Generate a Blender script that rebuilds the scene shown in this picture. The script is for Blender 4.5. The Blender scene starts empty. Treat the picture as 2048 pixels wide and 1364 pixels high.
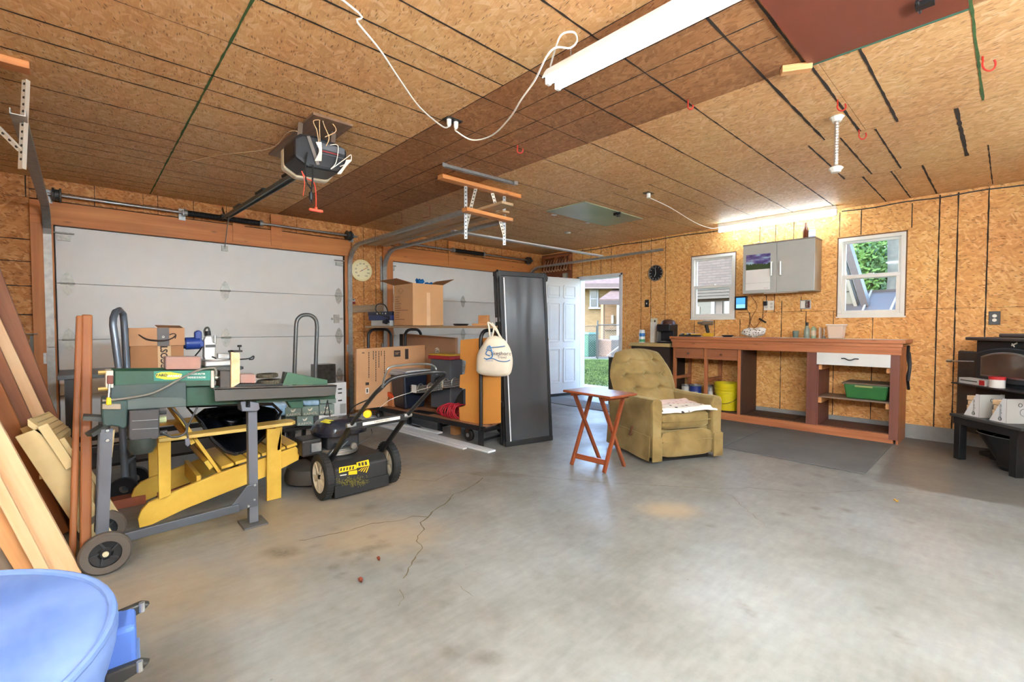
import bpy, bmesh, math, random
from mathutils import Vector, Matrix
random.seed(7)
R = math.radians
SC = bpy.context.scene
COL = SC.collection
# ---------------------------------------------------------------- camera
FPX, YAW, PIT = 922.5, R(46.88), R(-1.80)
CAM = Vector((6.06, 0.0, 1.193))
cd = bpy.data.cameras.new('camera')
cd.sensor_fit = 'HORIZONTAL'; cd.sensor_width = 36.0; cd.lens = FPX * 36.0 / 2048.0
cd.clip_start = 0.02; cd.clip_end = 300
cam = bpy.data.objects.new('camera', cd); COL.objects.link(cam)
cam.location = CAM
cam.rotation_euler = (R(90) + PIT, 0, YAW)
SC.camera = cam
# ---------------------------------------------------------------- world, sun, exposure
wd = bpy.data.worlds.new('world'); SC.world = wd; wd.use_nodes = True
wn = wd.node_tree.nodes; wl = wd.node_tree.links
bg = wn['Background']
sky = wn.new('ShaderNodeTexSky'); sky.sky_type = 'NISHITA'; sky.sun_disc = False
sky.sun_elevation = R(48); sky.sun_rotation = R(200); sky.air_density = 1.0; sky.dust_density = 1.5; sky.ozone_density = 2.0
wl.new(sky.outputs[0], bg.inputs[0]); bg.inputs[1].default_value = 0.62
sun = bpy.data.lights.new('sun', 'SUN'); sun.energy = 0.4; sun.angle = R(6); sun.color = (1.0, 0.96, 0.9)
so = bpy.data.objects.new('sun', sun); COL.objects.link(so); so.rotation_euler = (R(38), 0, R(20))
TUBE_E = dict(long=9.0, bench=6.5, lumber=40.0, behind=66.0, stove=14.0); TUBE_C = (0.69, 0.87, 1.0)  # lumber, behind and stove drive unseen fill tubes added on the walls
SC.view_settings.view_transform = 'Standard'; SC.view_settings.look = 'None'
SC.view_settings.gamma = 1.0; SC.view_settings.use_curve_mapping = False
SC.view_settings.exposure = 2.18
# ---------------------------------------------------------------- helpers
_cy, _sy, _cp, _sp = math.cos(YAW), math.sin(YAW), math.cos(PIT), math.sin(PIT)
_F = Vector((-_sy*_cp, _cy*_cp, _sp)); _R = Vector((_cy, _sy, 0)); _U = _R.cross(_F)
def _ray(px, py): return _F + _R*((px-1024)/FPX) - _U*((py-682)/FPX)
def A(px, py, x=None, y=None, z=None):
    """world point seen at a photo pixel, on the plane x=, y= or z="""
    d = _ray(px, py)
    i, v = (0, x) if x is not None else (1, y) if y is not None else (2, z)
    return CAM + d*((v-CAM[i])/d[i])
def AV(px, py, p, ang):
    """world point seen at a pixel on the vertical plane through p running at angle ang (degrees from +X)"""
    n = Vector((-math.sin(R(ang)), math.cos(R(ang)), 0)); d = _ray(px, py)
    q = Vector((p[0], p[1], 0))
    return CAM + d*((q-CAM).dot(n)/d.dot(n))
def lin(c): return tuple((((u/255)+0.055)/1.055)**2.4 if u > 10 else u/255/12.92 for u in c)
MATS = {}
def _new(name):
    m = bpy.data.materials.new(name); m.use_nodes = True
    nt = m.node_tree; b = nt.nodes['Principled BSDF']; MATS[name] = m
    return m, nt, b
def _in(nt, sock, v):
    if isinstance(v, bpy.types.NodeSocket): nt.links.new(v, sock)
    else: sock.default_value = v
def N(nt, typ, ins=None, **props):
    n = nt.nodes.new('ShaderNode' + typ)
    for k, v in props.items(): setattr(n, k, v)
    for k, v in (ins or {}).items(): _in(nt, n.inputs[k], v)
    return n
def c4(c): l = lin(c); return (l[0], l[1], l[2], 1)
def ramp(nt, fac, stops):
    r = nt.nodes.new('ShaderNodeValToRGB'); _in(nt, r.inputs[0], fac)
    e = r.color_ramp.elements
    while len(e) < len(stops): e.new(0.5)
    for el, (p, c) in zip(e, stops): el.position = p; el.color = c if len(c) == 4 else (*c, 1)
    return r.outputs[0]
def mixc(nt, f, a, b, mode='MIX'):
    n = nt.nodes.new('ShaderNodeMix'); n.data_type = 'RGBA'; n.blend_type = mode
    _in(nt, n.inputs[0], f); _in(nt, n.inputs[6], a); _in(nt, n.inputs[7], b)
    return n.outputs[2]
def math_(nt, op, a, b=0.0):
    n = nt.nodes.new('ShaderNodeMath'); n.operation = op; _in(nt, n.inputs[0], a); _in(nt, n.inputs[1], b); return n.outputs[0]
def pos(nt, obj=False, scale=(1, 1, 1), rot=(0, 0, 0)):
    s = N(nt, 'TexCoord').outputs['Object'] if obj else N(nt, 'NewGeometry').outputs['Position']
    m = N(nt, 'Mapping', {0: s}); m.inputs['Scale'].default_value = scale; m.inputs['Rotation'].default_value = rot
    return m.outputs[0]
def bump(nt, b, h, strength=0.3, dist=0.01):
    n = N(nt, 'Bump', {'Height': h, 'Strength': strength, 'Distance': dist}); nt.links.new(n.outputs[0], b.inputs['Normal'])
def M(name, c, rough=0.5, metal=0.0, var=0.08, vs=6.0, bmp=0.0, bs=40.0, spec=0.5, coat=0.0, alpha=None, trans=0.0, emit=0):
    """plain painted / plastic / metal material with slight mottling"""
    if name in MATS: return MATS[name]
    m, nt, b = _new(name)
    b.inputs['Roughness'].default_value = rough; b.inputs['Metallic'].default_value = metal
    b.inputs['Specular IOR Level'].default_value = spec; b.inputs['Coat Weight'].default_value = coat
    b.inputs['Transmission Weight'].default_value = trans
    if var:
        n = N(nt, 'TexNoise', {'Vector': pos(nt), 'Scale': vs, 'Detail': 4.0}).outputs[0]
        l = lin(c)
        _in(nt, b.inputs['Base Color'], ramp(nt, n, [(0.3, tuple(u*(1-var) for u in l)), (0.7, tuple(min(1, u*(1+var)) for u in l))]))
    else: b.inputs['Base Color'].default_value = c4(c)
    if bmp:
        n2 = N(nt, 'TexNoise', {'Vector': pos(nt), 'Scale': bs, 'Detail': 3.0}).outputs[0]; bump(nt, b, n2, bmp)
    if emit:
        b.inputs['Emission Color'].default_value = c4(c); b.inputs['Emission Strength'].default_value = emit
    if alpha is not None: b.inputs['Alpha'].default_value = alpha
    return m
def WOOD(name, dark, light, axis=0, scale=1.0, rough=0.55, obj=True, knots=True, contrast=1.0):
    """grain along the object's local axis"""
    if name in MATS: return MATS[name]
    m, nt, b = _new(name)
    s = [22*scale]*3; s[axis] = 1.1*scale
    p = pos(nt, obj, tuple(s))
    n1 = N(nt, 'TexNoise', {'Vector': p, 'Scale': 1.0, 'Detail': 5.0, 'Roughness': 0.6, 'Distortion': 0.6}).outputs[0]
    s2 = [60*scale]*3; s2[axis] = 2.0*scale
    n2 = N(nt, 'TexNoise', {'Vector': pos(nt, obj, tuple(s2)), 'Scale': 1.0, 'Detail': 3.0}).outputs[0]
    f = math_(nt, 'ADD', math_(nt, 'MULTIPLY', n1, 0.7), math_(nt, 'MULTIPLY', n2, 0.3))
    base = ramp(nt, f, [(0.5-0.2/contrast, c4(dark)), (0.5+0.16/contrast, c4(light))])
    if knots:
        s3 = [9.0]*3; s3[axis] = 3.0
        v = N(nt, 'TexVoronoi', {'Vector': pos(nt, obj, tuple(s3)), 'Scale': 1.0}, feature='F1').outputs['Distance']
        k = ramp(nt, v, [(0.05, (1, 1, 1)), (0.13, (0, 0, 0))])
        base = mixc(nt, math_(nt, 'MULTIPLY', k, 0.6), base, c4(tuple(int(u*0.5) for u in dark)))
    nt.links.new(base, b.inputs['Base Color'])
    b.inputs['Roughness'].default_value = rough
    bump(nt, b, n2, 0.15, 0.004)
    return m
def OSB(name, plane, tones, darkamt=0.5, along=0):
    """oriented strand board: overlapping flakes of several tones, on plane 'xy' 'xz' or 'yz' (world metres)"""
    if name in MATS: return MATS[name]
    m, nt, b = _new(name)
    g = N(nt, 'NewGeometry').outputs['Position']; sp = N(nt, 'SeparateXYZ', {0: g})
    u, v = {'xy': (0, 1), 'xz': (0, 2), 'yz': (1, 2)}[plane]
    cb = N(nt, 'CombineXYZ', {0: sp.outputs[u], 1: sp.outputs[v]}).outputs[0]
    warp = N(nt, 'TexNoise', {'Vector': cb, 'Scale': 7.0, 'Detail': 2.0}).outputs['Color']
    wv = N(nt, 'VectorMath', {0: warp, 1: (0.5, 0.5, 0.5)}, operation='SUBTRACT').outputs[0]
    wv = N(nt, 'VectorMath', {0: wv, 'Scale': 0.05}, operation='SCALE').outputs[0]
    cw = N(nt, 'VectorMath', {0: cb, 1: wv}, operation='ADD').outputs[0]
    lay = []; rnd = []
    for i, (a, sx, sy) in enumerate(((along+8, 15, 58), (along-35, 18, 56), (along+62, 20, 60), (along+15, 24, 100))):
        mp = N(nt, 'Mapping', {0: cw}); mp.inputs['Rotation'].default_value = (0, 0, R(a)); mp.inputs['Location'].default_value = (i*3.1, i*1.7, 0)
        mp2 = N(nt, 'Mapping', {0: mp.outputs[0]}); mp2.inputs['Scale'].default_value = (sx, sy, 1)
        vo = N(nt, 'TexVoronoi', {'Vector': mp2.outputs[0], 'Scale': 1.0, 'Randomness': 1.0}, voronoi_dimensions='2D')
        r1 = N(nt, 'SeparateColor', {0: vo.outputs['Color']})
        lay.append((r1.outputs[0], r1.outputs[1], vo.outputs['Distance'])); rnd.append(mp.outputs[0])
    st = [(0.0, c4(tones[0])), (0.35, c4(tones[1])), (0.7, c4(tones[2])), (1.0, c4(tones[3]))]
    col = ramp(nt, lay[0][0], st)
    for i, th in ((1, 0.55), (2, 0.68)):
        mk = ramp(nt, lay[i][1], [(th-0.03, (0, 0, 0)), (th+0.03, (1, 1, 1))])
        col = mixc(nt, mk, col, ramp(nt, lay[i][0], st))
    col = mixc(nt, 0.24, col, c4(tuple(int((tones[1][i]+tones[2][i])/2) for i in range(3))))
    # sparse dark slivers and fine fibre streaks
    sl = math_(nt, 'MULTIPLY', ramp(nt, lay[3][1], [(0.84, (0, 0, 0)), (0.88, (1, 1, 1))]), ramp(nt, lay[3][2], [(0.22, (1, 1, 1)), (0.34, (0, 0, 0))]))
    col = mixc(nt, math_(nt, 'MULTIPLY', sl, darkamt), col, c4((96, 54, 22)))
    mp3 = N(nt, 'Mapping', {0: rnd[0]}); mp3.inputs['Scale'].default_value = (14, 190, 1)
    fb = N(nt, 'TexNoise', {'Vector': mp3.outputs[0], 'Scale': 1.0, 'Detail': 3.0}).outputs[0]
    col = mixc(nt, 0.30, col, ramp(nt, fb, [(0.3, (0.25, 0.25, 0.25)), (0.7, (0.75, 0.75, 0.75))]), 'OVERLAY')
    big = N(nt, 'TexNoise', {'Vector': cb, 'Scale': 1.3, 'Detail': 2.0}).outputs[0]
    col = mixc(nt, 0.35, col, ramp(nt, big, [(0.3, (0.32, 0.32, 0.32)), (0.7, (0.66, 0.66, 0.66))]), 'OVERLAY')
    nt.links.new(col, b.inputs['Base Color']); b.inputs['Roughness'].default_value = 0.6
    b.inputs['Specular IOR Level'].default_value = 0.3
    bump(nt, b, math_(nt, 'ADD', lay[0][0], fb), 0.12, 0.003)
    return m
W_OF = {}
class B:
    """collects shapes in world coordinates (or local ones), then links them as ONE mesh object"""
    def __init__(s): s.v = []; s.f = []; s.mi = []; s.cur = 0
    def add(s, vs, fs):
        o = len(s.v); s.v += [Vector(p) for p in vs]; s.f += [tuple(i+o for i in f) for f in fs]; s.mi += [s.cur]*len(fs); return s
    def box(s, a, b):
        a, b = Vector(a), Vector(b); x0, x1 = sorted((a.x, b.x)); y0, y1 = sorted((a.y, b.y)); z0, z1 = sorted((a.z, b.z))
        return s.add([(x0,y0,z0),(x1,y0,z0),(x1,y1,z0),(x0,y1,z0),(x0,y0,z1),(x1,y0,z1),(x1,y1,z1),(x0,y1,z1)],
                     [(0,3,2,1),(4,5,6,7),(0,1,5,4),(1,2,6,5),(2,3,7,6),(3,0,4,7)])
    def ob(s, c, ex, ey, ez):
        c, ex, ey, ez = map(Vector, (c, ex, ey, ez))
        if ex.cross(ey).dot(ez) < 0: ez = -ez
        return s.add([c-ex-ey-ez, c+ex-ey-ez, c+ex+ey-ez, c-ex+ey-ez, c-ex-ey+ez, c+ex-ey+ez, c+ex+ey+ez, c-ex+ey+ez],
                     [(0,3,2,1),(4,5,6,7),(0,1,5,4),(1,2,6,5),(2,3,7,6),(3,0,4,7)])
    def bar(s, p, q, w, h, up=(0, 0, 1)):
        p, q, up = Vector(p), Vector(q), Vector(up); d = (q-p)/2; t = d.normalized()
        sd = t.cross(up)
        if sd.length < 1e-4: sd = t.cross(Vector((1, 0, 0)))
        sd.normalize(); u = sd.cross(t).normalized()
        return s.ob((p+q)/2, d, sd*(w/2), u*(h/2))
    def cyl(s, p, q, r, r2=None, n=14, cap=True):
        p, q = Vector(p), Vector(q); r2 = r if r2 is None else r2; t = (q-p).normalized()
        a = t.orthogonal().normalized(); b = t.cross(a)
        vs = [p+(a*math.cos(2*math.pi*i/n)+b*math.sin(2*math.pi*i/n))*r for i in range(n)] + [q+(a*math.cos(2*math.pi*i/n)+b*math.sin(2*math.pi*i/n))*r2 for i in range(n)]
        fs = [(i, (i+1) % n, n+(i+1) % n, n+i) for i in range(n)]
        if cap: fs += [tuple(range(n-1, -1, -1)), tuple(range(n, 2*n))]
        return s.add(vs, fs)
    def tube(s, pts, r, n=8, closed=False):
        pts = [Vector(p) for p in pts]; m = len(pts); vs = []; fs = []; prev = None
        for i, p in enumerate(pts):
            a = pts[i-1] if (i or closed) else p; c = pts[(i+1) % m] if (i < m-1 or closed) else p
            t = (c-a).normalized()
            if prev is None: nrm = t.orthogonal().normalized()
            else:
                nrm = prev-t*prev.dot(t)
                nrm = nrm.normalized() if nrm.length > 1e-6 else t.orthogonal().normalized()
            prev = nrm; bn = t.cross(nrm); rr = r[i] if isinstance(r, (list, tuple)) else r
            vs += [p+(nrm*math.cos(2*math.pi*k/n)+bn*math.sin(2*math.pi*k/n))*rr for k in range(n)]
        for i in range(m if closed else m-1):
            j = (i+1) % m
            fs += [(i*n+k, i*n+(k+1) % n, j*n+(k+1) % n, j*n+k) for k in range(n)]
        if not closed: fs += [tuple(range(n-1, -1, -1)), tuple((m-1)*n+k for k in range(n))]
        return s.add(vs, fs)
    def prism(s, pts, d):
        pts = [Vector(p) for p in pts]; d = Vector(d); n = len(pts)
        nr = Vector((0, 0, 0))
        for i in range(n): nr += pts[i].cross(pts[(i+1) % n])
        if nr.dot(d) > 0: pts = pts[::-1]
        return s.add(pts+[p+d for p in pts], [tuple(range(n)), tuple(range(2*n-1, n-1, -1))] + [((i+1) % n, i, n+i, n+(i+1) % n) for i in range(n)])
    def lathe(s, prof, o=(0, 0, 0), ax=(0, 0, 1), n=24):
        o, ax = Vector(o), Vector(ax).normalized(); a = ax.orthogonal().normalized(); b = ax.cross(a); vs = []; fs = []
        for r, h in prof: vs += [o+ax*h+(a*math.cos(2*math.pi*k/n)+b*math.sin(2*math.pi*k/n))*max(r, 1e-4) for k in range(n)]
        for i in range(len(prof)-1): fs += [(i*n+k, i*n+(k+1) % n, (i+1)*n+(k+1) % n, (i+1)*n+k) for k in range(n)]
        return s.add(vs, fs)
    def grid(s, fn, nu, nv):
        vs = [fn(i/nu, j/nv) for j in range(nv+1) for i in range(nu+1)]
        return s.add(vs, [(j*(nu+1)+i, j*(nu+1)+i+1, (j+1)*(nu+1)+i+1, (j+1)*(nu+1)+i) for j in range(nv) for i in range(nu)])
    def go(s, name, mat, parent=None, bevel=0.0, smooth=False, solid=0.0, local=False, sub=0, base=None, seg=2):
        me = bpy.data.meshes.new(name)
        if parent is not None:
            Wm = W_OF[parent]
            vs = s.v if local else [Wm.inverted() @ p for p in s.v]; loc = None
        else:
            if base is None:
                xs = [p.x for p in s.v]; ys = [p.y for p in s.v]; zs = [p.z for p in s.v]
                base = Vector(((min(xs)+max(xs))/2, (min(ys)+max(ys))/2, min(zs)))
            loc = Vector(base); vs = [p-loc for p in s.v]
        me.from_pydata([tuple(p) for p in vs], [], s.f); me.validate()
        for mt in (mat if isinstance(mat, (list, tuple)) else [mat]): me.materials.append(mt)
        if max(s.mi, default=0) > 0: me.polygons.foreach_set('material_index', s.mi)
        if smooth: me.polygons.foreach_set('use_smooth', [True]*len(me.polygons))
        o = bpy.data.objects.new(name, me); COL.objects.link(o)
        if parent is not None: o.parent = parent; W_OF[o] = W_OF[parent]
        else: o.location = loc; W_OF[o] = Matrix.Translation(loc)
        if solid: md = o.modifiers.new('s', 'SOLIDIFY'); md.thickness = solid; md.offset = 0
        if bevel: md = o.modifiers.new('b', 'BEVEL'); md.width = bevel; md.segments = seg; md.limit_method = 'ANGLE'; md.angle_limit = R(40); md.harden_normals = False
        if sub: md = o.modifiers.new('u', 'SUBSURF'); md.levels = sub; md.render_levels = sub
        if smooth and not sub: md = o.modifiers.new('e', 'EDGE_SPLIT'); md.split_angle = R(38)
        return o
def tag(o, label, cat, group=None):
    o['label'] = label; o['category'] = cat
    if group: o['group'] = group
    return o
def struct(o, label=None):
    o['kind'] = 'structure'
    if label: o['label'] = label
    return o
def thing(name, label, cat, loc=(0, 0, 0), rz=0.0, group=None, rot=None):
    o = bpy.data.objects.new(name, None); COL.objects.link(o); o.empty_display_size = 0.05
    o.location = loc; e = rot if rot else (0, 0, rz); o.rotation_euler = e
    from mathutils import Euler
    W_OF[o] = Matrix.Translation(Vector(loc)) @ Euler(e).to_matrix().to_4x4()
    if cat: tag(o, label, cat, group)
    return o
def sthing(name, label=None, loc=(0, 0, 0)):
    o = thing(name, None, None, loc); return struct(o, label)
def copy_tree(o, parent=None):
    c = o.copy(); COL.objects.link(c); c.parent = parent
    for ch in list(o.children): copy_tree(ch, c)
    return c
def board(name, p, q, w, h, mat, up=(0, 0, 1), parent=None, bevel=0.003, base_at_p=True):
    """a plank p->q whose local X runs along the grain; w across, h along `up`"""
    p, q, up = Vector(p), Vector(q), Vector(up); L = (q-p).length; t = (q-p)/L
    sd = up.cross(t)
    if sd.length < 1e-4: sd = Vector((0, 1, 0))
    sd.normalize(); u = t.cross(sd).normalized()
    me = bpy.data.meshes.new(name); b = B().box((0, -w/2, -h/2), (L, w/2, h/2))
    me.from_pydata([tuple(v) for v in b.v], [], b.f); me.materials.append(mat)
    o = bpy.data.objects.new(name, me); COL.objects.link(o)
    mw = Matrix(((t.x, sd.x, u.x, p.x), (t.y, sd.y, u.y, p.y), (t.z, sd.z, u.z, p.z), (0, 0, 0, 1)))
    if parent is not None: o.parent = parent; o.matrix_local = W_OF[parent].inverted() @ mw
    else: o.matrix_local = mw
    W_OF[o] = mw
    if bevel: md = o.modifiers.new('b', 'BEVEL'); md.width = bevel; md.segments = 2; md.limit_method = 'ANGLE'
    return o
def lettering(text, size, o, ex, ez, mat, parent, name='lettering', lift=0.0015, align='CENTER', shear=0.0, xs=1.0, spacing=1.0, bold=0.0):
    """flat print: text centred at world point o, reading along ex, upright along ez"""
    cu = bpy.data.curves.new(name, 'FONT'); cu.body = text; cu.size = size; cu.align_x = align; cu.align_y = 'CENTER'; cu.shear = shear; cu.space_character = spacing
    cu.offset = bold; cu.resolution_u = 2
    t = bpy.data.objects.new(name, cu); COL.objects.link(t)
    dg = bpy.context.evaluated_depsgraph_get(); me = bpy.data.meshes.new_from_object(t.evaluated_get(dg))
    bpy.data.objects.remove(t); bpy.data.curves.remove(cu)
    o, ex, ez = Vector(o), Vector(ex).normalized(), Vector(ez).normalized(); n = ex.cross(ez)
    Wi = W_OF[parent].inverted()
    for v in me.vertices: v.co = Wi @ (o + ex*v.co.x*xs + ez*v.co.y + n*lift)
    me.materials.clear(); me.materials.append(mat)
    ob = bpy.data.objects.new(name, me); COL.objects.link(ob); ob.parent = parent; W_OF[ob] = W_OF[parent]
    return ob
def arc(c, r, a0, a1, ex, ey, n=8):
    c, ex, ey = Vector(c), Vector(ex), Vector(ey)
    return [c+ex*(r*math.cos(R(a0+(a1-a0)*i/n)))+ey*(r*math.sin(R(a0+(a1-a0)*i/n))) for i in range(n+1)]
def smoothpath(pts, n=6):
    pts = [Vector(p) for p in pts]; out = []
    for i in range(len(pts)-1):
        p0, p1, p2, p3 = pts[max(i-1, 0)], pts[i], pts[i+1], pts[min(i+2, len(pts)-1)]
        for k in range(n):
            t = k/n; out.append(0.5*((2*p1)+(p2-p0)*t+(2*p0-5*p1+4*p2-p3)*t*t+(3*p1-p0-3*p2+p3)*t**3))
    return out+[pts[-1]]
X, Y, Z = Vector((1, 0, 0)), Vector((0, 1, 0)), Vector((0, 0, 1))
# ================================================================= THE SETTING
WY, CZ = 6.47, 2.555          # bench wall, ceiling
BX0, BX1, BY0 = 0.0, 7.5, -1.0   # garage-door wall, wall behind the camera, wall to the left
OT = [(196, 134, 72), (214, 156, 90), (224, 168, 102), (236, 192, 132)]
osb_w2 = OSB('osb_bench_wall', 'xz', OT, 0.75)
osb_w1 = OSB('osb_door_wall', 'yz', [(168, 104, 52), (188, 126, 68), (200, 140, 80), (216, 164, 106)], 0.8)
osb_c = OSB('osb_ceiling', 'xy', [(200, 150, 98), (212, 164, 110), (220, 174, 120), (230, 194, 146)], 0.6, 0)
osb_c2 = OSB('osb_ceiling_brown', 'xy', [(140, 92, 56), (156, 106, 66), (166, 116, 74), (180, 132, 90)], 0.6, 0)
seam_m = M('seam_ink', (48, 36, 26), 0.9, var=0.3, vs=60)
seam_g = M('seam_green', (62, 92, 44), 0.9, var=0.2, vs=40)
back_m = M('wall_backing', (60, 42, 28), 0.9)
white_pvc = M('window_vinyl', (226, 224, 216), 0.35, var=0.03)
white_door = M('white_door_paint', (224, 226, 226), 0.45, var=0.03)
gal = M('galvanised_steel', (168, 172, 172), 0.38, 0.85, var=0.15, vs=30)
dkmetal = M('dark_track_steel', (158, 158, 154), 0.42, 0.6, var=0.15, vs=20)
blackm = M('black_paint', (24, 24, 26), 0.42, var=0.2)
fir = WOOD('fir_header', (176, 100, 46), (214, 142, 76), axis=1, scale=0.5, obj=False)
firz = WOOD('fir_post', (160, 92, 44), (200, 130, 72), axis=2, scale=0.5, obj=False)

# ---- floor: one slab, its stains held in a point attribute (own shapes, independent of light)
def build_floor():
    x0, x1, y0, y1, st = -0.1, BX1, BY0, WY+0.02, 0.025
    nx, ny = int((x1-x0)/st), int((y1-y0)/st)
    spots = []      # (x, y, rx, ry, angle, darkness)
    def sp(px, py, rpx, rpy, k):
        a = A(px, py, z=0); b = A(px+rpx, py, z=0); c = A(px, py+rpy, z=0)
        spots.append((a.x, a.y, max((b-a).length, .012), max((c-a).length, .012), math.atan2((b-a).y, (b-a).x), k))
    for t in ((562,1105,32,9,.75),(738,1097,14,6,.7),(758,1093,12,5,.6),(735,1108,12,6,.6),(722,1102,9,6,.6),(720,1118,10,6,.65),(705,1126,10,5,.5),(668,1135,14,6,.6),(681,1150,6,6,.6),
              (692,1107,12,5,.55),(745,1073,9,4,.5),(762,1083,9,4,.5),(775,1090,8,4,.45),(800,1140,9,4,.5),(845,1123,12,4,.5),(740,1013,14,5,.55),(710,1030,12,4,.45),(668,1058,9,4,.4),
              (630,1092,8,3,.35),(870,1108,7,4,.35),(900,1305,22,12,.6),(972,1314,28,12,.6),(887,1209,7,5,.6),(1076,1150,13,9,.3),(735,1125,4,3,.3),
              (1632,1017,9,3,.9),(1695,1021,9,4,.95),(1568,1028,8,3,.8),(1648,1035,8,3,.6),(1705,1060,6,3,.5),(1422,1052,8,3,.6),(1495,1220,10,18,.5),(1800,1275,8,14,.45),
              (1640,952,10,3,.7),(1710,962,6,3,.5),(1595,970,9,3,.5),(1765,1217,7,2,.6),(1823,1046,7,3,.5),(1972,1146,8,4,.5),(1225,1032,5,3,.6),(1260,1037,6,3,.5)): sp(*t)
    rust = []
    def ru(px, py, rpx, rpy, k):
        a = A(px, py, z=0); b = A(px+rpx, py, z=0); c = A(px, py+rpy, z=0)
        rust.append((a.x, a.y, (b-a).length, (c-a).length, math.atan2((b-a).y, (b-a).x), k))
    for t in ((1340,1020,55,14,.55),(740,1070,130,40,.45),(780,960,110,35,.45),(600,1030,120,40,.4),(560,1100,90,40,.35),(330,1180,140,60,.35),(480,1180,120,50,.25),(860,905,70,18,.4)): ru(*t)
    wet = [A(*p, z=0) for p in ((990,907),(1000,925),(996,940),(975,947),(950,948),(985,947),(1040,951))]
    edge = [A(*p, z=0) for p in ((1786,893),(1772,920),(1760,938),(1748,962),(1800,972),(1850,980),(1895,998),(2048,1020))]
    from mathutils import noise
    vs = []; fs = []; dk = []; rs = []; pt = []
    def seg(p, a, b):
        ab = b-a; t = max(0, min(1, (p-a).dot(ab)/ab.length_squared)); return (p-a-ab*t).length
    for j in range(ny+1):
        for i in range(nx+1):
            x, y = x0+i*st, y0+j*st; vs.append((x, y, 0))
            d = 0; r_ = 0
            w = noise.noise((x*14, y*14, 0))*0.35
            for (sx, sy, rx, ry, an, k) in spots:
                if abs(x-sx) < 0.35 and abs(y-sy) < 0.35:
                    c, s = math.cos(an), math.sin(an); u = ((x-sx)*c+(y-sy)*s)/rx; v = (-(x-sx)*s+(y-sy)*c)/ry
                    q = math.sqrt(u*u+v*v)+w; d = max(d, k*max(0, min(1, (1.45-q)/0.9)))
            for (sx, sy, rx, ry, an, k) in rust:
                u = x-sx; v = y-sy
                if abs(u) < 2 and abs(v) < 2:
                    c, s = math.cos(an), math.sin(an); q = math.hypot((u*c+v*s)/rx, (-u*s+v*c)/ry)+w; r_ = max(r_, k*max(0, min(1, 1.5-q)))
            if 2.3 < x < 3.8 and 2 < y < 3.2:
                P = Vector((x, y, 0)); q = min(seg(P, wet[n], wet[n+1]) for n in (0, 1, 2, 3, 5))
                d = max(d, 0.62*max(0, min(1, (0.075+w*0.09-q)/0.05)))
            # grey sealed patch under the stove
            inside = 0
            if x > 5.3 and y > 4.3:
                lx = 5.33+max(0, (5.9-y))*0.045
                ly = 4.42+0.10*max(0, (x-5.4))
                inside = max(0, min(1, (x-lx)/0.03))*max(0, min(1, (y-ly+w*0.08)/0.03))
            dk.append(d); rs.append(r_); pt.append(inside)
    for j in range(ny):
        for i in range(nx): fs.append((j*(nx+1)+i, j*(nx+1)+i+1, (j+1)*(nx+1)+i+1, (j+1)*(nx+1)+i))
    me = bpy.data.meshes.new('floor'); me.from_pydata(vs, [], fs)
    for nme, dat in (('stain', dk), ('rust', rs), ('sealed', pt)):
        at = me.attributes.new(nme, 'FLOAT', 'POINT'); at.data.foreach_set('value', dat)
    m, nt, b = _new('concrete_floor')
    p = pos(nt)
    n1 = N(nt, 'TexNoise', {'Vector': p, 'Scale': 1.6, 'Detail': 8.0, 'Roughness': 0.6}).outputs[0]
    n2 = N(nt, 'TexNoise', {'Vector': p, 'Scale': 16.0, 'Detail': 6.0, 'Roughness': 0.65}).outputs[0]
    n3 = N(nt, 'TexNoise', {'Vector': pos(nt, scale=(5, 1.2, 1), rot=(0, 0, 0.5)), 'Scale': 6.0, 'Detail': 5.0}).outputs[0]
    col = ramp(nt, n1, [(0.32, c4((114, 112, 106))), (0.5, c4((127, 127, 123))), (0.68, c4((137, 138, 136)))])
    col = mixc(nt, 0.30, col, ramp(nt, n2, [(0.3, (0.34,)*3), (0.7, (0.64,)*3)]), 'OVERLAY')
    col = mixc(nt, 0.25, col, ramp(nt, n3, [(0.35, (0.36,)*3), (0.65, (0.62,)*3)]), 'OVERLAY')
    v = N(nt, 'TexVoronoi', {'Vector': p, 'Scale': 9.0}).outputs['Distance']
    pit = math_(nt, 'MULTIPLY', ramp(nt, v, [(0.03, (1,)*3), (0.06, (0,)*3)]), ramp(nt, n1, [(0.5, (0,)*3), (0.56, (0.8,)*3)]))
    col = mixc(nt, math_(nt, 'MULTIPLY', pit, 0.6), col, c4((92, 84, 70)))
    def at(nm): return N(nt, 'Attribute', attribute_name=nm).outputs['Fac']
    col = mixc(nt, at('rust'), col, c4((176, 150, 112)))
    col = mixc(nt, at('sealed'), col, mixc(nt, n2, c4((86, 83, 78)), c4((116, 113, 108))))
    sn = N(nt, 'TexNoise', {'Vector': p, 'Scale': 45.0, 'Detail': 3.0}).outputs[0]
    col = mixc(nt, math_(nt, 'MULTIPLY', at('stain'), ramp(nt, sn, [(0.25, (0.5,)*3), (0.65, (1,)*3)])), col, c4((84, 78, 66)))
    nt.links.new(col, b.inputs['Base Color'])
    nt.links.new(ramp(nt, n1, [(0.35, (0.46,)*3), (0.65, (0.30,)*3)]), b.inputs['Roughness'])
    b.inputs['Specular IOR Level'].default_value = 0.5
    bump(nt, b, n2, 0.08, 0.004)
    me.materials.append(m)
    o = bpy.data.objects.new('floor', me); COL.objects.link(o); struct(o, 'stained grey concrete garage floor'); W_OF[o] = Matrix()
    slab = B().box((-0.1, y0, -0.12), (x1, y1, -0.004)).go('slab', M('concrete_edge', (150, 146, 138), 0.8), o)
    # cracks: thin dark ribbons lying in the surface
    cm = M('crack_dirt', (104, 92, 70), 0.95, var=0.25, vs=40)
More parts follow.
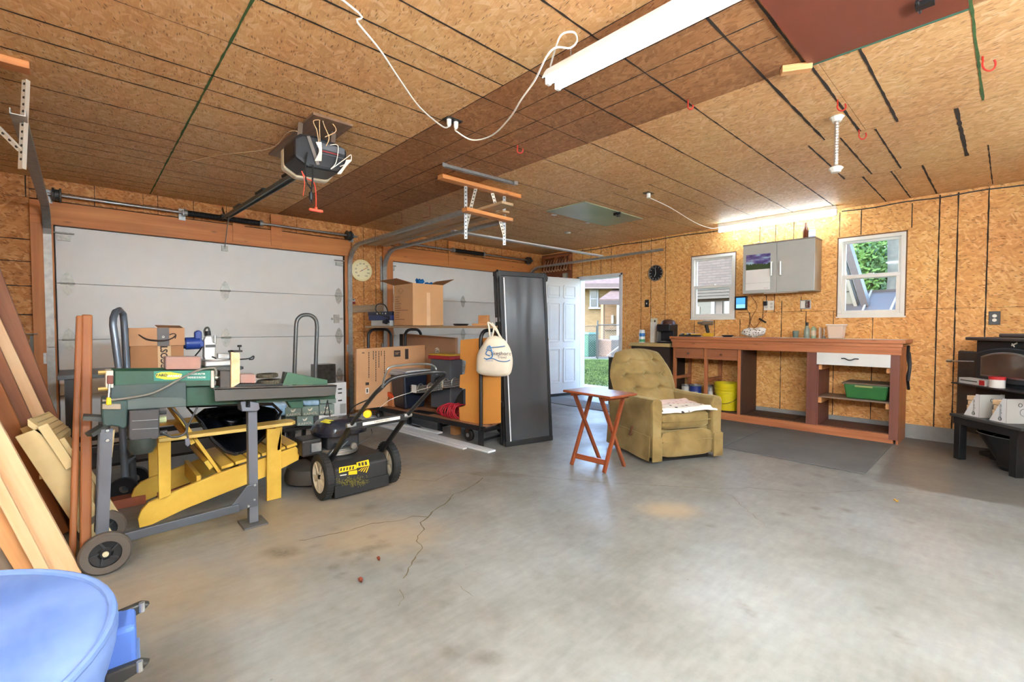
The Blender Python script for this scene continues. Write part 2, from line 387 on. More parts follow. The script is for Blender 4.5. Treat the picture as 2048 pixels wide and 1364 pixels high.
    def crack(pp, w):
        pts = [A(*q, z=0.0006) for q in pp]; b = B(); fine = []
        for i in range(len(pts)-1):
            L = (pts[i+1]-pts[i]).length; k = max(2, int(L/0.03))
            for t in range(k): fine.append(pts[i].lerp(pts[i+1], t/k)+Vector((random.uniform(-.006, .006), random.uniform(-.006, .006), 0)))
        fine.append(pts[-1]); l = []; r = []
        for i, q in enumerate(fine):
            d = (fine[min(i+1, len(fine)-1)]-fine[max(i-1, 0)]).normalized(); nn = Vector((-d.y, d.x, 0)); ww = w*random.uniform(0.4, 1.2)
            l.append(q+nn*ww); r.append(q-nn*ww)
        b.add(l+r, [(i, len(fine)+i, len(fine)+i+1, i+1) for i in range(len(fine)-1)]); b.go('crack', cm, o)
    crack([(967,955),(955,966),(930,980),(905,990),(895,1005),(868,1020),(855,1035),(840,1045),(848,1058),(835,1072),(832,1082),(845,1095),(838,1106),(822,1130),(806,1157)], 0.0045)
    crack([(852,1034),(828,1032),(798,1042),(780,1043),(745,1047),(700,1060),(660,1069),(620,1078),(598,1081)], 0.0035)
    crack([(780,955),(830,960),(870,962),(905,944),(935,945),(967,952),(1030,949),(1090,955),(1150,960),(1240,967),(1340,972),(1440,978),(1500,975),(1600,984),(1640,986),(1750,980),(1830,985),(1900,995)], 0.0022)
    crack([(1430,980),(1465,992),(1480,1008),(1530,1050)], 0.0012)
    crack([(920,1172),(945,1192)], 0.0015); crack([(800,1180),(807,1196),(797,1212)], 0.0015)
    crack([(700,862),(780,880),(790,885)], 0.001)
    return o
floor = build_floor()

def panels(parent, plane, at, uc, vc, holes, mat, th=0.012, gap=0.0012, name='osb_panel', pick=None):
    """sheets between sorted cuts on a wall/ceiling plane, leaving the holes out"""
    for i in range(len(uc)-1):
        for j in range(len(vc)-1):
            u0, u1, v0, v1 = uc[i], uc[i+1], vc[j], vc[j+1]; um, vm = (u0+u1)/2, (v0+v1)/2
            if any(h[0] < um < h[1] and h[2] < vm < h[3] for h in holes): continue
            b = B(); a0, a1, b0, b1 = u0+gap, u1-gap, v0+gap, v1-gap
            if plane == 'xz': b.box((a0, at, b0), (a1, at+th, b1))
            elif plane == 'yz': b.box((at-th, a0, b0), (at, a1, b1))
            else: b.box((a0, b0, at), (a1, b1, at+th))
            b.go(name, pick(um, vm) if pick else mat, parent)
def strip(parent, p, q, w, n, mat=None, name='seam_line', jit=0.0012):
    """a marked nailing line: ragged thin ribbon standing just proud of the sheet; n = surface normal"""
    p, q, n = Vector(p), Vector(q), Vector(n); L = (q-p).length; t = (q-p)/L; sd = t.cross(n); k = max(3, int(L/0.06)); l = []; r = []
    for i in range(k+1):
        c = p+t*(L*i/k)+n*0.0015; w2 = w/2*random.uniform(0.6, 1.3); jj = sd*random.uniform(-jit, jit)
        l.append(c+sd*w2+jj); r.append(c-sd*w2+jj)
    return B().add(l+r, [(i, k+1+i, k+2+i, i+1) for i in range(k)]).go(name, mat or seam_m, parent)

# ---- bench wall (y = WY)
DO = (0.887, 1.765, -1, 2.046); W1o = (2.936, 3.57, 1.288, 2.206); W2o = (4.704, 5.331, 1.293, 2.224)
wall_back = sthing('wall_back', 'orange strand board wall behind the workbench', (3.5, WY, 0))
ucut = [0.0, 0.76, 0.887, 1.765, 2.936, 3.57, 3.861, 4.704, 5.331, 5.576, 6.8, 7.5]
panels(wall_back, 'xz', WY, [0.0, 0.76, 0.887, 1.765, 2.54, 2.936, 3.57, 4.704, 5.331, 6.4, 7.5], [0.15, 1.293, 1.378, 2.046, 2.2065, 2.224, CZ], [DO, W1o, W2o, (2.936, 3.57, 1.288, 2.206)], osb_w2, gap=0.0)
bb = B()
for i in range(10):
    us = [0.0, 0.76, 0.887, 1.765, 2.54, 2.936, 3.57, 4.704, 5.331, 6.4, 7.5]; vs_ = [-0.1, 1.293, 2.046, 2.2065, 2.224, CZ+0.1]
    for j in range(5):
        um, vm = (us[i]+us[i+1])/2, (vs_[j]+vs_[j+1])/2
        if any(h[0] < um < h[1] and h[2] < vm < h[3] for h in (DO, W1o, W2o)): continue
        bb.box((us[i], WY+0.012, vs_[j]), (us[i+1], WY+0.13, vs_[j+1]))
bb.go('stud_core', back_m, wall_back)
nB = (0, -1, 0)
def wl_(x, z0, z1, w=0.009): strip(wall_back, (x, WY, z0), (x, WY, z1), w, nB)
for x, z0, z1 in ((0.965, 2.06, CZ), (1.147, 2.06, CZ), (1.357, 2.06, CZ), (1.568, 2.06, CZ), (2.13, 1.0, CZ), (2.30, 1.0, CZ), (2.54, 0.2, CZ), (3.00, 1.0, 1.28), (3.29, 0.9, 1.28), (3.63, 1.0, 1.29),
                  (3.861, 2.0, CZ), (4.045, 1.378, 2.52), (4.25, 2.0, 2.5), (3.75, 0.9, 1.378), (3.95, 1.38, 1.6), (4.13, 0.15, 1.52), (4.345, 1.378, 1.56), (4.40, 0.9, 1.378), (4.722, 2.23, 2.52), (4.925, 2.23, 2.52),
                  (4.68, 0.9, 1.378), (5.05, 0.15, 1.29), (4.69, 0.15, 0.8), (5.576, 0.15, 2.54), (5.713, 0.15, 2.54), (5.927, 0.9, 2.54), (5.36, 2.24, 2.5), (6.3, .15, 2.5), (6.7, .15, 2.5)): wl_(x, z0, z1, 0.011 if x > 5.4 else 0.008)
strip(wall_back, (2.35, WY, 1.378), (2.93, WY, 1.378), 0.003, nB); strip(wall_back, (3.60, WY, 1.378), (4.70, WY, 1.378), 0.004, nB); strip(wall_back, (5.35, WY, 1.378), (7.0, WY, 1.378), 0.003, nB)
for a, b_ in ((0.76, 4.7), (4.74, 7.0)):
    pth = smoothpath([(a+(b_-a)*t/8, WY-0.006, CZ-0.03-(0.012 if t % 2 else 0)) for t in range(9)], 3)
    tag(B().tube(pth, 0.006, 6).go('wall_cable', blackm), 'thin black cable stapled along the top of the bench wall ' + ('left of the light' if a < 1 else 'right of the light'), 'cable')
baseb = B().box((1.85, WY-0.004, 0.0), (BX1, WY+0.012, 0.149)).go('baseboard_back', M('grey_curb', (136, 138, 138), 0.7, var=0.12, vs=8)); struct(baseb, 'painted grey concrete curb under the strand board')
# unfinished corner left of the entry door: bare framing with wires and an old panel board
corner = tag(B().box((0.02, WY-0.03, 1.6), (0.74, WY-0.004, CZ-0.02)).go('panel_board', M('brown_board', (116, 66, 38), 0.7, var=0.2)), 'dark brown backing board for wiring in the corner', 'board')
cub = thing('cubby_frame', 'small open wooden cubby frame with loose wires in the corner', 'shelf', (0.3, WY-0.06, 2.2))
fw = M('cubby_wood', (150, 88, 48), 0.6, var=0.15)
for x in (0.10, 0.40, 0.62, 0.72): B().box((x-0.015, WY-0.09, 2.215), (x+0.015, WY-0.032, 2.47)).go('upright', fw, cub)
for z in (2.215, 2.47): B().box((0.08, WY-0.09, z-0.015), (0.74, WY-0.032, z+0.015)).go('rail', fw, cub)
wirem = M('pale_wire', (206, 176, 140), 0.5)
for i in range(9):
    x = 0.14+i*0.07; B().tube(smoothpath([(x, WY-0.05, 2.42), (x+0.02, WY-0.11, 2.33), (x-0.03, WY-0.10, 2.2), (x-0.04, WY-0.13, 2.23)], 5), 0.005, 5).go('wire', wirem, cub)
jb = thing('junction_box', 'grey electrical box on the brown corner board beside the door', 'electrical box', (0.6, WY-0.06, 2.08))
B().box((0.56, WY-0.07, 2.04), (0.66, WY-0.031, 2.16)).go('box', gal, jb, bevel=0.004); B().box((0.585, WY-0.078, 2.08), (0.635, WY-0.07, 2.14)).go('cover', M('box_cover', (190, 186, 160), 0.5), jb)
eb = thing('breaker_panel', 'grey green breaker panel low on the corner board', 'electrical box', (0.3, WY-0.06, 1.9))
B().box((0.12, WY-0.09, 1.75), (0.46, WY-0.031, 2.10)).go('cabinet', M('panel_green', (132, 134, 108), 0.5), eb, bevel=0.006); B().box((0.15, WY-0.096, 1.78), (0.43, WY-0.09, 2.07)).go('panel_door', M('panel_green2', (142, 142, 116), 0.5), eb, bevel=0.003)

# ---- garage-door wall (x = 0)
D1 = (-0.156, 2.60, -1, 2.134); D2 = (3.234, 5.98, -1, 2.134)
wall_left = sthing('wall_left', 'strand board wall holding two garage doors', (0, 2.4, 0))
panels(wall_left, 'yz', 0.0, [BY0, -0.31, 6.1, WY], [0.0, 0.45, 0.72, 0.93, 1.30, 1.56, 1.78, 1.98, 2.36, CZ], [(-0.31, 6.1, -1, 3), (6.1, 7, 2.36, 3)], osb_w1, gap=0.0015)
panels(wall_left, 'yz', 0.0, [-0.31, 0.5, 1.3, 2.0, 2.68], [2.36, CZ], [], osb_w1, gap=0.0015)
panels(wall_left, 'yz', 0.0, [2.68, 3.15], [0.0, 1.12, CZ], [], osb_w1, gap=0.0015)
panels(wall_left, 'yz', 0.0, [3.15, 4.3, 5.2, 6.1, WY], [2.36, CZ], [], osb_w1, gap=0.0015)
B().box((-0.13, BY0, -0.1), (-0.012, D1[0], CZ+0.1)).box((-0.13, D1[1], -0.1), (-0.012, D2[0], CZ+0.1)).box((-0.13, D2[1], -0.1), (-0.012, WY+0.13, CZ+0.1)).box((-0.13, BY0, 2.134), (-0.012, WY, CZ+0.1)).go('stud_core', back_m, wall_left)
n1_ = (1, 0, 0)
for y in (-0.33, -0.26, 0.13, 0.62, 0.93, 1.24, 2.70, 2.87, 3.05, 3.42, 4.05, 4.62, 4.82, 5.02, 5.42): strip(wall_left, (0, y, 2.36 if y < 2.65 or y > 3.1 else 0.3), (0, y, CZ), 0.007, n1_)
for z in (0.93, 1.30, 1.56, 1.78, 1.98, 0.72, 0.45): strip(wall_left, (0, BY0, z), (0, -0.31, z), 0.010, n1_)
for y0_, y1_ in ((-0.31, 0.5), (0.5, 1.3)): strip(wall_left, (0, y0_, 2.44), (0, y1_, 2.43), 0.008, n1_)
# headers and jambs
for k, (a, b_) in enumerate(((-0.31, 2.68), (3.15, 6.1))):
    struct(B().box((0.0, a, 2.134), (0.038, b_, 2.345)).go('trim_%d' % (k+1), fir, bevel=0.003), 'fir header beam over the %s garage door' % ('left' if k == 0 else 'right'))
    struct(B().box((0.0, a, 0), (0.038, a+0.15, 2.134)).go('trim_%d' % (k+3), firz, bevel=0.003), 'fir jamb post')
    struct(B().box((0.0, b_-0.08, 0), (0.030, b_, 2.134)).go('trim_%d' % (k+5), firz, bevel=0.003), 'fir jamb post')
for y in (1.35, 1.75, 4.32): struct(B().box((0.038, y-0.06, 2.16), (0.05, y+0.06, CZ-0.02)).go('trim_7', fir), 'fir spring anchor block')
# ---- ceiling
ceiling = sthing('ceiling', 'strand board ceiling of marked sheets', (3.5, 2.5, CZ))
yc = [BY0, 0.555, 1.775, 2.79, 4.0, 5.21, WY]
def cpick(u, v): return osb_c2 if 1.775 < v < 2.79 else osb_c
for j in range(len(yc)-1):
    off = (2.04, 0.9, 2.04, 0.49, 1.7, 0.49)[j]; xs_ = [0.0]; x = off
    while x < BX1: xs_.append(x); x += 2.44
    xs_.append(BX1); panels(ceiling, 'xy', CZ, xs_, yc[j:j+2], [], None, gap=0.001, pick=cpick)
B().box((-0.13, BY0-0.1, CZ+0.012), (BX1+0.1, WY+0.13, CZ+0.12)).go('ceiling_core', back_m, ceiling)
nC = (0, 0, -1)
def cl(x, y0_, y1_, w=0.010): strip(ceiling, (x, y0_, CZ), (x, y1_, CZ), w, nC)
for x in (0.25, 0.44, 0.64, 1.05, 1.25, 1.45, 1.66, 1.86, 2.27, 2.69, 2.89, 3.09): cl(x, BY0, 0.555)
for x in (0.3, 0.6, 0.85, 1.05, 1.45, 1.66, 1.87, 2.28, 2.68, 2.90, 3.09, 3.49, 3.91, 4.09): cl(x, 0.555, 1.775, 0.010)
cl(3.49, -0.3, 0.555, 0.004); cl(4.304, 0.3, 6.4, 0.010); cl(4.71, 0.9, 6.4, 0.010)
for x in (1.2, 1.6, 2.0, 2.55, 3.10, 3.49, 3.91): cl(x, 1.775, 2.79, 0.006)
for x in (0.5, 0.9, 1.3, 1.7, 2.17, 2.45, 2.88, 3.47, 3.93): cl(x, 2.79, 4.0, 0.007)
for x in (0.6, 1.0, 1.5, 1.95, 2.6, 3.0, 3.3, 3.7, 3.93): cl(x, 4.0, 5.21, 0.007)
for x in (0.8, 1.3, 1.75, 2.2, 2.7, 3.1, 3.5, 3.9): cl(x, 5.21, 6.45, 0.006)
for x in (5.13, 5.337, 5.542): cl(x, 2.79, 4.0, 0.015)
cl(5.13, 1.775, 2.79, 0.012); cl(5.32, 1.775, 2.79, 0.012)
for x in (5.018, 5.217, 5.418): cl(x, 4.03, 5.19, 0.013)
cl(5.822, 4.02, 5.2, 0.022)
for x in (5.145, 5.347, 5.552): cl(x, 5.22, 6.44, 0.014)
def cx(y, x0_, x1_, w=0.006, m=None): strip(ceiling, (x0_, y, CZ), (x1_, y, CZ), w, nC, m)
cx(0.555, 0.02, 4.6, 0.011, seam_g); cx(1.775, 0.02, 5.3, 0.006); cx(2.79, 5.33, 6.2, 0.003); cx(4.0, 0.05, 7, 0.002); cx(5.21, 0.05, 7, 0.002)
cx(2.05, 0.2, 5.3, 0.006); cx(2.24, 1.4, 5.3, 0.008); cx(2.42, 1.4, 5.3, 0.008)
strip(ceiling, (5.93, 2.6, CZ), (5.94, 4.0, CZ), 0.012, nC, seam_g); strip(ceiling, (5.943, 5.0, CZ), (5.95, 6.4, CZ), 0.008, nC)
# ---- walls behind the camera
for nm, a, b_ in (('wall_right', (BX1, BY0, -0.1), (BX1+0.1, WY+0.13, CZ+0.1)), ('wall_front', (-0.13, BY0-0.1, -0.1), (BX1+0.1, BY0, CZ+0.1))):
    struct(B().box(a, b_).go(nm, osb_w1 if nm == 'wall_right' else osb_w2), 'plain strand board wall')
# ================================================================= DOORS AND WINDOWS
hinge_m = M('hinge_zinc', (178, 178, 170), 0.45, 0.3, var=0.2, vs=40)
def garage_door(n, y0, y1, label):
    d = sthing('door_%d' % n, label, (-0.03, (y0+y1)/2, 0))
    h = 2.134/4
    m = M('garage_door_white', (222, 223, 220), 0.4, var=0.02)
    for k in range(4):
        B().box((-0.075, y0+0.004, k*h+0.0015), (-0.03, y1-0.004, (k+1)*h-0.0015)).go('panel', m, d, bevel=0.003)
    B().box((-0.09, y0, 0), (-0.078, y1, 2.134)).go('backing', m, d)  # unseen sheet added to stop light leaking through the panel gaps
    return d
g1 = garage_door(1, -0.156, 2.60, 'white sectional garage door with four plain panels, beside the lumber')
g2 = garage_door(2, 3.234, 5.98, 'white sectional garage door behind the platform cart')
def hinge(d, y, z, w=0.05, h=0.11):
    x = -0.029
    B().prism([(x, y, z+h), (x, y+w*0.55, z+h*0.72), (x, y+w, z+0.01), (x, y+w*0.55, z-h*0.72), (x, y, z-h), (x, y-w*0.55, z-h*0.72), (x, y-w, z+0.01), (x, y-w*0.55, z+h*0.72)], (0.004, 0, 0)).cyl((x+0.012, y-w, z), (x+0.012, y+w, z), 0.009, n=8).cyl((x+0.003, y, z+h*0.6), (x+0.008, y, z+h*0.6), 0.009, n=8).cyl((x+0.003, y, z-h*0.6), (x+0.008, y, z-h*0.6), 0.009, n=8).go('hinge', hinge_m, d)
hh = 2.134/4
for k in (1, 2, 3):
    for y in (-0.075, 1.22, 2.53): hinge(g1, y, hh*k)
    for y in (3.31, 4.60, 5.90): hinge(g2, y, hh*k, 0.045, 0.10)
for d, ys in ((g1, (-0.09, 2.54)), (g2, (3.30, 5.92))):
    for y in ys:
        B().box((-0.03, y-0.045, 2.0), (0.0, y+0.045, 2.05)).cyl((-0.005, y-0.07, 2.07), (-0.005, y+0.07, 2.07), 0.008, n=8).go('roller_bracket', hinge_m, d)
B().box((-0.03, 1.19, 2.05), (-0.005, 1.25, 2.11)).cyl((-0.01, 1.22, 2.08), (0.0, 1.22, 2.08), 0.012).go('opener_bracket', hinge_m, g1)
B().box((-0.03, 2.43, 1.28), (-0.012, 2.58, 1.31)).box((-0.03, 2.46, 1.24), (-0.01, 2.53, 1.35)).go('slide_lock', hinge_m, g1)
for d, a, b_ in ((g1, -0.156, 2.60), (g2, 3.234, 5.98)): B().box((-0.07, a, 0.0), (-0.028, b_, 0.03)).go('bottom_seal', M('rubber_seal', (30, 30, 30), 0.7), d)
# ---- tracks: vertical leg, curve, horizontal run to a hanger
def track(y, sgn, xe, ze, label, lit=None, hx=None):
    t = thing('door_track', label, 'garage track', (0.06, y, 0), group=None)
    x = 0.045; r = 0.30; zc = 2.05-0.06
    path = [(x, y, 0.03), (x, y, 1.0), (x, y, zc-0.05)]
    n = 8
    for i in range(n+1):
        a = R(90*i/n); path.append((x+r-r*math.cos(a), y, zc+(ze-zc)*math.sin(a) if False else zc+r*math.sin(a)*0.86))
    zr = zc+r*0.86
    path.append((xe, y, ze))
    b = B()
    for i in range(len(path)-1):
        p, q = Vector(path[i]), Vector(path[i+1]); d_ = (q-p).normalized(); nn = Vector((-d_.z, 0, d_.x))
        b.bar(p, q+d_*0.004, 0.052, 0.004, nn)
        for s in (-1, 1): b.bar(p+Vector((0, s*0.026, 0))+nn*0.014, q+Vector((0, s*0.026, 0))+nn*0.014, 0.004, 0.028, nn)
    b.go('rail', dkmetal, t)
    for q in (((0.0, y-0.05, 1.70), (0.012, y-0.03, 2.18)), ((0.0, y-0.05, 0.85), (0.04, y-0.03, 0.95)), ((0.0, y-0.05, 0.25), (0.04, y-0.03, 0.35))): B().box(*q).go('wall_bracket', gal, t)
    return t
def perforated(p, q, w, mat, parent, name='hanger_strap'):
    """punched angle: two flanges and a row of dark holes"""
    p, q = Vector(p), Vector(q); d = (q-p).normalized()
    f = B().bar(p, q, w, 0.003, _F).bar(p+_R*(w/2)-_F*0.0, q+_R*(w/2), 0.003, w*0.7, _F).go(name, mat, parent)
    L = (q-p).length; k = int(L/0.035); b = B()
    up = (_F-d*_F.dot(d)).normalized()
    for i in range(k):
        c = p+d*(0.02+i*0.035); b.cyl(c-up*0.0025, c-up*0.0022, 0.007, n=8)
    if k: b.go('punched_holes', M('hole_dark', (60, 52, 44), 0.8), f)['kind'] = 'stuff'
    return f
cream = M('cream_steel', (214, 206, 190), 0.45, 0.3, var=0.05)
# left track of the left door, with its hanger and beam
tA = track(-0.20, -1, 2.73, 2.23, 'grey steel garage track curving up by the lumber pile')
perforated(A(50, 160, x=2.62), A(42, 338, x=2.62), 0.03, cream, tA); perforated(A(-15, 245, x=2.62), A(40, 300, x=2.62), 0.025, cream, tA)
tag(board('ceiling_cleat', (2.56, -0.75, CZ-0.02), (2.56, -0.16, CZ-0.02), 0.09, 0.038, WOOD('cleat_fir', (182, 108, 56), (222, 152, 92), 0)), 'short fir cleat on the ceiling holding the leftmost track hanger', 'board')
tB = track(2.66, 1, 2.60, 2.26, 'grey steel garage track left of the dial thermometer')
tC = track(3.17, -1, 2.66, 2.25, 'grey steel garage track right of the dial thermometer')
tD = track(6.05, 1, 2.72, 2.27, 'long steel garage track running toward the wall clock')
hb = thing('hanger_beam', 'fir beam on the ceiling with punched straps carrying the two middle tracks', 'beam', (2.66, 2.9, CZ-0.05))
board('beam', (2.58, 2.38, CZ-0.022), (2.58, 3.35, CZ-0.022), 0.085, 0.04, WOOD('beam_fir', (190, 116, 58), (226, 156, 92), 0), parent=hb)
board('cross_piece', (2.62, 2.62, 2.275), (2.62, 3.20, 2.262), 0.08, 0.035, MATS['beam_fir'], parent=hb)
for y, dy in ((2.68, 0.12), (2.68, 0.0), (3.17, 0.0), (3.17, -0.16)):
    perforated((2.56, y+dy, CZ-0.04), (2.56, y, 2.02 if dy == 0 else 2.12), 0.028, gal if dy == 0 else cream, hb)
# stored boards lying across the middle tracks
tag(board('stored_plank', (0.25, 2.86, 2.285), (2.95, 2.86, 2.31), 0.14, 0.025, WOOD('grey_plank', (150, 118, 84), (190, 160, 122), 0)), 'weathered plank stored lengthwise up between the middle tracks', 'plank')
tag(board('stored_plank', (0.3, 3.02, 2.285), (2.75, 3.02, 2.30), 0.09, 0.02, MATS['grey_plank']), 'narrow weathered plank stored beside the wider one between the tracks', 'plank')
wb = board('white_trim_board', A(905, 462, z=2.33), A(1203, 512, z=2.33), 0.075, 0.02, M('white_trim_paint', (206, 208, 208), 0.5, var=0.04)); tag(wb, 'long white trim board lying across the tracks toward the corner', 'board')
# ---- torsion shafts and springs
def shaft(y0, y1, s0, s1, label):
    t = thing('torsion_shaft', label, 'garage spring', (0.10, (y0+y1)/2, 2.40))
    x, z = 0.10, 2.395
    B().cyl((x, y0-0.12, z), (x, y1+0.12, z), 0.0127, n=10).go('shaft', gal, t, smooth=True)
    b = B(); L = s1-s0
    for i in range(int(L/0.012)): b.cyl((x, s0+i*0.012, z), (x, s0+i*0.012+0.009, z), 0.030, 0.0315, n=14)
    b.go('spring', M('spring_black', (28, 28, 30), 0.45, 0.4), t)
    for y in (s0-0.01, s1+0.01): B().cyl((x, y-0.018, z), (x, y+0.018, z), 0.034, n=14).cyl((x, y, z+0.03), (x, y, z+0.045), 0.008, n=6).go('winding_cone', gal, t)
    for y in (y0, y1): B().lathe([(0.0, -0.03), (0.062, -0.03), (0.062, -0.018), (0.05, -0.012), (0.05, 0.015), (0.064, 0.02), (0.064, 0.032), (0.0, 0.032)], (x, y, z), (0, 1, 0), 20).go('cable_drum', M('drum_grey', (78, 78, 76), 0.5, 0.6), t)
    for y in (y0-0.06, (s0-0.03), y1+0.06): B().box((0.038, y-0.03, z-0.07), (0.046, y+0.03, z+0.05)).box((0.046, y-0.004, z-0.03), (x+0.03, y+0.004, z+0.03)).go('bearing_plate', gal, t)
    return t
shaft(-0.13, 2.62, 0.85, 1.56, 'steel torsion shaft with black spring over the left garage door')
shaft(3.22, 5.99, 4.33, 4.93, 'steel torsion shaft with short black spring over the right garage door')
# ---- entry door leaf and frame
fr = sthing('trim_8', 'white entry door frame', (1.32, WY, 0))
for a, b_ in (((0.887, WY-0.01, 0), (0.925, WY+0.12, 2.046)), ((1.727, WY-0.01, 0), (1.765, WY+0.12, 2.046)), ((0.887, WY-0.01, 2.008), (1.765, WY+0.12, 2.046)), ((0.85, WY-0.014, 0), (0.895, WY-0.002, 2.07)), ((1.757, WY-0.014, 0), (1.79, WY-0.002, 2.07)), ((0.85, WY-0.014, 2.035), (1.79, WY-0.002, 2.07))): B().box(a, b_).go('casing', white_door, fr, bevel=0.002)
B().box((0.925, WY-0.03, 0.0), (1.727, WY+0.13, 0.03)).go('threshold', M('threshold_alu', (150, 150, 148), 0.4, 0.7), fr)
ang = R(-101)      # leaf swung into the room
dl = struct(thing('door_3', None, None, (0.905, WY-0.012, 0.012), ang), 'white six panel entry door swung open beside the folded cover')
B().box((0, -0.02, 0), (0.81, 0.02, 2.02)).go('leaf', white_door, dl, local=True, bevel=0.003)
for cx_ in (0.235, 0.575):
    for z0, z1 in ((0.22, 0.80), (0.93, 1.58), (1.68, 1.88)):
        for s in (-1, 1):
            y = s*0.0205; w = 0.125
            b = B()
            for a, c in (((cx_-w, z0), (cx_+w, z0)), ((cx_+w, z0), (cx_+w, z1)), ((cx_+w, z1), (cx_-w, z1)), ((cx_-w, z1), (cx_-w, z0))): b.bar((a[0], y, a[1]), (c[0], y, c[1]), 0.026, 0.022, (0, 1, 0))
            b.box((cx_-w+0.035, y-0.005, z0+0.035), (cx_+w-0.035, y+0.005, z1-0.035)).go('door_panel', white_door, dl, local=True, bevel=0.002)
B().cyl((0.75, -0.06, 0.96), (0.75, 0.06, 0.96), 0.012).lathe([(0, -0.085), (0.026, -0.08), (0.03, -0.06), (0.02, -0.045)], (0.75, 0, 0.96), (0, 1, 0), 14).lathe([(0, 0.085), (0.026, 0.08), (0.03, 0.06), (0.02, 0.045)], (0.75, 0, 0.96), (0, 1, 0), 14).go('door_knob', M('brass_worn', (170, 150, 100), 0.35, 0.8), dl, local=True, smooth=True)
B().box((0.79, -0.021, 0.9), (0.812, 0.021, 1.05)).go('strike_edge', gal, dl, local=True); B().box((0, -0.028, -0.006), (0.81, 0.028, 0.03)).go('door_sweep', M('rubber_seal', (30, 30, 30), 0.7), dl, local=True)
# ---- windows: two vinyl single-hung units
glass_m, nt_, b_g = _new('window_glass')
for n_ in list(nt_.nodes):
    if n_.type == 'BSDF_PRINCIPLED': nt_.nodes.remove(n_)
tr_ = N(nt_, 'BsdfTransparent', {0: (0.93, 0.95, 0.94, 1)}); gl_ = N(nt_, 'BsdfGlossy', {'Roughness': 0.03, 'Color': (0.9, 0.95, 1, 1)}); mx_ = N(nt_, 'MixShader', {0: 0.03, 1: tr_.outputs[0], 2: gl_.outputs[0]})
nt_.links.new(mx_.outputs[0], nt_.nodes['Material Output'].inputs[0])
def window(n, o, label):
    x0, x1, z0, z1 = o; w = sthing('window_%d' % n, label, ((x0+x1)/2, WY, z0)); y = WY
    b = B()
    for a, c in (((x0, z0), (x1, z0+0.012)), ((x0, z1-0.012), (x1, z1)), ((x0, z0), (x0+0.012, z1)), ((x1-0.012, z0), (x1, z1))): b.box((a[0], y, a[1]), (c[0], y+0.13, c[1]))
    b.go('rough_opening', M('opening_wood', (112, 76, 46), 0.7), w)
    def ring(nm, a0, a1, b0, b1, t, ya, yb):
        q = B()
        q.box((a0, ya, b0), (a1, yb, b0+t)).box((a0, ya, b1-t), (a1, yb, b1)).box((a0, ya, b0+t), (a0+t, yb, b1-t)).box((a1-t, ya, b0+t), (a1, yb, b1-t)); return q.go(nm, white_pvc, w, bevel=0.003)
    x0 += 0.012; x1 -= 0.012; z0 += 0.008; z1 -= 0.014; zm = z0+(z1-z0)*0.50
    ring('window_frame', x0, x1, z0, z1, 0.04, y-0.006, y+0.075)
    ring('upper_sash', x0+0.038, x1-0.038, zm-0.02, z1-0.038, 0.028, y+0.035, y+0.06); B().box((x0+0.06, y+0.044, zm), (x1-0.06, y+0.05, z1-0.06)).go('pane', glass_m, w)
    ring('lower_sash', x0+0.034, x1-0.034, z0+0.034, zm+0.03, 0.042, y+0.002, y+0.034); B().box((x0+0.07, y+0.014, z0+0.07), (x1-0.07, y+0.02, zm-0.005)).go('pane', glass_m, w)
    B().box((x0-0.012, y-0.008, z0-0.008), (x1+0.012, y-0.002, z0+0.006)).go('window_sill', white_pvc, w)
    B().box(((x0+x1)/2-0.03, y-0.004, zm+0.028), ((x0+x1)/2+0.03, y+0.02, zm+0.038)).go('sash_lock', white_pvc, w)
window(1, W1o, 'white vinyl window facing the brick wall next to the tablet'); window(2, W2o, 'white vinyl window facing trees and a shed roof')
# ================================================================= LIGHTS AND THINGS ON THE CEILING AND WALLS
enamel = M('white_enamel', (232, 232, 228), 0.35, var=0.02)
red_m = M('red_hook_vinyl', (176, 40, 26), 0.4)
def fixture(label, x0, x1, y, z, key, hang=True, two=True, group=None):
    tube_m, nt_, b_ = _new('fluorescent_tube_'+key)
    b_.inputs['Emission Color'].default_value = (*TUBE_C, 1); b_.inputs['Emission Strength'].default_value = TUBE_E[key]; b_.inputs['Base Color'].default_value = (1, 1, 1, 1)
    t = thing('fluorescent_light', label, 'light', ((x0+x1)/2, y, z), group=group)
    if hang:
        prof = [(y-0.075, z-0.005), (y-0.055, z+0.03), (y-0.04, z+0.05), (y+0.04, z+0.05), (y+0.055, z+0.03), (y+0.075, z-0.005), (y+0.07, z-0.007), (y+0.05, z+0.024), (y-0.05, z+0.024), (y-0.07, z-0.007)]
        B().prism([(x0, a, b) for a, b in prof], (x1-x0, 0, 0)).go('housing', enamel, t)
    else:
        B().box((x0, y-0.03, z+0.022), (x1, y+0.03, CZ-0.001)).go('housing', enamel, t, bevel=0.004)
    for dy in ((-0.036, 0.036) if two else (0.0,)):
        B().cyl((x0+0.02, y+dy, z-0.012), (x1-0.02, y+dy, z-0.012), 0.0165 if two else 0.03, n=16).go('tube', tube_m, t, smooth=True)
        for x, s in ((x0+0.003, 1), (x1-0.003, -1)): B().box((x-0.004, y+dy-0.014, z-0.03 if two else z-0.044), (x+0.014, y+dy+0.014, z+0.03)).go('lamp_holder', enamel, t, bevel=0.003)
    if hang:
        for x in (x0+0.12, x1-0.12):
            b = B(); k = int((CZ-z-0.05)/0.018)
            for i in range(k): b.cyl((x, y, z+0.05+i*0.018), (x+0.004*(i % 2), y+0.004*((i+1) % 2), z+0.066+i*0.018), 0.0025, n=5)
            b.go('chain', gal, t)['kind'] = 'stuff'
    return t
fixture('long two tube fluorescent light hung by chains beside the maroon hatch', 4.47, 6.91, 1.765, 2.425, 'long')
fixture('single tube fluorescent light along the ceiling above the wall cabinet', 3.42, 4.73, 6.25, 2.487, 'bench', hang=False, two=False)
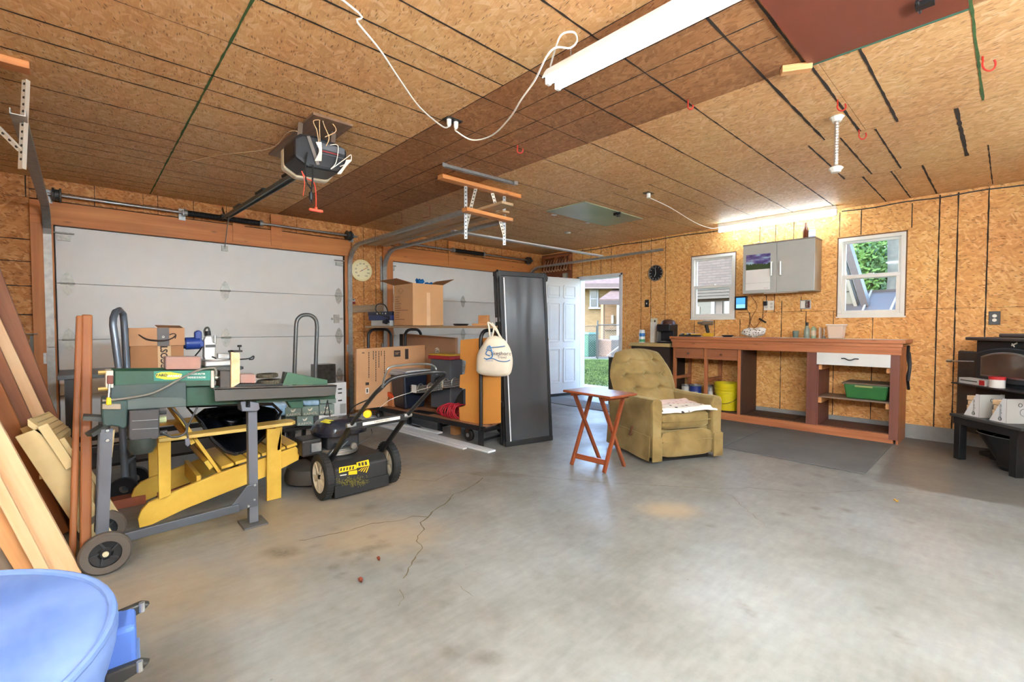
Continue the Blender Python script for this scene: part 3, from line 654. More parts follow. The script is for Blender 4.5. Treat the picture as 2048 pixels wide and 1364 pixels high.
def added_wall_strip(label, a, b, n, key):
    """unseen two tube batten added to a wall as fill light: a->b along it, n out of the wall"""
    a, b, n = Vector(a), Vector(b), Vector(n); t = thing('fluorescent_light', label, 'light', (a+b)/2); d = (b-a).normalized()
    if 'fluorescent_tube_'+key not in MATS:
        m_, nt_, b_ = _new('fluorescent_tube_'+key); b_.inputs['Emission Color'].default_value = (*TUBE_C, 1); b_.inputs['Emission Strength'].default_value = TUBE_E[key]
    B().bar(a+n*0.02, b+n*0.02, 0.04, 0.11, Z).go('housing', enamel, t, bevel=0.004)
    for s in (-1, 1):
        B().cyl(a+d*0.03+n*0.06+Z*s*0.036, b-d*0.03+n*0.06+Z*s*0.036, 0.0165, n=14).go('tube', MATS['fluorescent_tube_'+key], t, smooth=True)
        for e, f in ((a, 1), (b, -1)): B().ob(e+d*f*0.012+n*0.05+Z*s*0.036, d*0.01, n*0.03, Z*0.016).go('lamp_holder', enamel, t)
    return t
added_wall_strip('added two tube fluorescent fill light out of view on the long wall opposite the workbench', (5.0, BY0, 2.2), (7.44, BY0, 2.2), Y, 'lumber')  # unseen fill lamp, added for even brightness; only a cord hints at it
added_wall_strip('added two tube fluorescent fill light out of view on the wall facing the garage doors, nearer the lumber side', (BX1, 0.0, 1.95), (BX1, 2.44, 1.95), -X, 'behind')  # invented lamp out of view, added to brighten the garage doors and walls
added_wall_strip('added two tube fluorescent fill light out of view on the wall facing the garage doors, nearer the stove side', (BX1, 2.9, 1.95), (BX1, 5.34, 1.95), -X, 'stove')  # second invented lamp out of view, weaker fill from the stove end
# power outlet on the ceiling with two white cords
out = thing('ceiling_outlet', 'black outlet plate on the ceiling with two white plugs', 'outlet', A(905, 240, z=CZ-0.004))
c0 = A(905, 240, z=CZ)
B().box(c0+Vector((-0.035, -0.06, -0.006)), c0+Vector((0.035, 0.06, 0))).go('plate', blackm, out, bevel=0.002)
whp = M('white_plastic', (228, 224, 212), 0.45, var=0.03)
for d in (-0.028, 0.028): B().lathe([(0.0, 0), (0.016, 0), (0.015, -0.03), (0.009, -0.045), (0, -0.046)], c0+Vector((0, d, -0.006)), n=12).go('plug', whp, out, smooth=True)
def cord(name, label, pp, r, m, n=5, cat='cord'): return tag(B().tube(smoothpath(pp, n), r, 6).go(name, m, smooth=True), label, cat)
cord('extension_lead', 'white cord drooping from the ceiling outlet toward the added light opposite the workbench', [c0+Vector((0, -0.028, -0.05)), A(885, 253, z=2.45), A(840, 215, z=2.42), A(800, 160, z=2.41), A(760, 100, z=2.42), A(715, 45, z=2.44), A(685, 0, z=2.46), (4.5, -0.2, 2.46), (4.55, -0.7, 2.40), (4.8, -0.94, 2.28), (5.02, -0.95, 2.22)], 0.0045, whp)
cord('extension_lead', 'white cord sagging from the ceiling outlet and looping up to the long two tube light', [c0+Vector((0, 0.028, -0.05)), A(912, 262, z=2.44), A(945, 280, z=2.40), A(985, 270, z=2.38), A(1020, 235, z=2.37), A(1042, 200, z=2.37), A(1070, 160, z=2.39), A(1092, 115, z=2.41), A(1112, 95, z=2.45), A(1140, 96, z=2.47), A(1154, 82, z=2.49), A(1148, 65, z=2.50), A(1125, 68, z=2.49), A(1113, 90, z=2.47), (4.5, 1.72, 2.475)], 0.0045, whp)
# hatches
h1 = thing('attic_hatch', 'maroon painted attic hatch cover with hasp on the ceiling', 'hatch', (5.63, 2.3, CZ-0.01))
B().box((5.335, 1.84, CZ-0.012), (5.925, 2.79, CZ-0.001)).go('cover', M('maroon_paint', (120, 62, 46), 0.4, var=0.1, vs=3), h1)
p = A(1850, 3, z=CZ-0.012); B().box(p+Vector((-0.03, -0.02, -0.02)), p+Vector((0.03, 0.02, 0))).cyl(p+Vector((-0.02, -0.05, -0.012)), p+Vector((-0.02, 0.05, -0.012)), 0.006).go('hasp', blackm, h1)
B().box((5.335, 2.783, CZ-0.014), (5.925, 2.797, CZ-0.001)).go('edge_strip', M('teal_edge', (58, 104, 84), 0.6), h1)
p = A(1590, 121, z=CZ-0.02)-X*0.02+Y*0.075; tag(board('wood_block', p+Vector((-0.06, -0.02, 0)), p+Vector((0.06, 0.05, 0)), 0.05, 0.035, WOOD('block_pine', (206, 142, 82), (232, 176, 118), 0)), 'small pine block screwed to the ceiling at the corner of the maroon hatch', 'wood block')
h2 = thing('ceiling_panel', 'square grey green panel on the ceiling with a black latch', 'hatch', (2.63, 4.6, CZ-0.01))
B().box((2.35, 4.03, CZ-0.012), (2.915, 5.2, CZ-0.001)).go('sheet', M('grey_green_sheet', (150, 152, 122), 0.35, var=0.12, vs=2.5), h2)
p = A(1235, 425, z=CZ-0.015); B().box(p+Vector((-0.05, -0.012, -0.03)), p+Vector((0.04, 0.012, 0))).cyl(p+Vector((0, 0, -0.05)), p, 0.015).cyl(p+Vector((0.0, -0.05, -0.04)), p+Vector((0.0, 0.05, -0.035)), 0.008).go('latch', blackm, h2)
for px, py, cl_ in ((1108, 430, 'left'), (1175, 446, 'right')): q = A(px, py, z=CZ-0.013); B().box(q+Vector((-0.02, -0.03, -0.002)), q+Vector((0.02, 0.03, 0.001))).go('tape', M('white_tape', (222, 220, 212), 0.5), h2)
v1 = thing('ceiling_vent', 'small round plate with white tag on the ceiling near the corner', 'ceiling plate', A(1135, 465, z=CZ-0.004)); q = A(1135, 465, z=CZ)
B().cyl(q-Z*0.006, q, 0.05, n=16).go('plate', gal, v1); B().box(q+Vector((-0.02, -0.01, -0.012)), q+Vector((0.03, 0.03, -0.006))).go('white_tag', whp, v1)
v2 = thing('ceiling_outlet', 'dark ceiling outlet with a white plug between the two hatches', 'outlet', A(1297, 386, z=CZ-0.004)); q = A(1297, 386, z=CZ)
B().box(q+Vector((-0.035, -0.055, -0.006)), q+Vector((0.035, 0.055, 0))).go('plate', M('brown_plate', (92, 76, 52), 0.5), v2); B().cyl(q-Z*0.05, q-Z*0.006, 0.02, n=12).go('plug', whp, v2)
cord('extension_lead', 'thin white cord along the ceiling from the bench light', [A(1300, 396, z=2.53), A(1340, 415, z=2.52), A(1390, 445, z=2.515), A(1420, 456, z=2.50), A(1438, 455, z=2.51)], 0.004, whp)
# red vinyl hooks
hooks = [((1035, 298), 'beside the angled steel strip', 0.03), ((1376, 210), 'where the brown band meets the pale sheets', 0.022), ((1675, 210), 'right above the hanging white spindle', 0.035), ((1718, 268), 'right of the hanging white spindle', 0.035), ((1965, 125), 'beside the green seam line', 0.045)]
for (px, py), wh, r in hooks:
    q = A(px, py, z=CZ-0.03)
    tag(B().tube([q+Vector((0, 0, 0.03)), q+Vector((0, 0, 0.012))]+arc(q+Vector((r*0.5, r*0.4, -0.01)), r*0.75, 150, 400, (0.68, 0.73, 0), Z, 10), 0.0045, 6).go('ceiling_hook', red_m, smooth=True), 'small red screw hook in the ceiling ' + wh, 'hook')
for (px, py), wh in (((795, 425), 'nearer the brown band'), ((850, 410), 'nearer the fir beam')):
    q = A(px, py, z=CZ-0.01); e = Vector((0.68, 0.73, 0))
    tag(B().tube([q, q-Z*0.0+e*0.05, q+e*0.055-Z*0.13, q-e*0.03-Z*0.14, q-e*0.03-Z*0.10], 0.006, 6).go('bicycle_hook', M('rust_hook', (124, 62, 34), 0.5)), 'large rusty square hook hanging from the ceiling, ' + wh, 'hook')
# angle iron strip on the ceiling
tag(B().bar(A(890, 334, z=CZ-0.035), A(1032, 370, z=CZ-0.035), 0.035, 0.003).bar(A(890, 334, z=CZ-0.035)+Vector((-.017, 0, .018)), A(1032, 370, z=CZ-0.035)+Vector((-.017, 0, .018)), 0.003, 0.036).bar(A(890, 334, z=CZ-0.035), A(890, 326, z=CZ-0.002), 0.05, 0.003, (1, 0, 0)).bar(A(1032, 370, z=CZ-0.035), A(1032, 362, z=CZ-0.002), 0.05, 0.003, (1, 0, 0)).go('angle_bracket', gal), 'galvanised angle strip fixed below the ceiling between opener and fir beam', 'bracket')
# spindle hanging near the bench
sp_ = thing('hanging_spindle', 'ribbed metal rod with white flanges hanging from the ceiling', 'spindle', A(1674, 236, z=CZ)); q = A(1674, 232, z=CZ)
b = B(); zl = 0.33
b.lathe([(0.012+0.0015*(i % 2), -0.02-i*0.009) for i in range(34)], q, n=14); b.go('rod', M('rod_alu', (196, 190, 182), 0.35, 0.8), sp_, smooth=False)
for dz in (-0.003, -zl): B().lathe([(0, 0.005), (0.032, 0.004), (0.042, -0.006), (0.03, -0.02), (0.026, -0.032), (0, -0.032)], q+Z*dz, n=10).go('flange', whp, sp_)
# stove pipe collar peeking in at the right
sk = thing('stove_pipe', 'black stove pipe with flared ceiling collar above the wood stove', 'stove pipe', (6.58, 6.05, 0.9))
blk_matt = M('stove_black', (30, 32, 34), 0.55, var=0.25, bmp=0.05)
B().cyl((6.58, 6.05, 1.16), (6.58, 6.05, CZ-0.12), 0.076, n=24).go('pipe', blk_matt, sk, smooth=True)
B().lathe([(0.0, 0), (0.24, 0), (0.235, -0.02), (0.14, -0.05), (0.09, -0.075), (0.085, -0.12), (0.07, -0.12)], (6.58, 6.05, CZ-0.001), n=28).go('collar', blk_matt, sk, smooth=True)
# ---- garage door opener
op = thing('garage_opener', 'black garage door opener with rail, on a plywood ceiling board', 'garage opener', (2.6, 1.2, 2.3))
B().box((2.08, 1.11, CZ-0.018), (3.03, 1.37, CZ-0.001)).go('ceiling_board', WOOD('opener_ply', (104, 78, 58), (136, 104, 78), 0), op)
body = [(1.02, 2.40), (1.06, 2.43), (1.15, 2.44), (1.28, 2.43), (1.36, 2.40), (1.36, 2.30), (1.31, 2.235), (1.10, 2.225), (1.02, 2.27)]
B().prism([(2.72, a, b_) for a, b_ in body], (0.24, 0, 0)).go('motor_case', M('opener_black', (34, 36, 40), 0.4, var=0.1), op, bevel=0.02)
B().prism([(2.66, 1.0+(a-1.0)*1.02, b_-0.012) for a, b_ in body], (0.07, 0, 0)).go('lens_cover', M('opener_lens', (198, 186, 160), 0.3), op, bevel=0.015)
B().box((2.961, 1.15, 2.36), (2.963, 1.34, 2.40)).box((2.961, 1.17, 2.33), (2.963, 1.33, 2.335)).go('label_plate', M('opener_label', (86, 88, 92), 0.5), op)
B().box((2.9612, 1.18, 2.345), (2.9635, 1.30, 2.353)).go('red_stripe', M('opener_red', (150, 40, 40), 0.5), op)
for y in (1.08, 1.30): B().bar((2.86, y, 2.42), (2.86, y+0.01, CZ-0.02), 0.03, 0.003, (1, 0, 0)).go('hanger', M('hanger_brown', (112, 92, 76), 0.5, 0.5), op)
B().bar((2.964, 1.10, 2.42), (2.966, 1.16, 2.25), 0.022, 0.003, (1, 0, 0)).go('front_strap', M('strap_grey', (120, 112, 104), 0.5, 0.4), op)
rp, rq = Vector((2.72, 1.16, 2.29)), A(450, 434, x=0.18)
B().bar(rp, rq, 0.05, 0.012).bar(rp+Vector((0, 0.022, -0.012)), rq+Vector((0, 0.022, -0.012)), 0.006, 0.03).bar(rp+Vector((0, -0.022, -0.012)), rq+Vector((0, -0.022, -0.012)), 0.006, 0.03).go('rail', M('rail_grey', (104, 116, 116), 0.4, 0.6), op)
for t_ in (0.12, 0.42, 0.75): q = rp.lerp(rq, t_); B().ob(q+Z*0.02, (rq-rp).normalized()*0.12, Y*0.028, Z*0.008).go('rail_clip', M('rail_clip_black', (40, 44, 40), 0.5), op)
B().bar(rq, (0.05, rq.y, CZ-0.04), 0.04, 0.006, Y).ob(rq+Vector((0.02, 0, 0)), X*0.03, Y*0.04, Z*0.02).cyl(rq+Vector((0, -0.06, 0)), rq+Vector((0, 0.06, 0)), 0.008).go('header_bracket', M('bracket_dark', (64, 66, 62), 0.4, 0.7), op)
B().bar(rp.lerp(rq, 0.93)-Z*0.03, (-0.02, 1.22, 2.08), 0.03, 0.004, (0, 1, 0)).go('door_arm', gal, op)
wt = M('white_wire', (226, 218, 204), 0.5); tan = M('tan_wire', (206, 170, 128), 0.5)
def pp_(*l, x=2.98): return [A(a, b, x=x) for a, b in l]
B().tube(smoothpath(pp_((638, 288), (634, 262), (628, 241), (660, 244), (672, 262), (650, 274)), 6), 0.003, 5).go('wire', tan, op)
B().tube(smoothpath(pp_((640, 282), (639, 250), (640, 222), (648, 250), (658, 275), (652, 292)), 6), 0.003, 5).go('wire', tan, op)
B().tube(smoothpath([A(360, 328, z=2.548), A(440, 310, z=2.545), A(540, 297, z=2.53), A(575, 265, z=2.52), A(602, 268, z=2.50), A(625, 312, z=2.36), A(650, 335, z=2.26), A(668, 346, z=2.25)], 6), 0.003, 5).go('wire', tan, op)
B().tube(smoothpath(pp_((660, 290), (676, 292), (672, 325), (662, 338), (690, 318), (702, 310), (700, 324), (680, 333)), 6), 0.003, 5).go('wire', wt, op)
for cpx, cpy, s in (((641, 298), None, 1), ((690, 330), None, -1)):
    for i in range(7):
        o_ = (i-3)*1.6; B().tube(smoothpath(pp_((cpx[0]-4+o_, cpx[1]-14), (cpx[0]+o_*0.4, cpx[1]+4), (cpx[0]-5+o_*1.2, cpx[1]+24)) if s == 1 else pp_((cpx[0]+8+o_, cpx[1]-10), (cpx[0]+o_*0.4, cpx[1]+2), (cpx[0]-12+o_*0.6, cpx[1]+18)), 4), 0.004, 5).go('wire', wt, op)
B().tube(smoothpath(pp_((615, 305), (611, 330), (612, 360), (620, 375), (624, 378)), 6), 0.005, 6).go('cord', blackm, op); B().tube(smoothpath(pp_((626, 330), (625, 360), (622, 390)), 4), 0.006, 6).go('cord', blackm, op)
q = A(622, 396, x=2.98); B().lathe([(0.0, 0.04), (0.012, 0.035), (0.014, 0), (0.010, -0.012), (0, -0.012)], q, n=10).cyl(q-Z*0.035+Y*0.006, q-Z*0.012+Y*0.006, 0.0025, n=5).cyl(q-Z*0.035-Y*0.006, q-Z*0.012-Y*0.006, 0.0025, n=5).go('plug', blackm, op, smooth=True)
rd = M('red_cord', (222, 70, 48), 0.5)
B().tube(smoothpath(pp_((603, 342), (612, 356), (628, 366), (632, 392), (632, 414)), 5), 0.0035, 6).go('release_cord', rd, op); B().tube(smoothpath(pp_((604, 345), (609, 365), (606, 392)), 4), 0.002, 6).go('release_cord', rd, op)
q = A(632, 420, x=2.98); B().box(q+Vector((-0.012, -0.045, -0.012)), q+Vector((0.012, 0.045, 0.006))).cyl(q, q+Z*0.02, 0.01).go('pull_handle', M('red_handle', (232, 84, 60), 0.35), op, bevel=0.008)
# ---- things on the garage door wall
th_ = thing('dial_thermometer', 'round cream dial thermometer on the strand board between the garage doors', 'thermometer', (0.012, 2.86, 1.9)); q = A(723, 541, x=0.012)
B().lathe([(0, 0.018), (0.135, 0.018), (0.148, 0.012), (0.15, 0), (0, 0)], q, X, 40).go('case', M('thermo_cream', (232, 220, 168), 0.35, var=0.04), th_, smooth=True)
B().lathe([(0, 0.0195), (0.118, 0.0195), (0.118, 0.018)], q, X, 36).go('dial', M('thermo_dial', (236, 228, 186), 0.5, var=0.03), th_)
ink = M('print_ink', (46, 44, 38), 0.7, var=0)
for i, tx in enumerate(('60', '40', '20', '0', '20', '40', '60', '80', '100', '120')):
    a = R(235-i*32); lettering(tx, 0.032, q+X*0.0205+Y*math.cos(a)*0.092+Z*math.sin(a)*0.092, Y, Z, ink, th_, 'numeral')
B().bar(q+X*0.022+Vector((0, -0.035, -0.02)), q+X*0.022+Vector((0, 0.085, 0.05)), 0.006, 0.002, X).go('needle', M('needle_red', (200, 70, 40), 0.5), th_)
B().lathe([(0, 0.004), (0.008, 0.004), (0.01, 0)], q+X*0.02, X, 12).go('hub', gal, th_)
al = thing('co_alarm', 'small red and grey alarm unit below the dial thermometer', 'alarm', A(705, 603, x=0.01)); q = A(705, 603, x=0.0)
B().box(q+Vector((0, -0.03, -0.035)), q+Vector((0.03, 0.03, 0.04))).go('case', M('alarm_red', (130, 34, 30), 0.45), al, bevel=0.006); B().box(q+Vector((0.03, -0.022, 0.0)), q+Vector((0.033, 0.022, 0.034))).go('face', M('alarm_face', (198, 200, 200), 0.4), al); B().box(q+Vector((0.033, -0.014, 0.012)), q+Vector((0.0345, 0.014, 0.028))).go('screen', M('alarm_lcd', (60, 66, 62), 0.3), al)
tag(board('wall_cleat', A(694, 619, x=0.022), A(766, 616, x=0.022), 0.04, 0.10, WOOD('grey_cleat', (122, 100, 78), (160, 136, 108), 0)), 'grey weathered board screwed across the wall under the red alarm', 'board')
sb = thing('shelf_bracket', 'small grey L shaped bracket on the strand board by the lumber', 'bracket', A(60, 690, x=0.0)); p, r_ = A(36, 668, x=0.02), A(76, 668, x=0.02)
B().bar(p-Y*0.2, r_, 0.12, 0.008).go('arm', M('bracket_grey', (104, 106, 98), 0.5, 0.3), sb); B().bar(A(65, 671, x=0.02), A(62, 712, x=0.02), 0.03, 0.01, X).go('upright', MATS['bracket_grey'], sb)
# ================================================================= WORKBENCH WALL
BF = 5.978
bw = WOOD('bench_fir', (150, 86, 50), (192, 122, 78), axis=0, scale=0.8, obj=False)
bwz = WOOD('bench_fir_post', (146, 84, 48), (186, 118, 74), axis=2, scale=0.8, obj=False)
mar = WOOD('maroon_ply', (98, 54, 42), (126, 74, 60), axis=2, scale=0.35, obj=False, knots=False)
dkply = M('dark_side_panel', (66, 40, 30), 0.6, var=0.15)
wbn = thing('workbench', 'long stained fir workbench with pale top, two small drawers and one white drawer', 'workbench', (4.13, 6.2, 0))
B().box((2.915, BF-0.02, 1.036), (5.372, WY-0.002, 1.056)).go('worktop', M('bench_top_pale', (214, 206, 192), 0.4, var=0.05), wbn, bevel=0.002)
B().box((2.90, BF-0.045, 1.02), (5.385, BF-0.02, 1.058)).box((5.372, BF-0.045, 1.02), (5.395, WY-0.002, 1.058)).go('edge_moulding', bw, wbn, bevel=0.004)
B().box((2.915, BF-0.03, 0.985), (5.375, BF-0.0, 1.02)).go('cove_strip', bw, wbn, bevel=0.004)
B().box((2.93, BF-0.022, 0.905), (5.366, BF+0.016, 0.985)).go('front_rail', bw, wbn, bevel=0.003)
B().box((5.33, BF+0.016, 0.905), (5.366, WY-0.003, 0.985)).go('side_rail', bw, wbn, bevel=0.003)
B().box((2.93, BF-0.005, 0.0), (5.313, BF+0.033, 0.094)).go('base_plate', bw, wbn, bevel=0.003)
for x0, x1, nm in ((2.935, 2.975, 'post'), (3.37, 3.41, 'post'), (3.792, 3.832, 'post')): B().box((x0, BF-0.002, 0.09), (x1, BF+0.034, 0.905)).go(nm, bwz, wbn, bevel=0.003)
for x in (2.955, 3.39): B().box((x-0.02, WY-0.05, 0.09), (x+0.02, WY-0.014, 0.905)).go('back_post', bwz, wbn, bevel=0.003)
for x in (2.955, 3.39): B().box((x-0.015, BF+0.03, 0.47), (x+0.02, WY-0.05, 0.51)).go('side_cleat', bw, wbn)
for x0, x1 in ((2.977, 3.366), (3.413, 3.789)):
    d = B().box((x0, BF-0.014, 0.765), (x1, BF+0.004, 0.90)).go('drawer', WOOD('drawer_front', (134, 80, 50), (160, 102, 66), 0, 0.6, obj=False, knots=False), wbn, bevel=0.003)
    B().box((x0+0.01, BF+0.004, 0.785), (x1-0.01, WY-0.1, 0.89)).go('drawer_box', dkply, d)
    B().lathe([(0, 0.03), (0.012, 0.027), (0.015, 0.018), (0.006, 0.008), (0.008, 0)], ((x0+x1)/2, BF-0.014, 0.835), (0, -1, 0), 14).go('knob', M('chrome', (210, 208, 204), 0.15, 1.0), d, smooth=True)
B().box((2.94, BF+0.04, 0.09), (3.80, WY-0.015, 0.11)).go('lower_shelf', dkply, wbn)
B().box((3.832, BF, 0.094), (3.85, WY-0.013, 0.905)).go('divider', dkply, wbn)
B().box((3.85, BF+0.033, 0.085), (4.545, WY-0.012, 0.10)).go('bay_floor', dkply, wbn); B().box((4.66, BF+0.033, 0.085), (5.28, WY-0.012, 0.10)).go('bay_floor', M('bay_floor_brown', (96, 62, 48), 0.6, var=0.15), wbn)
B().box((3.95, BF+0.12, 0.10), (4.4, BF+0.34, 0.106)).go('dark_mat', M('dark_tray', (42, 26, 18), 0.6), wbn)
B().box((4.545, BF-0.008, 0.094), (4.645, BF+0.012, 0.905)).box((4.64, BF+0.012, 0.094), (4.655, WY-0.013, 0.905)).go('maroon_panel', mar, wbn)
B().box((5.278, BF-0.008, 0.045), (5.352, BF+0.012, 0.905)).go('maroon_panel', mar, wbn)
B().box((5.352-0.02, BF+0.012, 0.0), (5.352, WY-0.013, 0.905)).go('end_panel', bwz, wbn)
d = B().box((4.642, BF-0.022, 0.775), (5.280, BF-0.006, 0.908)).go('white_drawer', M('drawer_white', (214, 217, 214), 0.4, var=0.04), wbn, bevel=0.002); d['label'] = 'white drawer front'
B().box((4.67, BF-0.006, 0.79), (5.25, WY-0.1, 0.90)).go('drawer_box', dkply, d)
q = Vector((4.945, BF-0.024, 0.845)); B().tube(smoothpath([q+Vector((-0.075, 0, 0.006)), q+Vector((-0.045, -0.012, 0.008)), q+Vector((-0.02, -0.018, -0.004)), q+Vector((0, -0.02, -0.008)), q+Vector((0.02, -0.018, -0.004)), q+Vector((0.045, -0.012, 0.008)), q+Vector((0.075, 0, 0.006))], 5), 0.006, 7).go('handle', blackm, d, smooth=True)
B().box((4.655, BF+0.03, 0.405), (5.29, WY-0.1, 0.42)).go('shelf', M('shelf_grey_brown', (120, 100, 84), 0.5, var=0.15), wbn)
for x0, x1 in ((4.655, 4.685), (5.245, 5.278)):
    for z in (0.375, 0.745): B().box((x0, BF+0.02, z-0.03), (x1, WY-0.12, z+0.028)).go('cleat', WOOD('cleat_pine', (190, 126, 70), (220, 160, 102), 1, obj=False), wbn)
st = thing('hanging_strap', 'black webbing strap hanging on the right end of the workbench', 'strap', (5.41, 6.2, 0.5))
B().tube(smoothpath([A(1817, 692, x=5.40), A(1816, 715, x=5.405), A(1819, 735, x=5.42), A(1815, 755, x=5.41), A(1817, 778, x=5.41)], 5), [0.014]*21, 6).go('webbing', blackm, st); B().tube(smoothpath([A(1819, 705, x=5.41), A(1821, 730, x=5.43), A(1817, 762, x=5.42)], 5), 0.01, 6).go('loop', M('strap_grey2', (58, 56, 58), 0.5), st)
mat_ = thing('floor_mat', 'dark grey rubber mat on the floor in front of the workbench', 'mat', (4.2, 5.2, 0))
rub = M('rubber_mat', (92, 92, 90), 0.75, var=0.12, vs=3, bmp=0.1, bs=90)
for x0, x1 in ((3.07, 4.18), (4.19, 5.315)): B().box((x0, 4.585, 0.0), (x1, 5.955, 0.011)).go('tile', rub, mat_, bevel=0.004)
# ---- under the bench
bu = thing('bucket', 'yellow plastic pail with wire bail under the workbench', 'bucket', (3.62, 6.17, 0.11))
o_ = Vector((3.60, 6.16, 0.111)); ym = M('pail_yellow', (216, 196, 26), 0.4, var=0.04)
B().lathe([(0, 0.004), (0.128, 0), (0.145, 0.22), (0.152, 0.225), (0.152, 0.245), (0.148, 0.25), (0.157, 0.262), (0.157, 0.282), (0.15, 0.288), (0.158, 0.30), (0.158, 0.325), (0.163, 0.345), (0.155, 0.35), (0.148, 0.34), (0.126, 0.012), (0, 0.012)], o_, n=32).go('pail', ym, bu, smooth=True)
B().tube(smoothpath([o_+Vector((-0.165, -0.02, 0.20)), o_+Vector((-0.13, -0.11, 0.14)), o_+Vector((-0.05, -0.165, 0.10)), o_+Vector((0.05, -0.165, 0.10)), o_+Vector((0.13, -0.11, 0.14)), o_+Vector((0.165, -0.02, 0.20))], 5), 0.003, 6).go('bail', blackm, bu)
def can(label, o, r, h, body, band=None, txt=None):
    t = thing('paint_can', label, 'paint can', o); o = Vector(o)
    B().lathe([(0, 0), (r, 0), (r*1.03, 0.004), (r, 0.008), (r, h-0.01), (r*1.04, h-0.005), (r*1.02, h), (r*0.9, h), (r*0.88, h-0.006), (0, h-0.006)], o, n=24).go('can', gal, t, smooth=True)
    B().lathe([(r*1.005, 0.014), (r*1.005, h-0.018)], o, n=24).go('paper_label', M('label_'+label[:14], body, 0.5, var=0.05), t, smooth=True)
    if txt: lettering(txt, 0.022, o+Vector((0.35*r, -r*1.03, h*0.45)), (0.94, 0.3, 0), Z, M('label_white', (230, 230, 226), 0.5, var=0), t)
    B().tube(arc(o+Z*h*0.75, r*1.04, 180, 360, X, (0, -0.8, -0.6), 10), 0.002, 5).go('wire_handle', gal, t)
    return t
sh = thing('low_stand', 'dark low shelf holding paint cans in the left bay of the workbench', 'shelf', (3.17, 6.2, 0.11))
zt = A(1390, 793, y=6.10).z
B().box((2.99, BF+0.05, zt-0.02), (3.36, WY-0.06, zt)).go('board', dkply, sh)
for x in (3.0, 3.34): B().box((x-0.012, BF+0.06, 0.111), (x+0.012, WY-0.07, zt-0.02)).go('leg', dkply, sh)
can('white paint can behind the recliner in the workbench bay', (3.02+0.04, 6.12, zt), 0.062, 0.15, (212, 212, 208))
can('blue labelled paint can between two pale cans in the workbench bay', (3.20, 6.10, zt), 0.075, 0.165, (36, 58, 132), txt='COLOUR')
can('pale paint can beside the middle post of the workbench', (3.325-0.03, 6.30, zt), 0.055, 0.15, (196, 200, 198))
jug = thing('spray_can', 'tall white and black can squeezed beside the yellow pail', 'can', (3.445, 6.05, 0.11)); B().lathe([(0, 0), (0.032, 0), (0.032, 0.2), (0.028, 0.23), (0.012, 0.24), (0.012, 0.27), (0, 0.27)], (3.428, 6.045, 0.111), n=16).go('can', M('can_white2', (190, 192, 190), 0.4), jug, smooth=True); B().lathe([(0.0325, 0.05), (0.0325, 0.12)], (3.428, 6.045, 0.111), n=16).go('band', blackm, jug)
tb = thing('storage_tote', 'green plastic tote with brown lid on the workbench shelf', 'tote', (5.08, 6.2, 0.42))
o_ = Vector((5.07, 6.20, 0.421))
def taper(b, o, w0, d0, w1, d1, h):
    o = Vector(o); return b.add([o+Vector((sx*w/2, sy*d/2, z)) for w, d, z in ((w0, d0, 0), (w1, d1, h)) for sx, sy in ((-1, -1), (1, -1), (1, 1), (-1, 1))], [(0, 3, 2, 1), (4, 5, 6, 7), (0, 1, 5, 4), (1, 2, 6, 5), (2, 3, 7, 6), (3, 0, 4, 7)])
taper(B(), o_, 0.34, 0.30, 0.385, 0.345, 0.155).go('tub', M('tote_green', (44, 106, 52), 0.4), tb, bevel=0.015)
taper(B(), o_+Z*0.155, 0.42, 0.37, 0.40, 0.35, 0.018).go('lid', M('tote_lid', (108, 92, 74), 0.5), tb, bevel=0.006); B().box(o_+Vector((-0.09, -0.178, 0.128)), o_+Vector((0.06, -0.17, 0.146))).go('latch', M('tote_latch', (150, 150, 90), 0.4), tb)
# ---- small cabinets left of the bench
tc = thing('small_cabinet', 'dark cabinet with tan top beside the workbench carrying the coffee maker', 'cabinet', (2.58, 6.2, 0))
B().box((2.245, 5.96, 0.905), (2.885, WY-0.005, 0.955)).go('top', M('tan_top', (184, 158, 106), 0.45), tc, bevel=0.006)
B().box((2.26, 6.0, 0.0), (2.87, WY-0.01, 0.905)).go('body', M('cabinet_dark', (46, 32, 26), 0.6), tc)
bn = thing('waste_bin', 'dark upright cabinet with pale rim between the entry door and the recliner', 'cabinet', (1.98, 6.1, 0))
zt2 = A(1219, 713, y=5.9).z; xl = A(1217, 713, y=5.9).x
B().box((xl, 5.9, 0.0), (2.238, 6.36, zt2-0.012)).go('body', M('bin_dark', (58, 54, 46), 0.5), bn, bevel=0.004); B().box((xl-0.004, 5.895, zt2-0.012), (2.242, 6.365, zt2)).go('rim', M('bin_rim', (190, 192, 188), 0.5), bn)
zc = 0.956
cm_ = thing('coffee_maker', 'black pod coffee maker with brown lid on the tan topped cabinet', 'coffee maker', (2.72, 6.2, zc))
o_ = Vector((2.745, 6.14, zc)); bp = M('coffee_black', (30, 30, 34), 0.3, var=0.1)
B().box(o_+Vector((-0.10, -0.10, 0)), o_+Vector((0.10, 0.14, 0.02))).box(o_+Vector((-0.10, 0.02, 0.02)), o_+Vector((0.10, 0.14, 0.20))).box(o_+Vector((-0.10, -0.10, 0.17)), o_+Vector((0.10, 0.14, 0.27))).go('body', bp, cm_, bevel=0.02)
B().lathe([(0.0, 0.08), (0.05, 0.075), (0.09, 0.05), (0.105, 0.0)], o_+Vector((0.01, 0.03, 0.262)), n=24).go('lid', M('coffee_brown', (74, 44, 34), 0.4), cm_, smooth=True)
B().box(o_+Vector((-0.13, -0.06, 0)), o_+Vector((-0.10, 0.12, 0.25))).go('water_tank', M('tank_smoke', (110, 108, 104), 0.2, alpha=0.8), cm_, bevel=0.01); B().box(o_+Vector((-0.04, -0.105, 0.02)), o_+Vector((0.05, -0.02, 0.03))).go('drip_tray', gal, cm_)
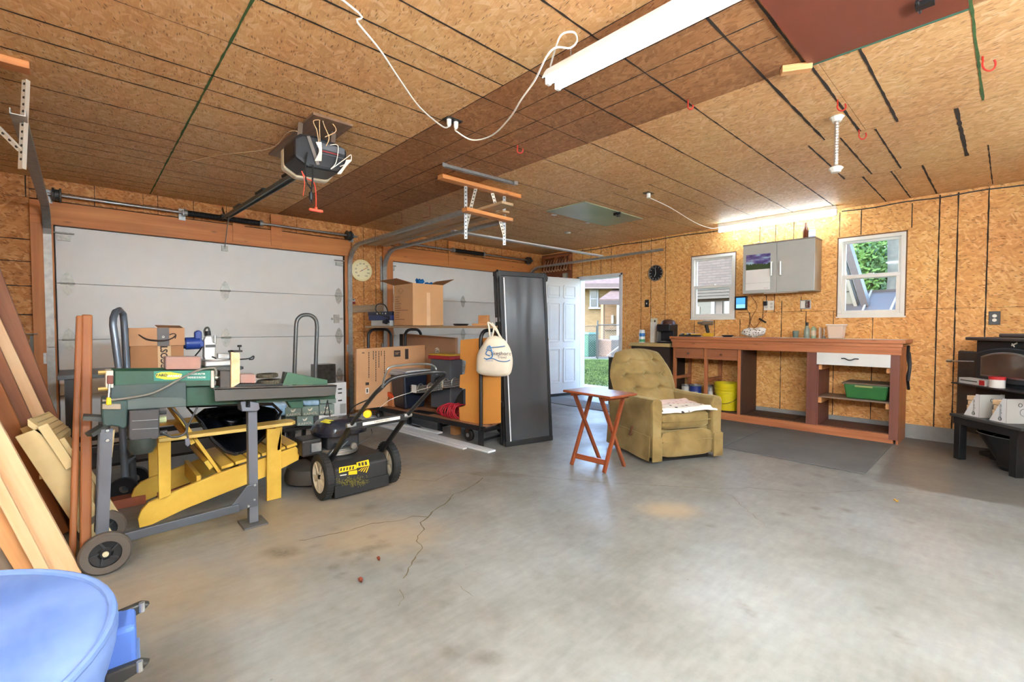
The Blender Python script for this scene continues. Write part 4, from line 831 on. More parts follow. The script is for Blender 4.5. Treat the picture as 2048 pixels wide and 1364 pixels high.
wp = thing('wipes_canister', 'blue and green labelled wipes canister beside the coffee maker', 'canister', (2.40, 6.05, zc)); o_ = Vector((2.40, 6.06, zc))
B().lathe([(0, 0), (0.042, 0), (0.042, 0.15), (0.038, 0.16), (0.038, 0.185), (0.03, 0.19), (0, 0.19)], o_, n=20).go('tub', M('canister_white', (226, 230, 228), 0.4), wp, smooth=True); B().lathe([(0.0425, 0.09), (0.0425, 0.14)], o_, n=20).go('blue_band', M('wipes_blue', (40, 110, 180), 0.4), wp, smooth=True); B().lathe([(0.0425, 0.012), (0.0425, 0.05)], o_, n=20).go('green_band', M('wipes_green', (70, 150, 100), 0.4), wp, smooth=True)
tag(taper(B(), (2.50, 6.2, zc), 0.07, 0.05, 0.07, 0.05, 0.30).go('white_carton', M('carton_white', (222, 222, 214), 0.5), bevel=0.004), 'narrow white carton standing behind the wipes canister', 'carton')
# ---- on the bench top
bt = 1.057
dr = thing('cordless_drill', 'yellow and black cordless drill standing on the workbench', 'drill', (3.3, 6.2, bt)); o_ = Vector((3.32, 6.20, bt)); dy = M('drill_yellow', (206, 158, 32), 0.4); db = M('drill_black', (38, 34, 32), 0.5)
B().box(o_+Vector((-0.06, -0.04, 0)), o_+Vector((0.06, 0.05, 0.05))).go('battery', dy, dr, bevel=0.01); B().bar(o_+Vector((0, 0, 0.05)), o_+Vector((-0.03, 0, 0.16)), 0.045, 0.04, X).go('grip', db, dr, bevel=0.01)
B().lathe([(0, -0.08), (0.03, -0.08), (0.034, 0.0), (0.032, 0.05), (0.022, 0.06), (0.02, 0.10), (0.012, 0.12), (0, 0.12)], o_+Vector((-0.02, 0, 0.185)), (-1, -0.2, 0), 16).go('motor', M('drill_chrome', (132, 116, 96), 0.35, 0.4), dr, smooth=True)
to = thing('tool_tray', 'low black tray heaped with small tools beside the drill', 'tool tray', (3.12, 6.15, bt)); o_ = Vector((3.10, 6.14, bt))
B().box(o_+Vector((-0.14, -0.06, 0)), o_+Vector((0.12, 0.07, 0.02))).go('tray', db, to, bevel=0.006)
for i in range(6): B().cyl(o_+Vector((-0.12+i*0.03, -0.05, 0.028)), o_+Vector((-0.06+i*0.035, 0.05, 0.034)), 0.010, n=8).go('tool', (gal, db, dy)[i % 3], to)
tag(B().lathe([(0, 0), (0.05, 0), (0.075, 0.025), (0.07, 0.025), (0.045, 0.006), (0, 0.006)], (3.60, 6.14, bt), n=20).go('saucer', db, smooth=True), 'small dark dish on the workbench beside the patterned bundle', 'dish')
bd = thing('fabric_bundle', 'white cloth bundle printed with black leaves on the workbench', 'cloth', (3.9, 6.2, bt))
pat, nt_, b_ = _new('leaf_print'); v_ = N(nt_, 'TexVoronoi', {'Vector': pos(nt_, scale=(1, 1, 1.6)), 'Scale': 38.0}).outputs['Distance']; nt_.links.new(ramp(nt_, v_, [(0.30, c4((40, 40, 42))), (0.38, c4((226, 222, 216)))]), b_.inputs['Base Color']); b_.inputs['Roughness'].default_value = 0.9
def blob(o, r, seed=0, rough=0.12, n=24, m=12):
    from mathutils import noise
    o = Vector(o); vs = []; fs = []
    for j in range(m+1):
        for i in range(n):
            a, e = 2*math.pi*i/n, -math.pi/2+math.pi*j/m; d = Vector((math.cos(a)*math.cos(e), math.sin(a)*math.cos(e), math.sin(e)))
            k = 1+rough*noise.noise(d*2.2+Vector((seed, seed*2, 0))); vs.append(o+Vector((d.x*r[0], d.y*r[1], d.z*r[2]))*k)
    for j in range(m):
        for i in range(n): fs.append((j*n+i, j*n+(i+1) % n, (j+1)*n+(i+1) % n, (j+1)*n+i))
    return vs, fs
B().add(*blob((3.90, 6.16, bt+0.062), (0.13, 0.08, 0.052), 3, 0.3)).go('bundle', pat, bd, smooth=True); B().add(*blob((3.96, 6.20, bt+0.085), (0.07, 0.06, 0.04), 5, 0.35)).go('fold', M('cloth_white', (226, 224, 220), 0.9), bd, smooth=True)
pap = M('paper_white', (232, 230, 226), 0.6, var=0.02)
for i, (x, y, c, lb) in enumerate(((4.12, 6.13, (214, 150, 150), 'pink sheet'), (4.30, 6.15, (226, 222, 216), 'white flyer'), (4.42, 6.09, (206, 196, 188), 'beige leaflet'))): tag(B().ob((x, y, bt+0.002+i*0.0012), (0.10, 0.02*i, 0), (-0.01, 0.06, 0), (0, 0, 0.001)).go('leaflet', M('leaflet%d' % i, c, 0.6)), lb + ' lying flat on the workbench top', 'paper')
gm = M('clear_plastic', (214, 206, 196), 0.25, alpha=0.55, var=0.02); gt = M('tinted_glass', (150, 170, 160), 0.1, alpha=0.6)
tag(B().lathe([(0, 0.004), (0.03, 0), (0.035, 0.085), (0.032, 0.085), (0.028, 0.008), (0, 0.008)], (4.33, 6.33, bt), n=20).go('drinking_glass', gt, smooth=True), 'short clear drinking glass on the workbench', 'glass')
bo = thing('bottle', 'slim clear bottle with black cap on the workbench', 'bottle', (4.48, 6.20, bt)); B().lathe([(0, 0), (0.028, 0), (0.03, 0.09), (0.022, 0.12), (0.014, 0.14), (0.014, 0.15), (0, 0.15)], (4.48, 6.20, bt), n=18).go('body', gt, bo, smooth=True); B().lathe([(0.016, 0.0), (0.016, 0.04), (0, 0.042)], (4.48, 6.20, bt+0.145), n=14).go('cap', blackm, bo)
bo = thing('soap_bottle', 'pale green bottle with printed label beside the capped bottle', 'bottle', (4.53, 6.24, bt)); B().lathe([(0, 0), (0.026, 0), (0.028, 0.11), (0.012, 0.135), (0, 0.14)], (4.535, 6.25, bt), n=18).go('body', M('bottle_green', (150, 170, 140), 0.3), bo, smooth=True); B().lathe([(0.029, 0.03), (0.029, 0.09)], (4.535, 6.25, bt), n=18).go('label_band', M('bottle_label', (206, 190, 170), 0.5), bo)
tag(B().box((4.585, 6.26, bt), (4.60, 6.33, bt+0.125)).go('card', M('card_striped', (210, 196, 184), 0.5)), 'thin pale card propped upright behind the soap bottle', 'card')
tag(B().lathe([(0, 0.03), (0.01, 0.03), (0.016, 0.012), (0.026, 0), (0, 0)], (4.655, 6.18, bt), n=16).cyl((4.655, 6.18, bt+0.03), (4.657, 6.18, bt+0.12), 0.004, n=8).go('funnel', gal, smooth=True), 'small metal funnel upside down on the workbench', 'funnel')
tu = thing('plastic_tub', 'translucent square plastic tub on the workbench below the tree window', 'tub', (4.78, 6.18, bt)); o_ = Vector((4.775, 6.17, bt))
taper(B(), o_, 0.13, 0.13, 0.16, 0.16, 0.155).go('tub', M('tub_frost', (226, 204, 186), 0.35, alpha=0.85, var=0.02), tu, bevel=0.015); taper(B(), o_+Z*0.148, 0.175, 0.175, 0.172, 0.172, 0.014).go('rim', M('tub_rim', (232, 220, 206), 0.35), tu, bevel=0.004)
# ---- wall cabinet with calendar
xr = A(1643, 530, y=WY).x; yf = A(1629, 530, x=xr).y; x_l = A(1486, 530, y=yf).x; zt3 = A(1629, 475.4, y=yf).z; zb3 = A(1629, 581, y=yf).z
wc = thing('wall_cabinet', 'grey two door wall cabinet with bar handles above the workbench', 'cabinet', ((x_l+xr)/2, (yf+WY)/2, zb3)); gc = M('cabinet_grey', (176, 178, 174), 0.4, var=0.03)
B().box((x_l, yf+0.018, zb3), (xr, WY-0.002, zt3)).go('body', M('cabinet_side', (150, 126, 98), 0.45, var=0.1), wc, bevel=0.002)
B().box((x_l-0.004, yf-0.002, zt3), (xr+0.004, WY-0.002, zt3+0.014)).go('top_board', M('cabinet_top', (128, 122, 114), 0.5), wc)
xm = A(1553, 530, y=yf).x
for a, b_, hx in ((x_l, xm-0.0015, xm-0.05), (xm+0.0015, xr, xm+0.05)):
    d = B().box((a, yf, zb3+0.002), (b_, yf+0.018, zt3-0.001)).go('door', gc, wc, bevel=0.002)
    z0, z1 = A(1560, 550, y=yf).z, A(1560, 523, y=yf).z
    B().tube([(hx, yf, z0), (hx, yf-0.03, z0), (hx, yf-0.03, z1), (hx, yf, z1)], 0.011, 8).go('handle', M('brushed_steel', (222, 222, 216), 0.3, 0.4), d, smooth=True)
B().box((xm-0.15, yf+0.03, zb3-0.006), (xm+0.22, yf+0.08, zb3)).go('underlight', whp, wc)
cal = thing('wall_calendar', 'calendar with aurora photo taped to the left cabinet door', 'calendar', A(1516, 550, y=yf-0.003))
ca, cb_ = A(1492.5, 511, y=yf-0.003), A(1541, 507, y=yf-0.003); zc0, zc1, zc2 = ca.z, A(1492.5, 541, y=yf-0.003).z, A(1492.5, 581, y=yf-0.003).z
aur, nt_, b_ = _new('aurora_photo'); sp_x = N(nt_, 'SeparateXYZ', {0: pos(nt_)})
n_ = N(nt_, 'TexNoise', {'Vector': pos(nt_, scale=(3, 1, 9), rot=(0, 0.6, 0)), 'Scale': 2.2, 'Detail': 3.0}).outputs[0]
sky_ = ramp(nt_, n_, [(0.35, c4((74, 62, 120))), (0.5, c4((120, 112, 170))), (0.62, c4((164, 204, 214)))])
hz = math_(nt_, 'ADD', sp_x.outputs[2], math_(nt_, 'MULTIPLY', N(nt_, 'TexNoise', {'Vector': pos(nt_, scale=(1, 1, 0.1)), 'Scale': 60.0}).outputs[0], 0.07))
tl = ramp(nt_, math_(nt_, 'GREATER_THAN', hz, zc1+0.105), [(0.4, c4((48, 66, 40))), (0.6, (0, 0, 0))]); nt_.links.new(mixc(nt_, math_(nt_, 'GREATER_THAN', hz, zc1+0.105), c4((58, 76, 44)), sky_), b_.inputs['Base Color']); b_.inputs['Roughness'].default_value = 0.4
B().box((ca.x, yf-0.004, zc1), (cb_.x, yf-0.001, zc0)).go('photo', aur, cal); B().box((ca.x, yf-0.006, zc2), (cb_.x, yf-0.001, zc1)).go('page', pap, cal)
zg = A(1516, 566, y=yf-0.006).z; B().box((ca.x+0.002, yf-0.0066, zg), (cb_.x-0.002, yf-0.006, zg+0.002)).go('rule', M('grey_rule', (150, 150, 150), 0.6), cal)
lettering('2 0 2 5', 0.016, (cb_.x-0.045, yf-0.006, zc2+0.018), X, Z, M('calendar_red', (170, 60, 60), 0.6, var=0), cal)
tag(B().lathe([(0, 0), (0.028, 0), (0.03, 0.10), (0.024, 0.125), (0.012, 0.16), (0.011, 0.20), (0, 0.20)], (A(1611, 478, y=6.32).x, 6.32, zt3+0.014), n=18).go('brown_bottle', M('brown_glass', (84, 40, 22), 0.15), smooth=True), 'brown glass bottle on top of the grey wall cabinet', 'bottle')
cn = thing('tin_can', 'pale blue labelled tin on top of the grey wall cabinet', 'can', (A(1624, 475, y=6.32).x, 6.32, zt3+0.014)); B().lathe([(0, 0), (0.035, 0), (0.035, 0.105), (0, 0.105)], cn.location, n=20).go('tin', M('tin_blue', (170, 182, 204), 0.4), cn, smooth=True); B().lathe([(0.0355, 0.03), (0.0355, 0.08)], cn.location, n=20).go('label_band', M('tin_white', (226, 226, 228), 0.5), cn)
for px, wr_ in ((1517, 'nearer the brick view window'), (1530, 'nearer the brown bottle')): tag(B().tube(arc(A(px, 488, y=6.3), 0.025, 0, 180, X, Z, 8), 0.004, 5).go('wire_ring', gal), 'bent wire ring behind the top edge of the wall cabinet, ' + wr_, 'wire')
# ---- wall fittings
ck = thing('wall_clock', 'round black wall clock with silver rim on the strand board', 'clock', (2.375, WY-0.02, 2.0)); q = A(1311.5, 546, y=WY-0.02)
B().lathe([(0.115, 0), (0.125, 0.01), (0.125, 0.03), (0.113, 0.03), (0.108, 0.018)], q+Y*0.018, (0, -1, 0), 40).go('rim', M('clock_silver', (200, 196, 186), 0.25, 0.9), ck, smooth=True); B().lathe([(0, 0.014), (0.112, 0.014), (0.112, 0)], q+Y*0.018, (0, -1, 0), 40).go('face', M('clock_black', (26, 28, 32), 0.3), ck)
for i in range(12): a = R(30*i); B().bar(q+Vector((math.cos(a)*0.086, 0.002, math.sin(a)*0.086)), q+Vector((math.cos(a)*0.1, 0.002, math.sin(a)*0.1)), 0.006, 0.002, Y).go('hour_mark', whp, ck)
for a, L in ((R(250), 0.06), (R(100), 0.085)): B().bar(q+Y*0.0, q+Vector((math.cos(a)*L, 0.0, math.sin(a)*L)), 0.005, 0.002, Y).go('hand', whp, ck)
def plate(name, label, px, py, w, h, m, cat='outlet', extra=None):
    t = thing(name, label, cat, A(px, py, y=WY-0.003)); q = A(px, py, y=WY)
    B().box(q+Vector((-w/2, -0.007, -h/2)), q+Vector((w/2, 0, h/2))).go('plate', m, t, bevel=0.003)
    if extra: extra(t, q)
    return t
def toggle(t, q): B().box(q+Vector((-0.006, -0.018, -0.012)), q+Vector((0.006, -0.007, 0.012))).go('toggle', whp, t)
def sockets(t, q):
    for dz in (-0.02, 0.02): B().lathe([(0, 0.0035), (0.0155, 0.0035), (0.0165, 0)], q+Vector((0, -0.007, dz)), (0, -1, 0), 14).go('socket', whp, t); 
plate('light_switch', 'black switch plate with white toggle right of the entry door', 1294, 607, 0.07, 0.115, blackm, 'switch', toggle)
def dbl(t, q): B().box(q+Vector((0.005, -0.012, -0.03)), q+Vector((0.025, -0.007, 0.03))).go('rocker', blackm, t)
plate('outlet_plate', 'cream outlet plate above the coffee maker', 1308.5, 644, 0.115, 0.115, M('outlet_cream', (214, 212, 190), 0.45), 'outlet', dbl)
def quad(t, q):
    for dx in (-0.03, 0.03):
        for dz in (-0.02, 0.02): B().lathe([(0, 0.0035), (0.0155, 0.0035), (0.0165, 0)], q+Vector((dx, -0.007, dz)), (0, -1, 0), 12).go('socket', M('socket_grey', (190, 188, 180), 0.5), t)
    B().box(q+Vector((-0.055, -0.045, 0.0)), q+Vector((-0.015, -0.0105, 0.055))).go('adapter', blackm, t)
plate('outlet_plate', 'white double outlet with a black adapter below the wall cabinet', 1538, 611, 0.12, 0.12, whp, 'outlet', quad)
def messy(t, q):
    B().box(q+Vector((-0.05, -0.009, -0.045)), q+Vector((-0.005, -0.006, 0.045))).go('socket', whp, t); B().box(q+Vector((0.005, -0.0085, -0.04)), q+Vector((0.045, -0.006, 0.04))).go('switch_hole', M('maroon_dark', (92, 40, 36), 0.5), t)
    for i in range(3): B().tube(smoothpath([q+Vector((0.01+i*0.012, -0.01, 0.035)), q+Vector((0.025-i*0.008, -0.02, 0)), q+Vector((0.012+i*0.01, -0.01, -0.03))], 4), 0.003, 5).go('wire', (gal, whp, blackm)[i], t)
plate('open_outlet_box', 'uncovered outlet box with exposed wires below the wall cabinet', 1611, 609, 0.115, 0.11, gal, 'outlet', messy)
plate('outlet_plate', 'black duplex outlet with white sockets above the wood stove', 1989, 636, 0.08, 0.13, blackm, 'outlet', sockets)
tbq = thing('tablet', 'black framed tablet with blue screen hung beside the brick view window', 'tablet', A(1481, 606, y=WY-0.03)); a_, b_ = A(1469, 620, y=WY-0.03), A(1494.5, 592, y=WY-0.03)
B().box((a_.x, WY-0.035, a_.z), (b_.x, WY-0.012, b_.z)).box(((a_.x+b_.x)/2-0.04, WY-0.012, (a_.z+b_.z)/2-0.04), ((a_.x+b_.x)/2+0.04, WY, (a_.z+b_.z)/2+0.04)).go('frame', blackm, tbq, bevel=0.004)
zm_ = a_.z+(b_.z-a_.z)*0.42
B().box((a_.x+0.022, WY-0.0365, zm_+0.004), (b_.x-0.022, WY-0.035, b_.z-0.02)).go('screen', M('screen_blue', (70, 140, 214), 0.3, var=0, emit=0.35), tbq); B().box((a_.x+0.022, WY-0.0365, a_.z+0.022), (b_.x-0.022, WY-0.035, zm_)).go('screen_panel', M('screen_pale', (120, 176, 220), 0.3, var=0, emit=0.35), tbq)
brn = M('brown_cord', (96, 52, 30), 0.5)
cord('thin_wire', 'brown wire hanging from the wall cabinet past the tablet', [A(1502, 592, y=6.45), A(1514, 612, y=6.45), A(1505, 632, y=6.45), A(1500, 645, y=6.45), A(1510, 655, y=6.44), A(1520, 643, y=6.44), A(1530, 630, y=6.45)], 0.003, brn)
cord('thin_wire', 'brown wire dropping from the tablet down to the workbench top', [A(1494, 618, y=6.45), A(1502, 640, y=6.45), A(1496, 655, y=6.44), A(1495, 672, y=6.43)], 0.003, brn)
ad = thing('power_adapter', 'small black adapter dangling on its cord below the double outlet', 'adapter', A(1531, 642, y=6.44)); B().tube(smoothpath([A(1527, 612, y=6.43), A(1526, 625, y=6.44), A(1525, 638, y=6.44)], 4), 0.003, 5).go('cord', blackm, ad); B().bar(A(1518, 637, y=6.44), A(1532, 645, y=6.44), 0.02, 0.02).go('block', blackm, ad, bevel=0.003)
# ================================================================= WOOD STOVE CORNER
SP, SA = (5.99, 6.0), -51.0
def S(px, py): return AV(px, py, SP, SA)
se = Vector((math.cos(R(SA)), math.sin(R(SA)), 0)); sn = Vector((-se.y, se.x, 0))     # along the front (left->right), into the stove
sv = thing('wood_stove', 'black steel wood stove with arched glass door', 'stove', (6.3, 6.0, 0))
c_l, c_r = S(1951, 740), S(1951, 740)+se*0.66
def sx(p, dz0, dz1, d0, d1, L0, L1):
    b = B(); p = Vector((p.x, p.y, 0)); return b.ob(p+se*((L0+L1)/2)+sn*((d0+d1)/2)+Z*((dz0+dz1)/2), se*((L1-L0)/2), sn*((d1-d0)/2), Z*((dz1-dz0)/2))
ztop = S(1951, 674).z; zsh = S(1951, 766).z
sx(c_l, 0.55, ztop-0.03, 0.0, 0.50, 0.0, 0.66).go('firebox', blk_matt, sv, bevel=0.01)
sx(c_l, ztop-0.03, ztop, -0.06, 0.54, -0.05, 0.71).go('top_plate', M('stove_top', (74, 66, 60), 0.45, 0.3, var=0.15), sv, bevel=0.008)
sx(c_l, ztop, ztop+0.035, 0.10, 0.48, 0.10, 0.60).go('cook_step', M('stove_top2', (84, 78, 76), 0.45, 0.3), sv, bevel=0.01)
sx(c_l, 0.0, 0.55, 0.10, 0.42, 0.16, 0.52).go('pedestal', blk_matt, sv, bevel=0.01); sx(c_l, 0.0, 0.04, 0.0, 0.5, 0.06, 0.62).go('foot', blk_matt, sv, bevel=0.01)
p = S(1914, 760); L0 = (Vector((p.x, p.y, 0))-Vector((c_l.x, c_l.y, 0))).dot(se)
sx(c_l, 0.18, S(1920, 701).z, 0.01, 0.04, L0-0.02, 0.02).go('side_shield', M('shield_grey', (62, 62, 60), 0.5, 0.3, var=0.2), sv, bevel=0.02)
# door: arched cast frame and glass
w = 0.26; dc = c_l+se*0.36; zb, zs = S(1962, 748).z, S(1962, 712).z
def arch(w, zb, zs, rise, dep, n=10):
    pts = [dc+se*(-w)-sn*dep, dc+se*w-sn*dep]; o = [Vector((p.x, p.y, zb)) for p in pts]
    for i in range(n+1):
        t = 1-2*i/n; q = dc+se*(w*t)-sn*dep; o.append(Vector((q.x, q.y, zs+rise*(1-t*t))))
    return o
B().prism(arch(0.325, zb-0.06, zs+0.03, 0.06, 0.0), -sn*0.025).go('door_frame', M('cast_iron', (42, 46, 50), 0.5, 0.3, var=0.15), sv, bevel=0.01)
B().prism(arch(0.268, zb-0.012, zs, 0.05, 0.025), -sn*0.008).go('glass_rim', M('rim_silver', (150, 148, 142), 0.3, 0.8), sv, bevel=0.003)
B().prism(arch(0.250, zb+0.004, zs-0.012, 0.046, 0.033), -sn*0.003).go('glass', M('stove_glass', (84, 70, 60), 0.08, var=0.25, vs=4, coat=0.5), sv)
hp = S(1955, 723); hq = S(1918, 722)-sn*0.0
B().cyl(hp-sn*0.03, hq-sn*0.06, 0.006, n=8).go('handle_rod', gal, sv, smooth=True); b = B(); hd = (hq-hp).normalized()
b.lathe([(0.011+0.004*(i % 2), i*0.008) for i in range(9)], hq-sn*0.06, hd, 12); b.go('handle_coil', M('coil_steel', (176, 166, 150), 0.3, 0.8), sv)
B().bar(S(2024, 691)-sn*0.004, S(2036, 686)-sn*0.004, 0.012, 0.003, sn).bar(S(2025, 687)-sn*0.004, S(2030, 694)-sn*0.004, 0.008, 0.003, sn).go('emblem', whp, sv)
sx(c_l, zsh-0.012, zsh, -0.16, 0.0, -0.06, 0.72).go('ash_shelf', M('ash_shelf', (58, 58, 60), 0.4, 0.5), sv, bevel=0.003)
fb_ = thing('fire_starter_box', 'flat white and red box lying on the ash shelf of the stove', 'box', c_l); q = c_l+se*0.13-sn*0.08
B().ob(Vector((q.x, q.y, zsh+0.027)), se*0.14, sn*0.05, Z*0.026).go('carton', M('carton_pale', (206, 202, 196), 0.5, var=0.06), fb_, bevel=0.002); B().ob(Vector((q.x, q.y, zsh+0.027))+se*0.11-sn*0.0505, se*0.028, sn*0.001, Z*0.022).go('red_patch', M('carton_red', (176, 34, 36), 0.5), fb_)
B().ob(Vector((q.x, q.y, zsh+0.03))-se*0.03-sn*0.0505, se*0.09, sn*0.0008, Z*0.004).go('print_line', ink, fb_)
mt = thing('match_tin', 'round white tin with red lid on the ash shelf of the stove', 'tin', c_l); q = c_l+se*0.34-sn*0.09; q = Vector((q.x, q.y, zsh))
B().lathe([(0, 0), (0.052, 0), (0.052, 0.075), (0, 0.075)], q, n=22).go('tin', M('tin_white2', (214, 212, 208), 0.4), mt, smooth=True); B().lathe([(0.055, 0.07), (0.055, 0.095), (0, 0.096)], q, n=22).go('lid', M('tin_red', (186, 40, 44), 0.4), mt, smooth=True)
# ---- low black bench in front of the stove, with two file boxes of kindling and an ash hod
KP, KA = (5.78, 5.77), -48.0
def K(px, py): return AV(px, py, KP, KA)
ke = Vector((math.cos(R(KA)), math.sin(R(KA)), 0)); kn = Vector((-ke.y, ke.x, 0)); kz = K(1905, 826).z
sbn = thing('low_bench', 'low black wooden bench in front of the stove', 'bench', (6.0, 5.75, 0)); k0 = Vector((KP[0], KP[1], 0)); kl = (Vector((6.142, 5.37, 0))-k0).length+0.05
bl2 = M('bench_black', (22, 22, 23), 0.5, var=0.2)
B().ob(k0+ke*(kl/2-0.02)+kn*0.17+Z*(kz-0.012), ke*(kl/2+0.03), kn*0.19, Z*0.012).go('top', M('bench_top_black', (58, 58, 56), 0.45), sbn, bevel=0.003)
for a in (0.02, kl-0.06):
    for d_ in (0.02, 0.32): B().ob(k0+ke*a+kn*d_+Z*((kz-0.024)/2), ke*0.03, kn*0.03, Z*((kz-0.024)/2)).go('leg', bl2, sbn, bevel=0.003)
for d_ in (0.0, 0.34): B().ob(k0+ke*(kl/2-0.02)+kn*d_+Z*(kz-0.055), ke*(kl/2), kn*0.012, Z*0.031).go('apron', bl2, sbn)
for a in (0.0, kl-0.04): B().ob(k0+ke*a+kn*0.17+Z*(kz-0.055), ke*0.012, kn*0.16, Z*0.031).go('apron', bl2, sbn)
kw = WOOD('kindling', (214, 178, 134), (236, 206, 164), 0, 1.0, obj=False, knots=False); white_card = M('white_card', (224, 226, 228), 0.5, var=0.02); grey_card = M('grey_card', (172, 170, 164), 0.6, var=0.06)
def filebox(label, L, grp=None):
    t = thing('file_box', label, 'box', k0+ke*L+kn*0.1+Z*kz); o = k0+ke*L+kn*0.035+Z*(kz+0.001); h = 0.20
    sd = [o, o+ke*0.145, o+ke*0.145+Z*h, o+ke*0.115+Z*h]
    for d_, nm in ((0.0, 'side'), (0.196, 'side')): B().prism([p+kn*d_ for p in sd], kn*0.004).go(nm, white_card, t)
    B().ob(o+ke*0.147+kn*0.10+Z*h/2, ke*0.002, kn*0.10, Z*h/2).go('end', grey_card, t); B().ob(o+ke*0.072+kn*0.1+Z*0.002, ke*0.072, kn*0.098, Z*0.002).go('base', grey_card, t)
    lettering('Imperial', 0.034, o+ke*0.095+Z*0.095, Z, -ke, ink, t, shear=0.2, lift=0.001); lettering('e', 0.03, o+ke*0.095+Z*0.028, Z, -ke, ink, t, lift=0.001)
    B().tube(arc(o+ke*0.095+Z*0.028-kn*0.001, 0.013, 0, 360, ke, Z, 14), 0.0022, 5).go('logo_ring', ink, t)
    q = o+ke*0.1495+kn*0.10; B().tube(arc(q+Z*0.15+kn*0.0, 0.014, 0, 360, kn, Z, 14), 0.002, 5).go('logo_ring', ink, t); B().tube(arc(q+Z*0.09+kn*0.03, 0.03, 0, 360, kn, Z, 16), 0.0025, 5).go('seal', M('print_grey', (128, 126, 122), 0.7), t)
    for i in range(4):
        zz = kz+0.012+i*0.045; kb = B().ob(o+ke*(0.08-0.010*(i % 2))+kn*(0.10)+Z*(0.03+i*0.042), ke*0.055, kn*0.09, Z*0.019); x_ = kb.go('kindling_block', kw, t, bevel=0.002)
    return t
filebox('white slant cut file box of kindling at the wall end of the low bench', 0.03); filebox('white slant cut file box of kindling at the open end of the low bench', 0.27)
hd_ = thing('ash_hod', 'black steel coal hod with wire rim under the low bench', 'coal hod', k0+ke*0.3+kn*0.2)
o = k0+ke*0.36+kn*0.18
def ringp(c, rx, ry, z, n=20): return [Vector((c.x, c.y, z))+ke*(rx*math.cos(2*math.pi*i/n))+kn*(ry*math.sin(2*math.pi*i/n)) for i in range(n)]
rs_ = [ringp(o, 0.10, 0.10, 0.003), ringp(o, 0.105, 0.105, 0.03), ringp(o, 0.10, 0.10, 0.035), ringp(o-ke*0.10, 0.22, 0.13, 0.27)]
B().add([p for r in rs_ for p in r], [(i*20+k, i*20+(k+1) % 20, (i+1)*20+(k+1) % 20, (i+1)*20+k) for i in range(3) for k in range(20)]+[tuple(range(19, -1, -1))]).go('bucket', blackm, hd_, smooth=True, solid=0.003)
B().tube(ringp(o-ke*0.10, 0.222, 0.132, 0.27), 0.004, 6, closed=True).go('rim', gal, hd_); B().tube(arc(Vector((o.x, o.y, 0.27))-ke*0.08, 0.12, 0, 180, kn, (0.2, 0, 0.35), 10), 0.004, 6).go('bail', blackm, hd_)
# ================================================================= RECLINER AND TRAY TABLE
velour, nt_, b_ = _new('olive_velour')
nv = N(nt_, 'TexNoise', {'Vector': pos(nt_), 'Scale': 5.0, 'Detail': 4.0, 'Distortion': 0.5}).outputs[0]
lw = N(nt_, 'LayerWeight', {0: 0.35}).outputs['Facing']
bc = ramp(nt_, nv, [(0.3, c4((112, 92, 54))), (0.55, c4((138, 116, 72))), (0.75, c4((152, 131, 88)))])
nt_.links.new(bc, b_.inputs['Base Color']); b_.inputs['Roughness'].default_value = 0.85; b_.inputs['Sheen Weight'].default_value = 0.6; b_.inputs['Sheen Roughness'].default_value = 0.4
b_.inputs['Sheen Tint'].default_value = c4((220, 205, 160)); b_.inputs['Specular IOR Level'].default_value = 0.2
bump(nt_, b_, N(nt_, 'TexNoise', {'Vector': pos(nt_), 'Scale': 160.0}).outputs[0], 0.1, 0.002)
fx = Vector((0.43, 0.903, 0)); rz = math.atan2(fx.y, fx.x)
# local: x along the front (towards the bench), y to the back, z up
rc = thing('recliner', 'olive velour recliner with button tufted back facing the room', 'armchair', (3.985, 3.565, 0), rz)
WL, DP = 0.74, 0.70     # width, base depth
def cush(fn, nu=20, nv=20): return B().grid(fn, nu, nv)
def slab(b, x0, x1, y0, y1, z0, z1, r=0.04): b.box((x0, y0, z0), (x1, y1, z1)); return b
slab(B(), 0.10, WL-0.10, 0.03, DP-0.02, 0.05, 0.30).go('base', velour, rc, local=True, bevel=0.02, seg=3)
def puff(b, x0, x1, y0, y1, z0, z1, n=8, k=0.02):
    """soft box with bulging faces"""
    import itertools
    vs = []; idx = {}
    def P(i, j, l):
        if (i, j, l) in idx: return idx[(i, j, l)]
        u, v, w = i/n*2-1, j/n*2-1, l/n*2-1
        def rr(a, o1, o2): return a*(1-0.10*(o1**4*0.5+o2**4*0.5)*(abs(a)**6))
        x, y, z = (x0+x1)/2+(x1-x0)/2*u*(1-0.05*(v**8+w**8)), (y0+y1)/2+(y1-y0)/2*v*(1-0.05*(u**8+w**8)), (z0+z1)/2+(z1-z0)/2*w*(1-0.10*(v**8+u**8))
        nx = Vector((u*(1-v*v)*(1-w*w) if abs(u) == 1 else 0, v*(1-u*u)*(1-w*w) if abs(v) == 1 else 0, w*(1-u*u)*(1-v*v) if abs(w) == 1 else 0))
        idx[(i, j, l)] = len(vs); vs.append(Vector((x, y, z))+nx*k); return idx[(i, j, l)]
    fs = []
    for a in range(n):
        for c in range(n):
            fs += [(P(a, c, 0), P(a, c+1, 0), P(a+1, c+1, 0), P(a+1, c, 0)), (P(a, c, n), P(a+1, c, n), P(a+1, c+1, n), P(a, c+1, n)),
                   (P(a, 0, c), P(a+1, 0, c), P(a+1, 0, c+1), P(a, 0, c+1)), (P(a, n, c), P(a, n, c+1), P(a+1, n, c+1), P(a+1, n, c)),
                   (P(0, a, c), P(0, a, c+1), P(0, a+1, c+1), P(0, a+1, c)), (P(n, a, c), P(n, a+1, c), P(n, a+1, c+1), P(n, a, c+1))]
    return b.add(vs, fs)
puff(B(), 0.115, WL-0.115, -0.015, 0.50, 0.285, 0.445, k=0.022).go('seat_cushion', velour, rc, local=True, smooth=True)
